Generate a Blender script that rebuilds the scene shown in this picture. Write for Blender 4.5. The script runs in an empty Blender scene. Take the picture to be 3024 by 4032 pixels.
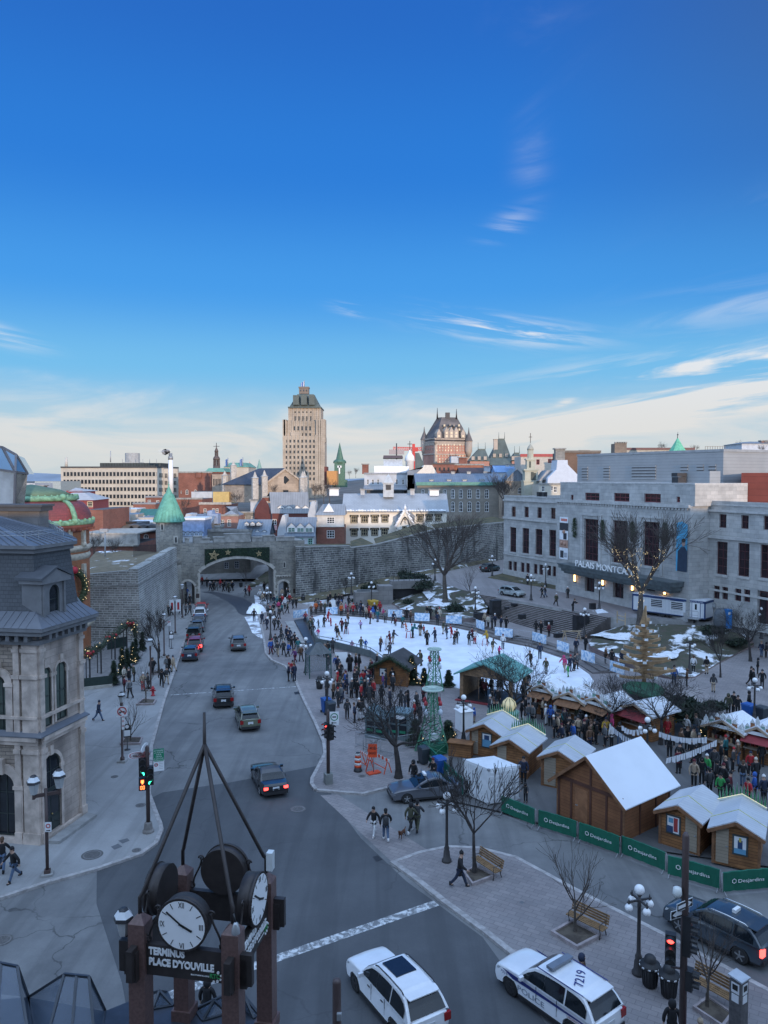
import bpy,math,random;from math import cos,sin,pi,atan2,hypot,sqrt,copysign,radians,exp,tan,asin,atan;from random import Random as RND;from mathutils import Vector as Vx,Matrix;av='A';dk='ADD';af='B';dn='Base Color';ag='C';eT='CENTER';fD='Color';ao='D';fp='Distance';at='F';eA='Height';ai='K';am='L';aE='MULTIPLY';eH='Normal';cA='Roughness';d3='SUBTRACT';dB='Scale';ex='ShaderNodeBump';hf='ShaderNodeTexBrick';gC='ShaderNodeTexCoord';fE='ShaderNodeTexNoise';eB='ShaderNodeVectorMath';eG='Strength';dA='Vector';ea='__len__';fn='arch_ring';eE='barrier';gL='barrier_frame';hb='belfry_opening';S_30_='black';fP='black_trim';fL='blue_roof_house';gN='blue_white_wall';hc='board_lettering';fK='brick_apartments';dZ='brown';bN='building';e5='burgundy';cP='car';he='castle_dark_copper';fc='castle_glass';eb='charcoal';fI='chimney';eJ='church_spire';e_='college';fQ='container_paint';ez='copper_wing';fl='cornice';hn='cream_block_wall';fS='cream_wall_b';gD='crowd among the market stalls';gU='crowd behind the rink boards';gM='crowd outside the log kiosk';gP='dark_green_spire';d6='denim';dw='door';gZ='dormer_window';gY='double_lantern';fi='flagpole';dU='gable_wall';e4='garland';g1='graphite_paint';eL='group';cR='hatch';cW='house';bR='jeep';cg='kind';cX='label';dt='lantern';fz='lantern_glass';fU='lantern_top_glass';dI='locust';bX='navy';g2='ochre_lattice';aX='off';g9='office building';gR='pale_blue_panel';fN='parapet';by='pel';g3='people on the left pavement';S_81_='person';g0='pinnacle_stone';bJ='post';g7='ratchet_strap';cZ='red';bK='roof';eN='roof_vent';cQ='sapling';aR='sedan';hk='side_signal_head';bi='sign';bM='sign_plate';eg='sign_text';gG='skaters on the ice';ha='skylight_frame';dH='sport_utility';bP='stand';ef='street';eD='street lamp';e9='street_name_sign';bH='stride';cK='stuff';ew='sunny_white_wall';aI='suv';cV='tin_roof';eu='traffic light';ej='traffic_signal';aZ='wall';cM='white';cN='window';ab=range
def VZ(z):return Vx((0,0,z))
def VC(a):return Vx((cos(a),sin(a),0))
def GV(q):return Vx((q.gauss(0,1),q.gauss(0,1),q.gauss(0,1))).normalized()
def gX(n):return n.n('ShaderNodeNewGeometry').outputs['Position']
def kz(n):return n.n(gC).outputs['UV']
def ac(b,k,v):b.inputs[k].default_value=v
R=math.radians;S=bpy.context.scene;fW=S.collection;random.seed(11);d5,gA,CX,CY,YH=20.7,3028,1512,2016,1880;d8=atan((CY-YH)/gA);h4=bpy.data.cameras.new('camera');h4.sensor_fit='VERTICAL';h4.sensor_height=36;h4.lens=gA/4032*36;h4.clip_start=.2;h4.clip_end=9000;gg=bpy.data.objects.new('camera',h4);fW.objects.link(gg);gg.location=(0,0,d5);gg.rotation_euler=(pi/2-d8,0,0);S.camera=gg;S.render.resolution_x=768;S.render.resolution_y=1024;S.view_settings.view_transform='Standard';S.view_settings.look='None';S.view_settings.exposure=.45;S.view_settings.gamma=1;cD=Vx((.407,-.914,tan(R(5)))).normalized();jj=bpy.data.lights.new('sun','SUN');jj.energy=2.3;jj.angle=R(.6);jj.color=(1,.76,.55);hG=bpy.data.objects.new('sun',jj);fW.objects.link(hG);hG.rotation_euler=(-cD).to_track_quat('-Z','Y').to_euler();hG.location=(80,-100,60)
class NG:
 def __init__(s,nt):s.nt=nt
 def n(s,t,**kw):
  nd=s.nt.nodes.new(t)
  for k,v in kw.items():setattr(nd,k,v)
  return nd
 def lk(s,a,b):s.nt.links.new(a,b)
 def fX(s,k0,v):
  if hasattr(v,'is_output')or isinstance(v,bpy.types.NodeSocket):s.lk(v,k0)
  else:k0.default_value=v
 def m(s,op,a,b=None,c=None,gT=False):
  nd=s.n('ShaderNodeMath',operation=op);nd.use_clamp=gT;s.fX(nd.inputs[0],a)
  if b is not None:s.fX(nd.inputs[1],b)
  if c is not None:s.fX(nd.inputs[2],c)
  return nd.outputs[0]
 def mix(s,f,a,b,bt='MIX'):
  nd=s.n('ShaderNodeMix',data_type='RGBA',blend_type=bt);s.fX(nd.inputs[0],f)
  for i,v in((6,a),(7,b)):
   if isinstance(v,(tuple,list))and len(v)==3:v=*v,1
   s.fX(nd.inputs[i],v)
  return nd.outputs[2]
 def cU(s,v,a,b,c=0,d=1,dN=True):
  nd=s.n('ShaderNodeMapRange');nd.interpolation_type='SMOOTHSTEP' if dN else'LINEAR';s.fX(nd.inputs[0],v)
  for i,x in((1,a),(2,b),(3,c),(4,d)):nd.inputs[i].default_value=x
  return nd.outputs[0]
 def noise(s,gk,scale,j1=4,ij=.55,hN=0):nd=s.n(fE);s.fX(nd.inputs[dA],gk);ac(nd,dB,scale);ac(nd,'Detail',j1);ac(nd,cA,ij);ac(nd,'Distortion',hN);return nd.outputs[0]
 def it(s,x,y,z=0):nd=s.n('ShaderNodeCombineXYZ');s.fX(nd.inputs[0],x);s.fX(nd.inputs[1],y);s.fX(nd.inputs[2],z);return nd.outputs[0]
W=bpy.data.worlds.new('World');S.world=W;W.use_nodes=True;wn=W.node_tree;wn.nodes.clear();g_=NG(wn);hj=g_.n('ShaderNodeTexSky',sky_type='NISHITA');hj.sun_disc=False;hj.sun_elevation=asin(cD.z);hj.sun_rotation=atan2(cD.x,cD.y);hj.altitude=60;hj.air_density=1;hj.dust_density=.6;hj.ozone_density=2.2;tc=g_.n(gC);sp=g_.n('ShaderNodeSeparateXYZ');g_.lk(tc.outputs['Generated'],sp.inputs[0]);az=g_.m('ARCTAN2',sp.outputs[0],sp.outputs[1]);el=g_.m('ARCSINE',sp.outputs[2])
def bI(u0,e0,su,se,fY=0):du=g_.m(d3,az,u0);de=g_.m(d3,el,e0);c,s_=cos(fY),sin(fY);a=g_.m(dk,g_.m(aE,du,c/su),g_.m(aE,de,s_/su));b=g_.m(dk,g_.m(aE,du,-s_/se),g_.m(aE,de,c/se));r2=g_.m(dk,g_.m(aE,a,a),g_.m(aE,b,b));return g_.m('EXPONENT',g_.m(aE,r2,-1))
def c6(su,se,fY,scale,lo,hi,ds=0,hN=.6,j1=7):c,s_=cos(fY),sin(fY);a=g_.m(dk,g_.m(aE,az,c*su),g_.m(aE,el,s_*su));b=g_.m(dk,g_.m(aE,az,-s_*se),g_.m(aE,el,c*se));return g_.cU(g_.noise(g_.it(a,b,ds),scale,j1,.6,hN),lo,hi)
def fd(*xs):
 r=xs[0]
 for x in xs[1:]:r=g_.m(dk,r,x)
 return r
b5=lambda a,b:g_.m(aE,a,b);c7=g_.m(dk,el,b5(g_.m(d3,g_.noise(g_.it(b5(az,3),b5(el,9),2),1.6,5,.6,.8),.5),-.13));eV=b5(g_.cU(c7,.125,.055),fd(.5,b5(bI(.02,.065,.24,.06,0),.6),b5(bI(.52,.03,.42,.04,0),.2),b5(bI(-.38,.055,.3,.05,0),.4)));jB=b5(eV,g_.m(dk,b5(c6(1.8,8.5,.03,2.1,.36,.64,3.1,.9),.85),.08));iW=b5(c6(1.5,15,.12,1.6,.4,.58,7.7,.8),fd(b5(bI(.4,.092,.22,.024,.12),1.25),b5(bI(.4,.13,.19,.02,.07),1.3),b5(bI(.25,.062,.14,.014,.14),1.1),b5(bI(.43,.2,.12,.02,.1),.35)));iv=b5(c6(3,36,-.17,2.1,.42,.66,1.3,.45),fd(b5(bI(.15,.187,.085,.014,-.15),1.25),b5(bI(-.042,.212,.022,.006,-.2),.7),b5(bI(-.48,.168,.05,.009,-.25),1.1),b5(bI(.155,.308,.028,.012,.4),.35),b5(bI(.195,.062,.02,.004,.25),.7),b5(bI(.232,.095,.014,.004,.3),.9),b5(bI(.13,.07,.03,.006,.1),.5)));ik=b5(c6(2,7,.25,1.4,.45,.8,9.2,.8),fd(b5(bI(.185,.385,.02,.05,0),.22),b5(bI(.19,.52,.06,.05,0),.13),b5(bI(.42,.22,.12,.05,.15),.25),b5(bI(.47,.3,.03,.02,.3),.3)));h7=g_.m('MINIMUM',fd(jB,iW,iv,ik),.93);hs=g_.n('ShaderNodeHueSaturation');g_.lk(hj.outputs[0],hs.inputs[fD]);ac(hs,'Saturation',1.12);ac(hs,'Value',1);iQ=g_.mix(g_.cU(el,.02,.2),(5.5,5.4,5.2),(6.1,6.3,6.6))
def hT(r,g,b,k=7.3):f=lambda x:((x/255+.055)/1.055)**2.4 if x>10 else x/255/12.92;return(f(r)*k,f(g)*k,f(b)*k)
eU=hT(196,214,224)
for e0,e1,c in((0,.07,(176,209,230)),(.06,.14,(116,192,242)),(.13,.24,(68,158,240)),(.22,.38,(40,126,222)),(.36,.56,(36,106,202)),(.6,1.2,(44,104,190))):eU=g_.mix(g_.cU(el,e0,e1),eU,hT(*c))
eU=g_.mix(b5(g_.cU(az,.1,.6),g_.cU(el,.1,.5)),eU,g_.mix(.55,eU,hT(70,96,140)));clear=g_.mix(.9,hs.outputs[0],eU);hy=g_.mix(h7,clear,iQ);hD=g_.m('MAXIMUM',g_.cU(el,.62,1),b5(g_.cU(g_.m('ABSOLUTE',az),1.1,1.9),g_.cU(el,-.02,.12)));hD=b5(hD,g_.m(dk,b5(c6(1.2,2.5,.5,1.3,.3,.7,4),.35),.65));hy=g_.mix(hD,hy,(7.8,10.9,15.9));bg=g_.n('ShaderNodeBackground');g_.lk(hy,bg.inputs[0]);bg.inputs[1].default_value=.1;wo=g_.n('ShaderNodeOutputWorld');g_.lk(bg.outputs[0],wo.inputs[0]);hE=dict(A=(0,1700,.6028),B=(600,1450,.4822),C=(1200,1550,.5425),D=(1950,1700,.6474),E=(0,2000,.4219),F=(0,2600,.4822),G=(300,2800,.557),H=(0,3400,.4219),I=(600,2200,.4219),J=(1000,2250,.4219),K=(1600,2200,.4822),L=(2300,2200,.4364),M=(1200,2500,.4822),N=(1800,2500,.4219),O=(2300,2600,.4364),P=(1900,3000,.6775),Q=(1200,3000,.5425),X=(0,0,1),Z=(0,0,1.8228))  # bright cloud veil added overhead and behind the viewpoint to light the ground
def cp(k,x,y):o=hE[k];return(o[0]+o[2]*x,o[1]+o[2]*y)
def ki(px,py):s,c=sin(d8),cos(d8);return Vx((px-CX,c*gA+s*(CY-py),-s*gA+c*(CY-py)))
def G(k,x,y,z=0):d=ki(*cp(k,x,y));t=(z-d5)/d.z;return Vx((d.x*t,d.y*t,z))
def AT(k,x,y,Y):d=ki(*cp(k,x,y));t=Y/d.y;return Vx((d.x*t,Y,d5+d.z*t))
def jO(p):s,c=sin(d8),cos(d8);v=Vx(p)-VZ(d5);f=v.y*c-v.z*s;u=v.y*s+v.z*c;return(CX+gA*v.x/f,CY-gA*u/f)
class MB:
 def __init__(s):s.v=[];s.f=[];s.m=[];s.sm=[]
 def add(s,vs,fs,m=0,sm=False):
  o=len(s.v);s.v+=[tuple(p)for p in vs]
  for f in fs:s.f.append([i+o for i in f]);s.m.append(m);s.sm.append(sm)
  return s
 def aA(s,a,b,c,d,m=0):return s.add([a,b,c,d],[(0,1,2,3)],m)
 def aB(s,p,m=0):return s.add(p,[(3,2,1,0),(4,5,6,7),(0,1,5,4),(1,2,6,5),(2,3,7,6),(3,0,4,7)],m)
 def dW(s,x0,x1,y0,y1,z0,z1,m=0):return s.aB([(x0,y0,z0),(x1,y0,z0),(x1,y1,z0),(x0,y1,z0),(x0,y0,z1),(x1,y0,z1),(x1,y1,z1),(x0,y1,z1)],m)
 def ak(s,c,sz,rz=0,m=0,rx=0,ry=0):M_=Matrix.Rotation(rz,3,'Z')@Matrix.Rotation(ry,3,'Y')@Matrix.Rotation(rx,3,'X');c=Vx(c);h=Vx(sz)/2;P=[(-1,-1,-1),(1,-1,-1),(1,1,-1),(-1,1,-1),(-1,-1,1),(1,-1,1),(1,1,1),(-1,1,1)];return s.aB([c+M_@Vx((a*h.x,b*h.y,d*h.z))for a,b,d in P],m)
 def aC(s,p,q,w,h=None,m=0,up=(0,0,1)):
  p,q=Vx(p),Vx(q);h=h or w;d=(q-p).normalized();up=Vx(up)
  if abs(d.dot(up))>.99:up=Vx((1,0,0))if abs(d.x)<.9 else Vx((0,1,0))
  a=d.cross(up).normalized();b=a.cross(d);r=[-a*w/2-b*h/2,a*w/2-b*h/2,a*w/2+b*h/2,-a*w/2+b*h/2];return s.aB([p+x for x in r]+[q+x for x in r],m)
 def aq(s,bn,rs,n=8,m=0,cap=True,sm=True):
  bn=[Vx(p)for p in bn]
  if not hasattr(rs,ea):rs=[rs]*len(bn)
  o=len(s.v);iz=None
  for i,p in enumerate(bn):
   d=bn[min(i+1,len(bn)-1)]-bn[max(i-1,0)];d=d.normalized()if d.length>1e-09 else VZ(1)
   if iz is None:iz=Vx((1,0,0))if abs(d.x)<.8 else Vx((0,1,0))
   a=(iz-d*iz.dot(d)).normalized();b=d.cross(a);iz=a
   for k in ab(n):t=2*pi*k/n;s.v.append(tuple(p+(a*cos(t)+b*sin(t))*rs[i]))
  for i in ab(len(bn)-1):
   for k in ab(n):k2=(k+1)%n;s.f.append([o+i*n+k,o+i*n+k2,o+(i+1)*n+k2,o+(i+1)*n+k]);s.m.append(m);s.sm.append(sm)
  if cap:s.f.append([o+k for k in reversed(range(n))]);s.m.append(m);s.sm.append(False);e=o+(len(bn)-1)*n;s.f.append([e+k for k in ab(n)]);s.m.append(m);s.sm.append(False)
  return s
 def ah(s,c,b9,n=16,m=0,sm=True,a0=0,cap=True,sx=1,sy=1):
  c=Vx(c);o=len(s.v)
  for r,z in b9:
   for k in ab(n):t=a0+2*pi*k/n;s.v.append((c.x+sx*r*cos(t),c.y+sy*r*sin(t),c.z+z))
  for i in ab(len(b9)-1):
   for k in ab(n):k2=(k+1)%n;s.f.append([o+i*n+k,o+i*n+k2,o+(i+1)*n+k2,o+(i+1)*n+k]);s.m.append(m);s.sm.append(sm)
  if cap:s.f.append([o+k for k in reversed(range(n))]);s.m.append(m);s.sm.append(False);e=o+(len(b9)-1)*n;s.f.append([e+k for k in ab(n)]);s.m.append(m);s.sm.append(False)
  return s
 def aV(s,c,r,n=12,k=8,m=0,sz=1):return s.ah(c,[(max(r*sin(pi*i/k),.0005),-r*sz*cos(pi*i/k))for i in ab(k+1)],n,m)
 def bL(s,bp,z0,z1,m=0,mt=None):
  n=len(bp);ar=sum((bp[i][0]*bp[(i+1)%n][1]-bp[(i+1)%n][0]*bp[i][1]for i in ab(n)))
  if ar<0:bp=list(reversed(bp))
  zb=z0 if hasattr(z0,ea)else[z0]*n;zt=z1 if hasattr(z1,ea)else[z1]*n
  if ar<0:zb=list(reversed(zb));zt=list(reversed(zt))
  vs=[(p[0],p[1],zb[i])for i,p in enumerate(bp)]+[(p[0],p[1],zt[i])for i,p in enumerate(bp)];s.add(vs,[tuple(reversed(range(n)))],m);o=len(s.v)-2*n;s.f.append([o+n+i for i in ab(n)]);s.m.append(m if mt is None else mt);s.sm.append(False)
  for i in ab(n):j=(i+1)%n;s.f.append([o+i,o+j,o+n+j,o+n+i]);s.m.append(m);s.sm.append(False)
  return s
 def ext(s,bp,gk,m=0):
  n=len(bp);gk=Vx(gk);bp=[Vx(p)for p in bp];hr=VZ(0)
  for i in ab(n):hr+=bp[i].cross(bp[(i+1)%n])
  if hr.dot(gk)>0:bp.reverse()
  fs=[tuple(range(n)),tuple(reversed(range(n,2*n)))]+[(i,n+i,n+(i+1)%n,(i+1)%n)for i in ab(n)];return s.add(bp+[p+gk for p in bp],fs,m)
 def U(s,name,eZ,eP=None,al=False,dN=None):
  me=bpy.data.meshes.new(name);ds=VZ(0)if eP is None or al else ko(eP);me.from_pydata([(x-ds.x,y-ds.y,z-ds.z)for x,y,z in s.v],[],s.f)
  if not isinstance(eZ,(list,tuple)):eZ=[eZ]
  for mm in eZ:me.materials.append(mm)
  me.polygons.foreach_set('material_index',s.m);me.polygons.foreach_set('use_smooth',s.sm if dN is None else[dN]*len(s.f));uv=me.uv_layers.new(name='UVMap');me.update();data=[0]*(2*len(me.loops));vv=s.v
  for p in me.polygons:
   nx,ny,nz=p.normal
   if abs(nz)>.8:
    for li in p.loop_indices:q=vv[me.loops[li].vertex_index];data[2*li]=q[0];data[2*li+1]=q[1]
   else:
    l=hypot(nx,ny)or 1;ux,uy=-ny/l,nx/l;hz=sqrt(max(1-nz*nz,.05))
    for li in p.loop_indices:q=vv[me.loops[li].vertex_index];data[2*li]=q[0]*ux+q[1]*uy;data[2*li+1]=q[2]/hz
  uv.data.foreach_set('uv',data);o=bpy.data.objects.new(name,me);fW.objects.link(o)
  if eP is not None:o.parent=eP
  return o
def ko(o):
 v=VZ(0)
 while o is not None:v+=o.location;o=o.parent
 return v
ee=[]
def cj(o,au,bB,a7=None):
 o[cX]=au;o['category']=bB
 if a7:o[eL]=a7
 ee.append(o);return o
def ae(name,au,bB,j5=(0,0,0),rz=0,a7=None):o=bpy.data.objects.new(name,None);fW.objects.link(o);o.empty_display_size=.2;o.location=j5;o.rotation_euler=(0,0,rz);return cj(o,au,bB,a7)
def aJ(o):o[cg]='structure';return o
def h2(aO,j5,rz=0,au=None,a7=None,sc=None):
 def kL(o,eP):
  c=o.copy();fW.objects.link(c)
  if eP is not None:c.parent=eP
  for ch in list(o.children):kL(ch,c)
  return c
 r=kL(aO,None);r.location=j5;r.rotation_euler=(0,0,rz)
 if sc:r.scale=(sc,sc,sc)
 if au:r[cX]=au
 if a7:r[eL]=a7
 ee.append(r);return r
aP={}
def cG(name):m=bpy.data.materials.new(name);m.use_nodes=True;aP[name]=m;nt=m.node_tree;b=nt.nodes['Principled BSDF'];return(m,NG(nt),b)
def M(name,c=(.5,.5,.5),r=.7,ih=0,aj=.12,vs=1.5,a5=0,bs=40,dV=0,dc=None,es=0,k7=1,iA=.5):
 if name in aP:return aP[name]
 m,n,b=cG(name);ac(b,cA,r);ac(b,'Metallic',ih);ac(b,'Specular IOR Level',iA)
 if dV:ac(b,'Coat Weight',dV);ac(b,'Coat Roughness',.06)
 if dc:ac(b,'Emission Color',(*dc,1));ac(b,'Emission Strength',es)
 if aj:ca=gX(n);f=n.noise(ca,vs,5,.6);lo=tuple((max(x*(1-aj),0)for x in c));hi=tuple((min(x*(1+aj),1)for x in c));n.lk(n.mix(n.cU(f,.3,.7),lo,hi),b.inputs[dn])
 else:ac(b,dn,(*c,1))
 if a5:ca=gX(n);bm=n.n(ex);ac(bm,eG,a5);ac(bm,fp,.02);n.lk(n.noise(ca,bs,4),bm.inputs[eA]);n.lk(bm.outputs[0],b.inputs[eH])
 return m
def BR(name,c1,c2,mo,bw,bh,ms=.012,r=.85,aw=.25,ss=.35,a5=.35,ds=.5,fZ=0,e7=0,squash=1):
 if name in aP:return aP[name]
 m,n,b=cG(name);uv=kz(n);ca=gX(n);gk=uv
 if fZ:nz=n.n(fE);n.lk(uv,nz.inputs[dA]);ac(nz,dB,1.6);ac(nz,'Detail',2);mx=n.n(eB,operation='MULTIPLY_ADD');n.lk(nz.outputs[fD],mx.inputs[0]);mx.inputs[1].default_value=(fZ,fZ,0);n.lk(uv,mx.inputs[2]);gk=mx.outputs[0]
 br=n.n(hf);n.lk(gk,br.inputs[dA]);br.offset=ds;br.squash=squash;br.squash_frequency=3;ac(br,'Color1',(*c1,1));ac(br,'Color2',(*c2,1));ac(br,'Mortar',(*mo,1));ac(br,dB,1);ac(br,'Mortar Size',ms);ac(br,'Mortar Smooth',.2);ac(br,'Brick Width',bw);ac(br,'Row Height',bh);ac(br,'Bias',0);f=n.cU(n.noise(ca,ss,6,.65),.3,.72);b8=n.mix(1,br.outputs[fD],n.mix(f,(1-aw,)*3,(1+aw*.5,)*3),aE)
 if e7:sv=n.n(eB,operation=aE);n.lk(ca,sv.inputs[0]);sv.inputs[1].default_value=(.55,.55,.09);d=n.cU(n.noise(sv.outputs[0],1.3,5,.6),.5,.68);b8=n.mix(n.m(aE,d,e7),b8,(.035,.035,.035))
 n.lk(b8,b.inputs[dn]);ac(b,cA,r)
 if a5:bm=n.n(ex);ac(bm,eG,a5);ac(bm,fp,.02);n.lk(n.m(d3,n.noise(ca,12,3),n.m(aE,br.outputs['Fac'],1.2)),bm.inputs[eA]);n.lk(bm.outputs[0],b.inputs[eH])
 return m
def cJ(name,c,i2,r=.85,cF=.5,cs=.16,je=None):
 if name in aP:return aP[name]
 m,n,b=cG(name);ca=gX(n);lU=n.cU(n.noise(ca,.055,5,.6,.4),.35,.68);lQ=n.cU(n.noise(ca,.55,6,.65),.3,.75);hL=n.noise(ca,9,3,.7);b8=n.mix(n.m(aE,n.m(dk,n.m(aE,lU,.65),n.m(aE,lQ,.45)),1,gT=True),c,i2);b8=n.mix(1,b8,n.mix(hL,(.86,)*3,(1.12,)*3),aE);jN=n.n(eB,operation=aE);n.lk(ca,jN.inputs[0]);jN.inputs[1].default_value=(.85,.045,1);b8=n.mix(n.m(aE,n.cU(n.noise(jN.outputs[0],1,4,.6,.3),.44,.62),.4 if cF else .15),b8,tuple((x*.72 for x in c)));lT=n.cU(n.noise(ca,.33,4,.7,.8),.66,.78);b8=n.mix(n.m(aE,lT,.45),b8,tuple((x*.45 for x in c)))
 if cF:nz=n.n(fE);n.lk(ca,nz.inputs[dA]);ac(nz,dB,.5);ac(nz,'Detail',4);mx=n.n(eB,operation='MULTIPLY_ADD');n.lk(nz.outputs[fD],mx.inputs[0]);mx.inputs[1].default_value=(2.5,2.5,0);n.lk(ca,mx.inputs[2]);vo=n.n('ShaderNodeTexVoronoi',feature='DISTANCE_TO_EDGE');n.lk(mx.outputs[0],vo.inputs[dA]);ac(vo,dB,cs);ck=n.m(d3,1,n.cU(vo.outputs[fp],0,.01));dL=n.cU(n.noise(ca,.12,2),.46,.56);b8=n.mix(n.m(aE,n.m(aE,ck,dL),cF),b8,tuple((x*.35 for x in c)))
 if je:uv=kz(n);mp=n.n('ShaderNodeMapping');n.lk(uv,mp.inputs[0]);ac(mp,'Rotation',(0,0,je[2]));br=n.n(hf);n.lk(mp.outputs[0],br.inputs[dA]);ac(br,'Color1',(.9,.9,.9,1));ac(br,'Color2',(1.1,1.08,1.06,1));ac(br,'Mortar',(.62,.62,.62,1));ac(br,dB,1);ac(br,'Mortar Size',.012);ac(br,'Brick Width',je[0]);ac(br,'Row Height',je[1]);b8=n.mix(1,b8,br.outputs[fD],aE)
 n.lk(b8,b.inputs[dn]);ac(b,cA,r);bm=n.n(ex);ac(bm,eG,.25);ac(bm,fp,.01);n.lk(n.noise(ca,30,3),bm.inputs[eA]);n.lk(bm.outputs[0],b.inputs[eH]);return m
def bG(name,a,jR,scale=.35,lo=.47,hi=.55,r=.9,dC=None):
 if name in aP:return aP[name]
 m,n,b=cG(name);ca=gX(n);f=n.cU(n.noise(ca,scale,7,.62,.5),lo,hi);hL=n.noise(ca,7,4,.7);aa=n.mix(1,n.mix(n.cU(n.noise(ca,1.1,4),.35,.65),a,dC or a),n.mix(hL,(.6,)*3,(1.4,)*3),aE);n.lk(n.mix(f,aa,jR),b.inputs[dn]);ac(b,cA,r);bm=n.n(ex);ac(bm,eG,.6);ac(bm,fp,.05);n.lk(n.noise(ca,6,5),bm.inputs[eA]);n.lk(bm.outputs[0],b.inputs[eH]);return m
aT=M('window_glass',(.018,.022,.028),.06,aj=.25,vs=.6);hK=M('blue_glass',(.05,.085,.13),.05,aj=.3,vs=.4);aU=M('black_iron',(.022,.022,.024),.5,aj=.2);aG=M('dark_metal',(.05,.05,.055),.45,.5,aj=.15);aK=M('galvanised_steel',(.36,.37,.38),.5,.35,aj=.15,vs=6);a6=M('white_paint',(.78,.78,.78),.5,aj=.05);jf=M('snow',(.86,.88,.91),.85,aj=.07,vs=3,a5=.5,bs=5);lG=BR('cedar_boards',(.26,.115,.048),(.19,.085,.036),(.05,.022,.01),3.2,.16,.01,aw=.35,ss=1.2);gH=M('cedar_trim',(.2,.095,.045),.8,aj=.25,vs=4);eW=M('concrete',(.3,.295,.285),.9,aj=.18,vs=1.2,a5=.2);dY=M('limestone_trim',(.4,.37,.325),.88,aj=.2,vs=1.5,a5=.3,bs=14);er=M('rubber',(.02,.02,.02),.85,aj=.1)
class bZ:
 def __init__(s,O,T):s.O=Vx((O[0],O[1]));d=Vx((T[0],T[1]))-s.O;s.L=d.length;s.u=d.normalized();s.nv=Vx((s.u.y,-s.u.x))
 def pt(s,t,z,n=0):p=s.O+s.u*t+s.nv*n;return Vx((p.x,p.y,z))
 def aQ(s,k,x,y,n=0):d=ki(*cp(k,x,y));o=s.O+s.nv*n;w=(o.x*s.nv.x+o.y*s.nv.y)/(d.x*s.nv.x+d.y*s.nv.y);p=Vx((d.x*w,d.y*w))-s.O;return(p.dot(s.u),d5+d.z*w)
 def bv(s,k,x0,y0,x1,y1,n=0):xm,ym=(x0+x1)/2,(y0+y1)/2;return(s.aQ(k,x0,ym,n)[0],s.aQ(k,x1,ym,n)[0],s.aQ(k,xm,y1,n)[1],s.aQ(k,xm,y0,n)[1])
 def bx(s,mb,t0,t1,z0,z1,n0,n1,m=0):P=lambda t,n,z:s.pt(t,z,n);return mb.aB([P(t0,n1,z0),P(t1,n1,z0),P(t1,n0,z0),P(t0,n0,z0),P(t0,n1,z1),P(t1,n1,z1),P(t1,n0,z1),P(t0,n0,z1)],m)
 def b7(s,mb,t0,t1,z0,z1,ep=(),aM=.25,m=0,n=0,mr=None):
  mr=m if mr is None else mr;ep=[o for o in ep if o[1]>t0+.01 and o[0]<t1-.01];ts=sorted({t0,t1}|{x for o in ep for x in o[:2]if t0<x<t1});zs=sorted({z0,z1}|{x for o in ep for x in o[2:4]if z0<x<z1})
  for i in ab(len(ts)-1):
   for j in ab(len(zs)-1):
    tm,zm=(ts[i]+ts[i+1])/2,(zs[j]+zs[j+1])/2
    if any((o[0]<tm<o[1]and o[2]<zm<o[3]for o in ep)):continue
    mb.aA(s.pt(ts[i],zs[j],n),s.pt(ts[i+1],zs[j],n),s.pt(ts[i+1],zs[j+1],n),s.pt(ts[i],zs[j+1],n),m)
  for o in ep:
   a,b,c,d=o[:4];cO=len(o)>4 and o[4];q=n-aM;mb.aA(s.pt(a,c,n),s.pt(a,c,q),s.pt(a,d,q),s.pt(a,d,n),mr).aA(s.pt(b,c,q),s.pt(b,c,n),s.pt(b,d,n),s.pt(b,d,q),mr).aA(s.pt(a,c,q),s.pt(a,c,n),s.pt(b,c,n),s.pt(b,c,q),mr)
   if not cO:mb.aA(s.pt(a,d,n),s.pt(a,d,q),s.pt(b,d,q),s.pt(b,d,n),mr)
   else:
    r=(b-a)/2;K=8;zc=d-r;pr=None
    for i in ab(K+1):
     t=a+r-r*cos(pi*i/K);zz=zc+r*sin(pi*i/K)
     if pr:mb.aA(s.pt(pr[0],pr[1],n),s.pt(t,zz,n),s.pt(t,d,n),s.pt(pr[0],d,n),m).aA(s.pt(pr[0],pr[1],q),s.pt(t,zz,q),s.pt(t,zz,n),s.pt(pr[0],pr[1],n),mr)
     pr=t,zz
  return mb
 def ge(s,a,b,c,d,cO):
  if not cO:return[(a,c),(b,c),(b,d),(a,d)]
  r=(b-a)/2;zc=d-r;return[(a,c),(b,c)]+[(a+r+r*cos(pi*i/10),zc+r*sin(pi*i/10))for i in ab(11)]
 def a9(s,eP,o,n=-.2,fm=None,gm=None,nx=2,nz=2,fw=.07,name=cN,eY=None,iP=None,au=None):
  a,b,c,d=o[:4];cO=len(o)>4 and o[4];fm=fm or a6;gm=gm or aT;mb=MB();out=s.ge(a,b,c,d,cO);ei=[];cx=(a+b)/2;cz=(c+d)/2
  for t,z in out:
   if cO and z>d-(b-a)/2:r=(b-a)/2;zc=d-r;f=(r-fw)/r;ei.append((cx+(t-cx)*f,zc+(z-zc)*f))
   else:ei.append((t+fw if t<cx else t-fw,z+fw if z<cz else z-(0 if cO else fw)))
  k=len(out)
  for i in ab(k):
   j=(i+1)%k
   for n_ in(n+.05,):mb.aA(s.pt(*out[i],n_),s.pt(*out[j],n_),s.pt(*ei[j],n_),s.pt(*ei[i],n_))
   mb.aA(s.pt(*ei[i],n+.05),s.pt(*ei[j],n+.05),s.pt(*ei[j],n),s.pt(*ei[i],n))
  mw=fw*.7
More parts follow.
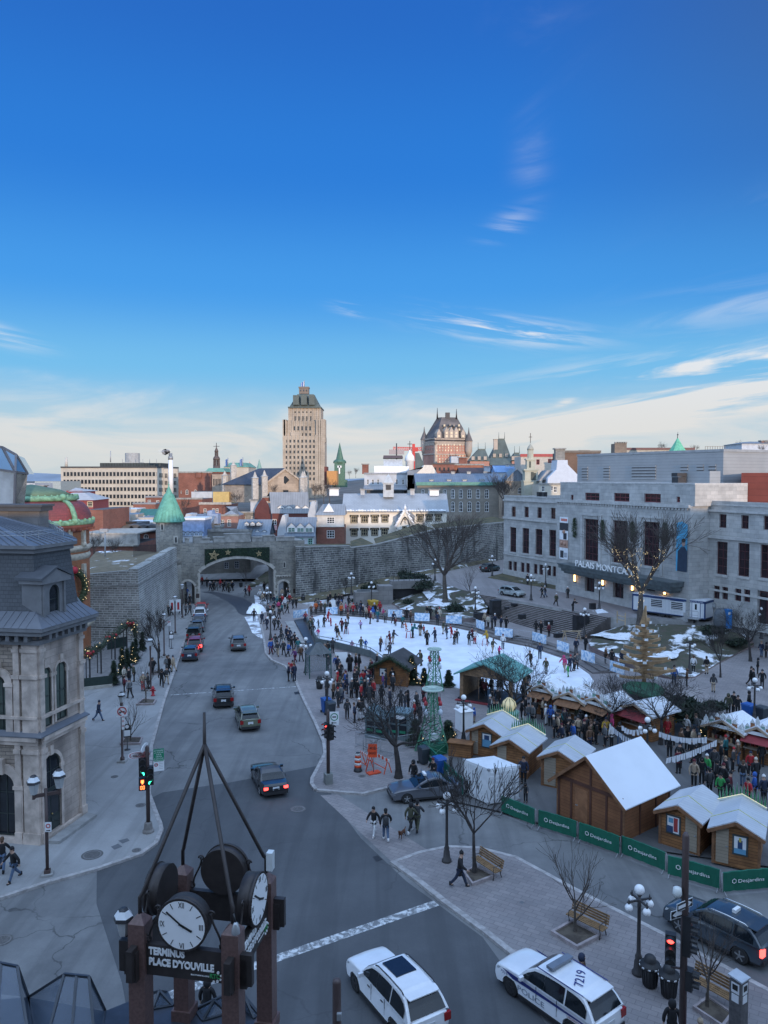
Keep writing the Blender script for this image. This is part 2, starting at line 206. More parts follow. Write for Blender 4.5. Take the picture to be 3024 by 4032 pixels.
  for i in ab(1,nx):t=a+(b-a)*i/nx;zt=d-fw if not cO else d-(b-a)/2+sqrt(max(((b-a)/2-fw)**2-(t-cx)**2,.0001));s.bx(mb,t-mw/2,t+mw/2,c+fw,zt,n-.01,n+.04)
  for i in ab(1,nz):
   z=c+(d-c)*i/nz;hw=(b-a)/2-fw
   if cO and z>d-(b-a)/2:hw=sqrt(max(((b-a)/2-fw)**2-(z-d+(b-a)/2)**2,.01))
   s.bx(mb,cx-hw,cx+hw,z-mw/2,z+mw/2,n-.01,n+.036)
  if eY:s.bx(mb,a-.08,b+.08,c-.12,c-.005,n,.1,1)
  fr=mb.U(name,[fm,eY or fm],eP)
  if au:fr[cX]=au
  g=MB();P=[s.pt(t,z,n+.004)for t,z in out];g.add(P,[tuple(range(len(P)))]);g.U('pane',gm,fr);return fr
def bS(name,body,bo,eP,jU,u,v,size=None,aW=None,ext=.01,al=False,dh='LEFT',gr=0):
 cu=bpy.data.curves.new('t','FONT');cu.body=body;cu.size=1;cu.extrude=0;cu.align_x=dh;cu.offset=gr;cu.resolution_u=3;ob=bpy.data.objects.new('t',cu);fW.objects.link(ob);dg=bpy.context.evaluated_depsgraph_get();me=bpy.data.meshes.new_from_object(ob.evaluated_get(dg));bpy.data.objects.remove(ob);bpy.data.curves.remove(cu);xs=[q.co.x for q in me.vertices];w0=max(xs)-min(xs);k=size if size else aW/w0;kx=aW/w0 if aW else k;u,v,jU=Vx(u).normalized(),Vx(v).normalized(),Vx(jU);nn=u.cross(v);mb=MB();n=len(me.vertices);pv=[jU+u*(q.co.x*kx)+v*(q.co.y*k)for q in me.vertices];fs=[tuple(p.vertices)for p in me.polygons];mb.add([p+nn*ext for p in pv],fs);ec={(f[i-1],f[i])for f in fs for i in ab(len(f))};dQ=[(a,b)for a,b in ec if(b,a)not in ec]
 for a,b in dQ:mb.add([pv[a]+nn*ext,pv[a],pv[b],pv[b]+nn*ext],[(0,1,2,3)])
 bpy.data.meshes.remove(me);return mb.U(name,bo,eP,al=al)
def c5(mb,f,t0,t1,aM,ze,zr,ov=.3,th=.12,m=0,kk='x',mg=1,n0=0):
 P=lambda t,n,z:f.pt(t,z,n+n0)
 if kk=='x':
  k=(zr-ze)/(aM/2);zo=ze-ov*k;A=[(t0-ov,ov,zo),(t1+ov,ov,zo),(t1+ov,-aM/2,zr),(t0-ov,-aM/2,zr)];B=[(t1+ov,-aM-ov,zo),(t0-ov,-aM-ov,zo),(t0-ov,-aM/2,zr),(t1+ov,-aM/2,zr)]
  for q in(A,B):mb.aB([P(t,n,z)for t,n,z in q]+[P(t,n,z+th)for t,n,z in q],m)
  for t in(t0,t1):mb.add([P(t,0,ze),P(t,-aM,ze),P(t,-aM/2,zr)],[(0,1,2)],mg)
 else:
  tm=(t0+t1)/2;k=(zr-ze)/((t1-t0)/2);zo=ze-ov*k;A=[(t0-ov,ov,zo),(tm,ov,zr),(tm,-aM-ov,zr),(t0-ov,-aM-ov,zo)];B=[(tm,ov,zr),(t1+ov,ov,zo),(t1+ov,-aM-ov,zo),(tm,-aM-ov,zr)]
  for q in(A,B):mb.aB([P(t,n,z)for t,n,z in q]+[P(t,n,z+th)for t,n,z in q],m)
  for n in(0,-aM):mb.add([P(t0,n,ze),P(t1,n,ze),P(tm,n,zr)],[(0,1,2)],mg)
 return mb
def bQ(mb,f,t0,t1,aM,z0,z1,ep=(),m=0,rd=.25,dG=True,mt=None,n0=0):
 f.b7(mb,t0,t1,z0,z1,ep,rd,m,n0);P=lambda t,n,z:f.pt(t,z,n+n0);mb.aA(P(t1,0,z0),P(t1,-aM,z0),P(t1,-aM,z1),P(t1,0,z1),m).aA(P(t0,-aM,z0),P(t0,0,z0),P(t0,0,z1),P(t0,-aM,z1),m).aA(P(t1,-aM,z0),P(t0,-aM,z0),P(t0,-aM,z1),P(t1,-aM,z1),m)
 if dG:mb.aA(P(t0,0,z1),P(t1,0,z1),P(t1,-aM,z1),P(t0,-aM,z1),m if mt is None else mt)
 return mb
hE['T']=(0,1700,.36166);jL=cJ('worn_asphalt',(.115,.117,.12),(.225,.225,.222),cF=.75);iU=cJ('new_asphalt',(.062,.066,.072),(.098,.102,.108),cF=.25);i4=cJ('concrete_pavement',(.235,.233,.23),(.33,.328,.325),cF=.35,cs=.1);fO=cJ('granite_pavers',(.2,.18,.18),(.29,.268,.265),cF=0,je=(.6,.3,.55));gs=cJ('market_asphalt',(.085,.085,.088),(.14,.14,.14),cF=.3);jE=M('granite_kerb',(.34,.32,.31),.85,aj=.25,vs=2.5,a5=.3);i9=bG('winter_turf',(.075,.062,.038),(.12,.1,.05),.6,.4,.6,dC=(.055,.06,.03));gJ=bG('snowy_turf',(.085,.072,.055),(.74,.76,.8),.32,.52,.6,dC=(.06,.065,.04));kt=bG('soil',(.055,.042,.032),(.1,.08,.06),1.2,.4,.6);lK=M('rink_ice',(.8,.83,.88),.38,aj=.09,vs=.5,iA=.4)
def cm(name,bn,bo,z=None):
 mb=MB();P=[Vx((p[0],p[1],p[2]if z is None and len(p)>2 else z or 0))for p in bn];ar=sum((P[i].x*P[(i+1)%len(P)].y-P[(i+1)%len(P)].x*P[i].y for i in ab(len(P))))
 if ar<0:P.reverse()
 mb.add(P,[tuple(range(len(P)))]);return aJ(mb.U(name,bo))
def fv(name,bn,z0,z1,bo,mt=None):return aJ(MB().bL([(p[0],p[1])for p in bn],z0,z1,0,None if mt is None else 1).U(name,[bo]+([mt]if mt else[])))
def fR(name,bn,z0=-.05,z1=.137,w=.24,dQ=1,bo=None):
 mb=MB();P=[Vx((p[0],p[1]))for p in bn];ds=[]
 for i in ab(len(P)):d=(P[min(i+1,len(P)-1)]-P[max(i-1,0)]).normalized();ds.append(Vx((-d.y,d.x))*dQ)
 for i in ab(len(P)-1):
  L=(P[i+1]-P[i]).length;k=max(1,int(L/1.9))
  for j in ab(k):
   a,b=j/k,(j+1)/k-(.012/L if L>.1 else 0);q=[]
   for f in(a,b):c=P[i].lerp(P[i+1],f);o=ds[i].lerp(ds[i+1],f);q.append((c-o*.004,c+o*w))
   lI=z1+random.uniform(-.008,.008);r=[q[0][0],q[1][0],q[1][1],q[0][1]]
   if dQ<0:r=[q[0][1],q[1][1],q[1][0],q[0][0]]
   mb.aB([(v.x,v.y,z0)for v in r]+[(v.x,v.y,lI)for v in r])
 return aJ(mb.U(name,bo or jE))
fV=lambda L,z=0:[G('X',x,y,z)for x,y in L];aJ(MB().aA((-3000,-400,-.35),(3000,-400,-.35),(3000,6000,-.35),(-3000,6000,-.35)).U('ground',M('far_ground',(.1,.095,.085),.95,aj=.3,vs=.02)));mb=MB()
for i in ab(12):
 for j in ab(10):
  def hz(x,y):f=max(0,y-176)/730;e=max(0,min(1,(x+60)/80));return .05+f*(12+7*e)+(2.2+1.2*e)*min(1,max(0,y-176)/14)+.3*sin(x*.05+y*.03)
  x0,x1=-330+70*i,-260+70*i;y0,y1=176+75*j,251+75*j;mb.aA((x0,y0,hz(x0,y0)),(x1,y0,hz(x1,y0)),(x1,y1,hz(x1,y1)),(x0,y1,hz(x0,y1)))
aJ(mb.U('city_hill',M('city_ground',(.12,.11,.1),.95,aj=.3,vs=.08)));mb=MB();n=60
for i in ab(n):f=lambda k:19+12*sin(k*.37)**2+9*sin(k*.13+1)+(10 if k<18 else 0);x0,x1=-2600+90*i,-2510+90*i;mb.aB([(x0,4300,-5),(x1,4300,-5),(x1,4900,-5),(x0,4900,-5),(x0,4600,f(i)),(x1,4600,f(i+1)),(x1,4700,f(i+1)),(x0,4700,f(i))])
aJ(mb.U('far_hills',M('far_hill',(.2,.25,.31),1,aj=.2,vs=.003)));cm('road',[(-160,-60,0),(160,-60,0),(160,180,0),(-160,180,0)],jL);cm('road_patch',fV([(383,3250),(640,3120),(900,3082),(1280,3010),(1310,3150),(1420,3300),(1600,3470),(1900,3690),(2200,4100),(2300,4600),(1000,4700),(560,4300),(480,3870),(380,3560)]),iU,z=.004);cm('market_ground',fV([(1600,3120),(1780,2990),(1850,2890),(2330,2790),(3024,2830),(3300,2900),(3500,3500),(3024,3420),(2400,3330),(1960,3200)]),gs,z=.125);KL=fV([(-420,3640),(-200,3590),(0,3547),(203,3480),(386,3429),(560,3370),(622,3325),(644,3272),(640,3250),(622,3205),(594,3130),(603,2940),(650,2765),(709,2590),(739,2495),(769,2411),(786,2383)]);fv('left_pavement',KL+[Vx((-34,126,0)),Vx((-60,126,0)),Vx((-60,30,0))],-.2,.125,i4);fR('left_kerb',KL,dQ=1);KR=fV([(1015,2400),(1022,2430),(1039,2495),(1051,2575),(1075,2602),(1127,2624),(1165,2668),(1178,2706),(1200,2755),(1246,2847),(1280,2925),(1286,2972),(1262,3020),(1236,3069),(1234,3090),(1250,3112)]);kR=fV([(1250,3112),(1430,3127),(1585,3088),(1640,3066)]);lE=KR+kR[1:]+fV([(1790,2985),(1900,2890),(2330,2780),(3024,2820),(4300,3100),(4200,2600),(3300,2390),(2400,2330),(1900,2300),(1500,2320),(1200,2350),(1135,2352)]);fv('plaza',lE,-.2,.121,fO);fR('plaza_kerb',KR,dQ=-1);fR('driveway_kerb',kR,dQ=-1,z1=.13);KI=fV([(2900,4420),(2330,4020),(2035,3787),(1894,3673),(1732,3553),(1612,3456),(1536,3401)]);KJ=fV([(1536,3401),(1600,3378),(1661,3357),(1764,3337),(1889,3342),(2035,3379),(2259,3501),(2618,3684),(3024,3901),(3500,4160)]);fv('paved_island',KI+KJ[1:],-.2,.123,fO);fR('island_kerb',KI,dQ=-1,w=.3);fR('lane_kerb',KJ,dQ=-1);cm('driveway_apron',fV([(1262,3132),(1330,3128),(1680,3345),(1545,3396)]),fO,z=.008);g4=None  # far hills: blue-grey haze of distant air put into their colour
def eq():m,n,b=cG('worn_paint');ca=gX(n);f=n.cU(n.noise(ca,3.2,6,.7,.6),.4,.56);n.lk(n.mix(f,(.6,.61,.61),(.17,.175,.18)),b.inputs[dn]);ac(b,cA,.8);return m
g4=eq()
def fk(name,a,b,w,z=.009):
 a,b=Vx(a),Vx(b);d=(b-a).normalized();s_=Vx((-d.y,d.x,0))*w/2;mb=MB();k=24
 for i in ab(k):p,q=a.lerp(b,i/k),a.lerp(b,(i+1)/k);u=VZ(z);mb.aA(p-s_+u,q-s_+u,q+s_+u,p+s_+u)
 return aJ(mb.U(name,g4))
fk('stop_line',G('I',170,1272),G('I',1352,1193),.17);fk('crosswalk_line',G('Q',955,1025),G('G',655,2012),.5);cm('wet_road',[G('I',x,y,0)for x,y in[(447,310),(560,330),(680,385),(770,450),(800,505),(850,530),(925,530),(960,430),(850,370),(700,330),(560,305)]],M('wet_asphalt',(.05,.055,.065),.55,aj=.2),z=.006)
def iK(name,k,bn,h,z=0,bo=None,seed=1,up=1):
 rr=RND(seed);P=[G(k,x,y,z[i]if hasattr(z,ea)else z)for i,(x,y)in enumerate(bn)];c=sum(P,Vx())/len(P);mb=MB();n=len(P)*3;df=[]
 def j8(f):i=f*len(P);a=int(i)%len(P);return P[a].lerp(P[(a+1)%len(P)],i-int(i))
 for r,hh in((1,0),(.82,.45),(.55,.8),(.25,1)):df.append([c+(j8(i/n)-c)*(r*rr.uniform(.92,1.06))+Vx((0,0,h*hh*rr.uniform(.75,1.1)+(.012 if r==1 else .02)))for i in ab(n)])
 vs=[v for g in df for v in g]+[c+VZ(h)];fs=[]
 for r in ab(3):
  for i in ab(n):j=(i+1)%n;fs.append((r*n+i,r*n+j,(r+1)*n+j,(r+1)*n+i))
 for i in ab(n):fs.append((3*n+i,3*n+(i+1)%n,4*n))
 ar=sum((P[i].x*P[(i+1)%len(P)].y-P[(i+1)%len(P)].x*P[i].y for i in ab(len(P))))
 if ar<0:fs=[tuple(reversed(f))for f in fs]
 mb.add(vs,fs,0,True);return mb.U(name,bo or jf)
cj(iK('snow_pile','I',[(870,515),(900,460),(985,445),(1050,470),(1068,500),(1000,520)],1,.1),'white ploughed snow pile at the kerb beside the city gate','snow pile');jT=bG('thin_snow',(.18,.17,.17),(.8,.83,.88),.8,.36,.56)
for bn in([(860,545),(1000,530),(1040,640),(1060,760),(1000,740),(930,690),(900,620)],[(950,340),(1100,390),(1080,430),(960,420)]):o=cm('thin_snow_cover',[G('I',x,y,0)for x,y in bn],jT,z=.013)
TZ=2.6;lq=[G('X',x,y,TZ)for x,y in[(1889,2340),(1790,2318),(1715,2290),(1650,2262),(1760,2232),(1985,2196),(2500,2180),(3700,2400),(3700,2560),(3024,2470),(2620,2436),(2400,2430)]];fv('terrace',lq,-.2,TZ,eW,cJ('terrace_paving',(.21,.19,.185),(.28,.26,.255),cF=.4));dG=[G('X',1889,2341,TZ),G(ai,960,342,TZ),G(ai,1340,412,TZ),G('X',2403,2431,TZ)];jl=[G(ai,762,492,.12),G(ai,1000,560,.12),G(ai,1200,614,.12),G(ai,1420,660,.12)];jx=15;mb=MB();lh=M('shaded_step_granite',(.1,.086,.08),.85,aj=.25,vs=1.3)
for k in ab(jx):
 z1=.12+(TZ-.12)*(k+1)/jx-.004;f0,f1=k/jx,(k+1)/jx
 for i in ab(3):a,b=jl[i].lerp(dG[i],f0),jl[i+1].lerp(dG[i+1],f0);c,d=jl[i+1].lerp(dG[i+1],f1),jl[i].lerp(dG[i],f1);c=c+(c-b)*.25;d=d+(d-a)*.25;mb.aB([(p.x,p.y,.05)for p in(a,b,c,d)]+[(p.x,p.y,z1)for p in(a,b,c,d)]);a2,b2=a.lerp(d,-.03),b.lerp(c,-.03);a3,b3=a.lerp(d,.1),b.lerp(c,.1);mb.aB([(p.x,p.y,z1+.002)for p in(a2,b2,b3,a3)]+[(p.x,p.y,z1+.03)for p in(a2,b2,b3,a3)],1)
aJ(mb.U('granite_steps',[lh,M('lit_step_nosing',(.42,.375,.36),.8,aj=.2,vs=2)]))  # treads darkened, nosings lightened: riser shade put into the step colours
def gI(name,c7,dX,bo,b7=None,z0=0):
 mb=MB();c=sum((e for e in c7),Vx())/len(c7);n=48;rr=RND(5);N=len(c7)
 def j8(f):i=f%1*N;a=int(i)%N;return c7[a].lerp(c7[(a+1)%N],i-int(i))
 df=[];eO=[1,.85,.7,.55,.4,.25,.12]
 for r in eO:
  cv=[]
  for i in ab(n):
   p=c+(j8(i/n)-c)*r;b=0
   for q,h,w in dX:b+=h*exp(-((p.x-q.x)**2+(p.y-q.y)**2)/(w*w))
   p.z+=b*(1-r**4)+(rr.uniform(-.05,.05)if r<1 else 0);cv.append(p)
  df.append(cv)
 cc=Vx(c);cc.z+=sum((h*exp(-((c.x-q.x)**2+(c.y-q.y)**2)/(w*w))for q,h,w in dX));vs=[v for g in df for v in g]+[cc];fs=[]
 for r in ab(len(eO)-1):
  for i in ab(n):j=(i+1)%n;fs.append((r*n+i,r*n+j,(r+1)*n+j,(r+1)*n+i))
 L=len(eO)-1
 for i in ab(n):fs.append((L*n+i,L*n+(i+1)%n,(L+1)*n))
 ar=sum((c7[i].x*c7[(i+1)%N].y-c7[(i+1)%N].x*c7[i].y for i in ab(N)))
 if ar<0:fs=[tuple(reversed(f))for f in fs]
 mb.add(vs,fs,0,True)
 for i in ab(n):p,q=df[0][i],df[0][(i+1)%n];mb.aA((p.x,p.y,-.1),(q.x,q.y,-.1),q,p,1)if ar>0 else mb.aA((q.x,q.y,-.1),(p.x,p.y,-.1),p,q,1)
 return aJ(mb.U(name,[bo,b7 or eW]))
dD=BR('pink_granite_wall',(.24,.175,.16),(.2,.15,.14),(.1,.08,.075),1.6,.45,.015);EL=[G(ai,20,440,.9),G(ai,200,470,.9),G(ai,490,490,.9),G(ai,665,435,1),G(ai,640,360,1.7),G(ai,600,288,2.6),G(ai,440,250,2.62),G(ai,330,210,2.62),G(ag,900,1345,2.62),G(ag,700,1320,2.2),G(ag,480,1355,.9),G(ag,370,1430,.25),G(ag,470,1455,.25),G(ag,640,1520,.3)];gI('planted_mound',EL,[(G(ag,1020,1480,1.5),.5,6)],gJ,dD);ER=[G(ai,1490,690,.75),G(am,60,790,.75),G(am,330,900,.75),G(am,560,1000,.6),G(am,780,1075,.3),G(am,1000,1062,.25),G(am,1210,940,.25),G(am,1420,830,.3),G(am,1540,770,.4),G(am,1480,690,1.6),G(am,1000,600,2.58),G(am,700,588,2.58),G(am,390,590,2.55),G(am,300,620,1.9),G(ai,1540,620,1)];gI('snowy_lawn',ER,[(G(am,600,760,1.2),.3,7)],gJ,dD);jC=bG('melting_snow',(.8,.83,.88),(.17,.145,.11),.9,.56,.66,dC=(.62,.64,.68))
for i,(k,bn,z,h)in enumerate([(am,[(60,690),(180,655),(330,610),(400,640),(380,690),(480,740),(300,730)],1.25,.12),(am,[(420,700),(560,740),(760,770),(930,800),(880,840),(840,900),(640,930),(540,860)],1,.1),(am,[(800,990),(880,980),(920,1025),(840,1030)],.75,.08),(ai,[(1540,420),(1600,412),(1650,440),(1560,448)],2.6,.25),(ai,[(1205,598),(1330,520),(1400,500),(1390,560),(1260,615)],[.3,1.15,1.4,.95,.25],.1),(ai,[(1360,490),(1470,430),(1530,425),(1540,470),(1440,500)],[1.6,2.45,2.62,2.3,1.75],.1),(ag,[(690,1560),(860,1520),(960,1560),(860,1585)],.95,.12),(ag,[(1210,1510),(1290,1490),(1330,1550),(1230,1575)],1.3,.15),(ag,[(850,1440),(960,1380),(990,1420),(900,1500)],1.9,.1),(ag,[(480,1390),(600,1340),(640,1350),(520,1400)],1,.1),(ag,[(760,1300),(1000,1260),(1130,1240),(1000,1275)],2.9,.06),(ai,[(895,180),(960,180),(975,188),(920,190)],2.62,.06),(ai,[(1040,198),(1100,192),(1125,200),(1060,206)],2.62,.06)]):aJ(iK('snow_patch',k,bn,h*.8,z,jC,seed=i))
wb=[G('X',1120,2356,.1),G('X',1165,2350,.5),G('X',1379,2309,1.3),G('X',1531,2271,2.4),G('X',1688,2244,3),G('X',1990,2180,3.6)];fb=[G('X',1135,2362,.1),G('X',1185,2376,.13),G('X',1379,2337,.5),G('X',1560,2293,2),G('X',1700,2262,2.62),G('X',2000,2198,2.62)];mb=MB()
for i in ab(5):mb.aA(fb[i],fb[i+1],wb[i+1],wb[i])
aJ(mb.U('grass_bank',bG('bank_turf',(.13,.11,.07),(.62,.64,.66),.5,.56,.64,dC=(.1,.09,.055))));cm('bank_path',[G('J',x,y,.13)for x,y in[(440,300),(560,265),(830,205),(830,225),(700,290),(560,330)]],bG('icy_path',(.2,.19,.185),(.6,.62,.66),.5,.42,.6),z=.135);aJ(MB().bL([(p.x,p.y)for p in[G(ai,665,155,2.6),G(ai,760,128,2.6),G(ai,800,118,2.6),G(ai,1230,200,2.6),G(ai,1220,250,2.6),G(ai,1000,215,2.6)]],2.55,2.68).U('hall_lawn',i9));RK=fV([(1266,2421),(1337,2425),(1443,2432),(1570,2449),(1672,2457),(1783,2471),(1870,2490),(1986,2529),(2082,2548),(2165,2576),(2251,2606),(2320,2655),(2338,2682),(2325,2705),(2260,2722),(2150,2735),(1960,2735),(1820,2712),(1600,2660),(1506,2616),(1456,2585),(1401,2564),(1312,2547),(1262,2525),(1238,2490),(1222,2450),(1228,2432)],.2);fv('ice_rink',RK,0,.2,lK);mb=MB();lZ=MB();UP=[G('X',*p,.2)for p in[(1222,2418),(1337,2422),(1443,2429),(1570,2446),(1672,2453),(1783,2467),(1870,2486),(1986,2525),(2082,2544),(2165,2571),(2255,2602),(2330,2650)]]
for dl in ab(3):
 for i in ab(len(UP)-1):
  q=[]
  for p,r in((UP[i],UP[i+1]),(UP[i+1],UP[i])):d=(UP[i+1]-UP[i]).normalized();o=Vx((-d.y,d.x,0));q.append((p+o*(.1+.85*dl),p+o*(.95+.85*dl)))
  z1=.25+.16*dl;mb.aB([(v.x,v.y,.1)for v in(q[0][0],q[1][0],q[1][1],q[0][1])]+[(v.x,v.y,z1)for v in(q[0][0],q[1][0],q[1][1],q[0][1])])
aJ(mb.U('rink_terraces',BR('terrace_boards',(.19,.17,.165),(.15,.135,.13),(.05,.05,.05),2.4,.4,.02)));pl=[G('I',1325,575,.25),G('I',1410,560,.25),G('I',1560,905,.25),G('I',1475,850,.25)];aJ(MB().bL([(p.x,p.y)for p in pl],0,.3).U('rink_ramp',M('dark_rubber_ramp',(.05,.06,.075),.4,aj=.2)));pl=[G('I',1235,585,.2),G('I',1318,578,.2),G('I',1450,840,.2),G('I',1390,800,.2)];aJ(MB().bL([(p.x,p.y)for p in pl],0,.19).U('rink_bench_step',eW));iH=BR('fort_stone',(.33,.315,.29),(.2,.195,.18),(.52,.51,.475),.66,.29,.04,aw=.3,ss=.25,fZ=.07,a5=.6,squash=1.5);ja=BR('fort_stone_dark',(.2,.195,.178),(.095,.094,.094),(.4,.39,.36),.95,.38,.045,aw=.4,ss=.3,fZ=.07,a5=.6,e7=.85,squash=1.4);gS=BR('gate_stone',(.285,.262,.22),(.175,.168,.15),(.35,.33,.295),.6,.26,.02,aw=.3,ss=.3,fZ=.09,a5=.5,e7=.3,squash=1.6);cE=M('coping_stone',(.27,.26,.24),.9,aj=.25,vs=1.2,a5=.3);jZ=BR('green_copper',(.12,.3,.215),(.1,.26,.19),(.05,.15,.105),.55,30,.03,r=.6,aw=.2,ds=0);gf=bZ((G(af,195,1935)[0],G(af,195,1935)[1]),(G('X',1200,2346,.4)[0],G('X',1200,2346,.4)[1]));dL=ae('city_gate','grey stone town gate with a wide arch over the street and green star banner','gate',gf.pt(gf.L/2,0));TI=lambda k,x,y:gf.aQ(k,x,y);A0,A1=TI(af,390,1800)[0],TI(af,990,1800)[0];zs,za=TI(af,392,1670)[1],TI(af,690,1555)[1];ia,iE=TI(af,230,1850)[0],TI(af,345,1850)[0];jX,kB=TI(af,230,1790)[1],TI(af,288,1738)[1];d0,d1=TI(af,1028,1800)[0],TI(af,1112,1800)[0];dz,da=TI(af,1028,1770)[1],TI(af,1070,1738)[1];GT=TI(af,700,1420)[1];TH=4.2
def hA(t):
 for a,b,s_,ap,e in((A0,A1,zs,za,.8),(ia,iE,jX,kB,.8),(d0,d1,dz,da,.8)):
  if a<=t<=b:u=abs(2*(t-a)/(b-a)-1);return s_+(ap-s_)*(1-u**2)**e
 return 0
ts=[0,gf.L]
for a,b in((A0,A1),(ia,iE),(d0,d1)):ts+=[a+(b-a)*i/24 for i in ab(25)]
ts=sorted(set(ts));mb=MB();ei=lambda t:any((a<t<b for a,b in((A0,A1),(ia,iE),(d0,d1))))
for i in ab(len(ts)-1):
 a,b=ts[i],ts[i+1];fu=ei((a+b)/2);jr,h6=(hA(a),hA(b))if fu else(0,0);mb.aA(gf.pt(a,jr),gf.pt(b,h6),gf.pt(b,GT),gf.pt(a,GT)).aA(gf.pt(b,h6,-TH),gf.pt(a,jr,-TH),gf.pt(a,GT,-TH),gf.pt(b,GT,-TH))
 if fu:mb.aA(gf.pt(a,jr,-TH),gf.pt(b,h6,-TH),gf.pt(b,h6),gf.pt(a,jr),1)
 mb.aA(gf.pt(a,GT),gf.pt(b,GT),gf.pt(b,GT,-TH),gf.pt(a,GT,-TH),1)
for a,b,s_ in((A0,A1,zs),(ia,iE,jX),(d0,d1,dz)):mb.aA(gf.pt(a,0),gf.pt(a,0,-TH),gf.pt(a,s_,-TH),gf.pt(a,s_)).aA(gf.pt(b,0,-TH),gf.pt(b,0),gf.pt(b,s_),gf.pt(b,s_,-TH))
mb.aA(gf.pt(0,0,-TH),gf.pt(0,0),gf.pt(0,GT),gf.pt(0,GT,-TH)).aA(gf.pt(gf.L,0),gf.pt(gf.L,0,-TH),gf.pt(gf.L,GT,-TH),gf.pt(gf.L,GT));mb.U('gate_wall',[gS,cE],dL);mb=MB()
for k,(x0,x1,y1)in enumerate([(270,300,1395),(335,405,1378),(405,470,1395),(500,590,1385),(590,800,1358),(815,900,1385),(905,1000,1372),(1005,1160,1385)]):t0,t1=TI(af,x0,1420)[0],TI(af,x1,1420)[0];zt=TI(af,x0,y1)[1];gf.bx(gf.bx(mb,t0,t1,GT+.002,zt,-1,.12 if x1-x0>100 else .05),t0-.06,t1+.06,zt,zt+.16,-1.06,.18)
mb.U('battlement',cE,dL)
for a,b,s_,ap,nm in((A0,A1,zs,za,fn),(ia,iE,jX,kB,'side_arch_ring'),(d0,d1,dz,da,'door_surround')):
 mb=MB();w=.45 if nm==fn else .32;pr=None
 for i in ab(25):
  u=-1+2*i/24;t=a+(b-a)*i/24;z=s_+(ap-s_)*(1-u*u)**.8;to=t+u*w*.7;zo=z+w
  if pr:mb.aB([gf.pt(pr[0],pr[1],.1),gf.pt(t,z,.1),gf.pt(t,z,-.1),gf.pt(pr[0],pr[1],-.1),gf.pt(pr[2],pr[3],.1),gf.pt(to,zo,.1),gf.pt(to,zo,-.1),gf.pt(pr[2],pr[3],-.1)])
  pr=t,z,to,zo
 for t,kb in((a,-1),(b,1)):
  k=0
  while k*.5<s_:e=w if k%2 else w*.7;lo,hi=sorted((t,t+kb*e));gf.bx(mb,lo,hi,k*.5+.01,min(k*.5+.49,s_),-.1,.09);k+=1
  if nm==fn:gf.bx(mb,min(t,t+kb*.7),max(t,t+kb*.7),0,1,-.2,.35)
 mb.U(nm,dY,dL)
mb=MB()
for i in ab(6):t=d0-.3+(d1-d0+.5)*i/5;z=TI(af,1070,1705)[1];gf.bx(mb,t-.12,t+.12,z,z+.25,0,.25)
gf.bx(mb,d0-.5,d1+.4,TI(af,1070,1695)[1],TI(af,1070,1688)[1],0,.3);mb.U('corbel_course',dY,dL);t0,t1,z0,z1=gf.bv(af,1165,1500,1228,1580);gf.bx(gf.bx(gf.bx(MB(),t0,t1,z0,z1,0,.12),t0+.15,t1-.15,z0+.2,z1-.1,.12,.2),t0+.1,t1-.1,z1,z1+.25,0,.16).U('carved_plaque',dY,dL);t0,t1,z0,z1=gf.bv(af,1070,1585,1083,1625);gf.bx(gf.bx(MB(),t0-.1,t1+.1,z0-.1,z1+.1,0,.08),t0,t1,z0,z1,.08,.1,1).U('slit_window',[dY,aU],dL)
for x in(355,1148):t0,t1,z0,z1=gf.bv(af,x,1840 if x<500 else 1800,x+28,1885 if x<500 else 1835);gf.bx(MB(),t0,t1,z0,z1,0,.12).U('bronze_plaque',M('dark_bronze',(.06,.04,.035),.5),dL)
mb=MB();i6,kq=TI(af,427,1500)[0],TI(af,955,1500)[0];zt=TI(af,690,1468)[1];rr=RND(3)
def i_(t):return max(hA(t)+.5 if A0<t<A1 else 0,TI(af,430,1610)[1])
for i in ab(1500):
 t=rr.uniform(i6,kq);z=rr.uniform(i_(t),zt)
 if z>zt:continue
 a=rr.uniform(0,6.28);s_=rr.uniform(.08,.2);p=gf.pt(t,z,.16+rr.uniform(0,.12));e1=gf.pt(t+cos(a)*s_,z+sin(a)*s_,.22+rr.uniform(-.1,.1))-p;e2=gf.pt(t-sin(a)*s_*.4,z+cos(a)*s_*.4,.2)-p;mb.add([p-e1,p+e2,p+e1],[(0,1,2)],rr.randint(1,2))
for i in ab(16):a,b=i6+(kq-i6)*i/16,i6+(kq-i6)*(i+1)/16;P=[gf.pt(a,i_(a),.12),gf.pt(b,i_(b),.12),gf.pt(b,zt,.12),gf.pt(a,zt,.12)];Q=[gf.pt(a,i_(a),.16),gf.pt(b,i_(b),.16),gf.pt(b,zt,.16),gf.pt(a,zt,.16)];mb.aB([P[0],P[1],Q[1],Q[0],P[3],P[2],Q[2],Q[3]])
lO=mb.U('garland_banner',[M('fir_backing',(.012,.022,.016),.9),M('fir_green_a',(.02,.045,.025),.9),M('fir_green_b',(.035,.06,.03),.9)]);cj(lO,'dark green evergreen banner hung above the gate arch',e4);kn=M('warm_star_wood',(.5,.38,.2),.6,aj=.1)
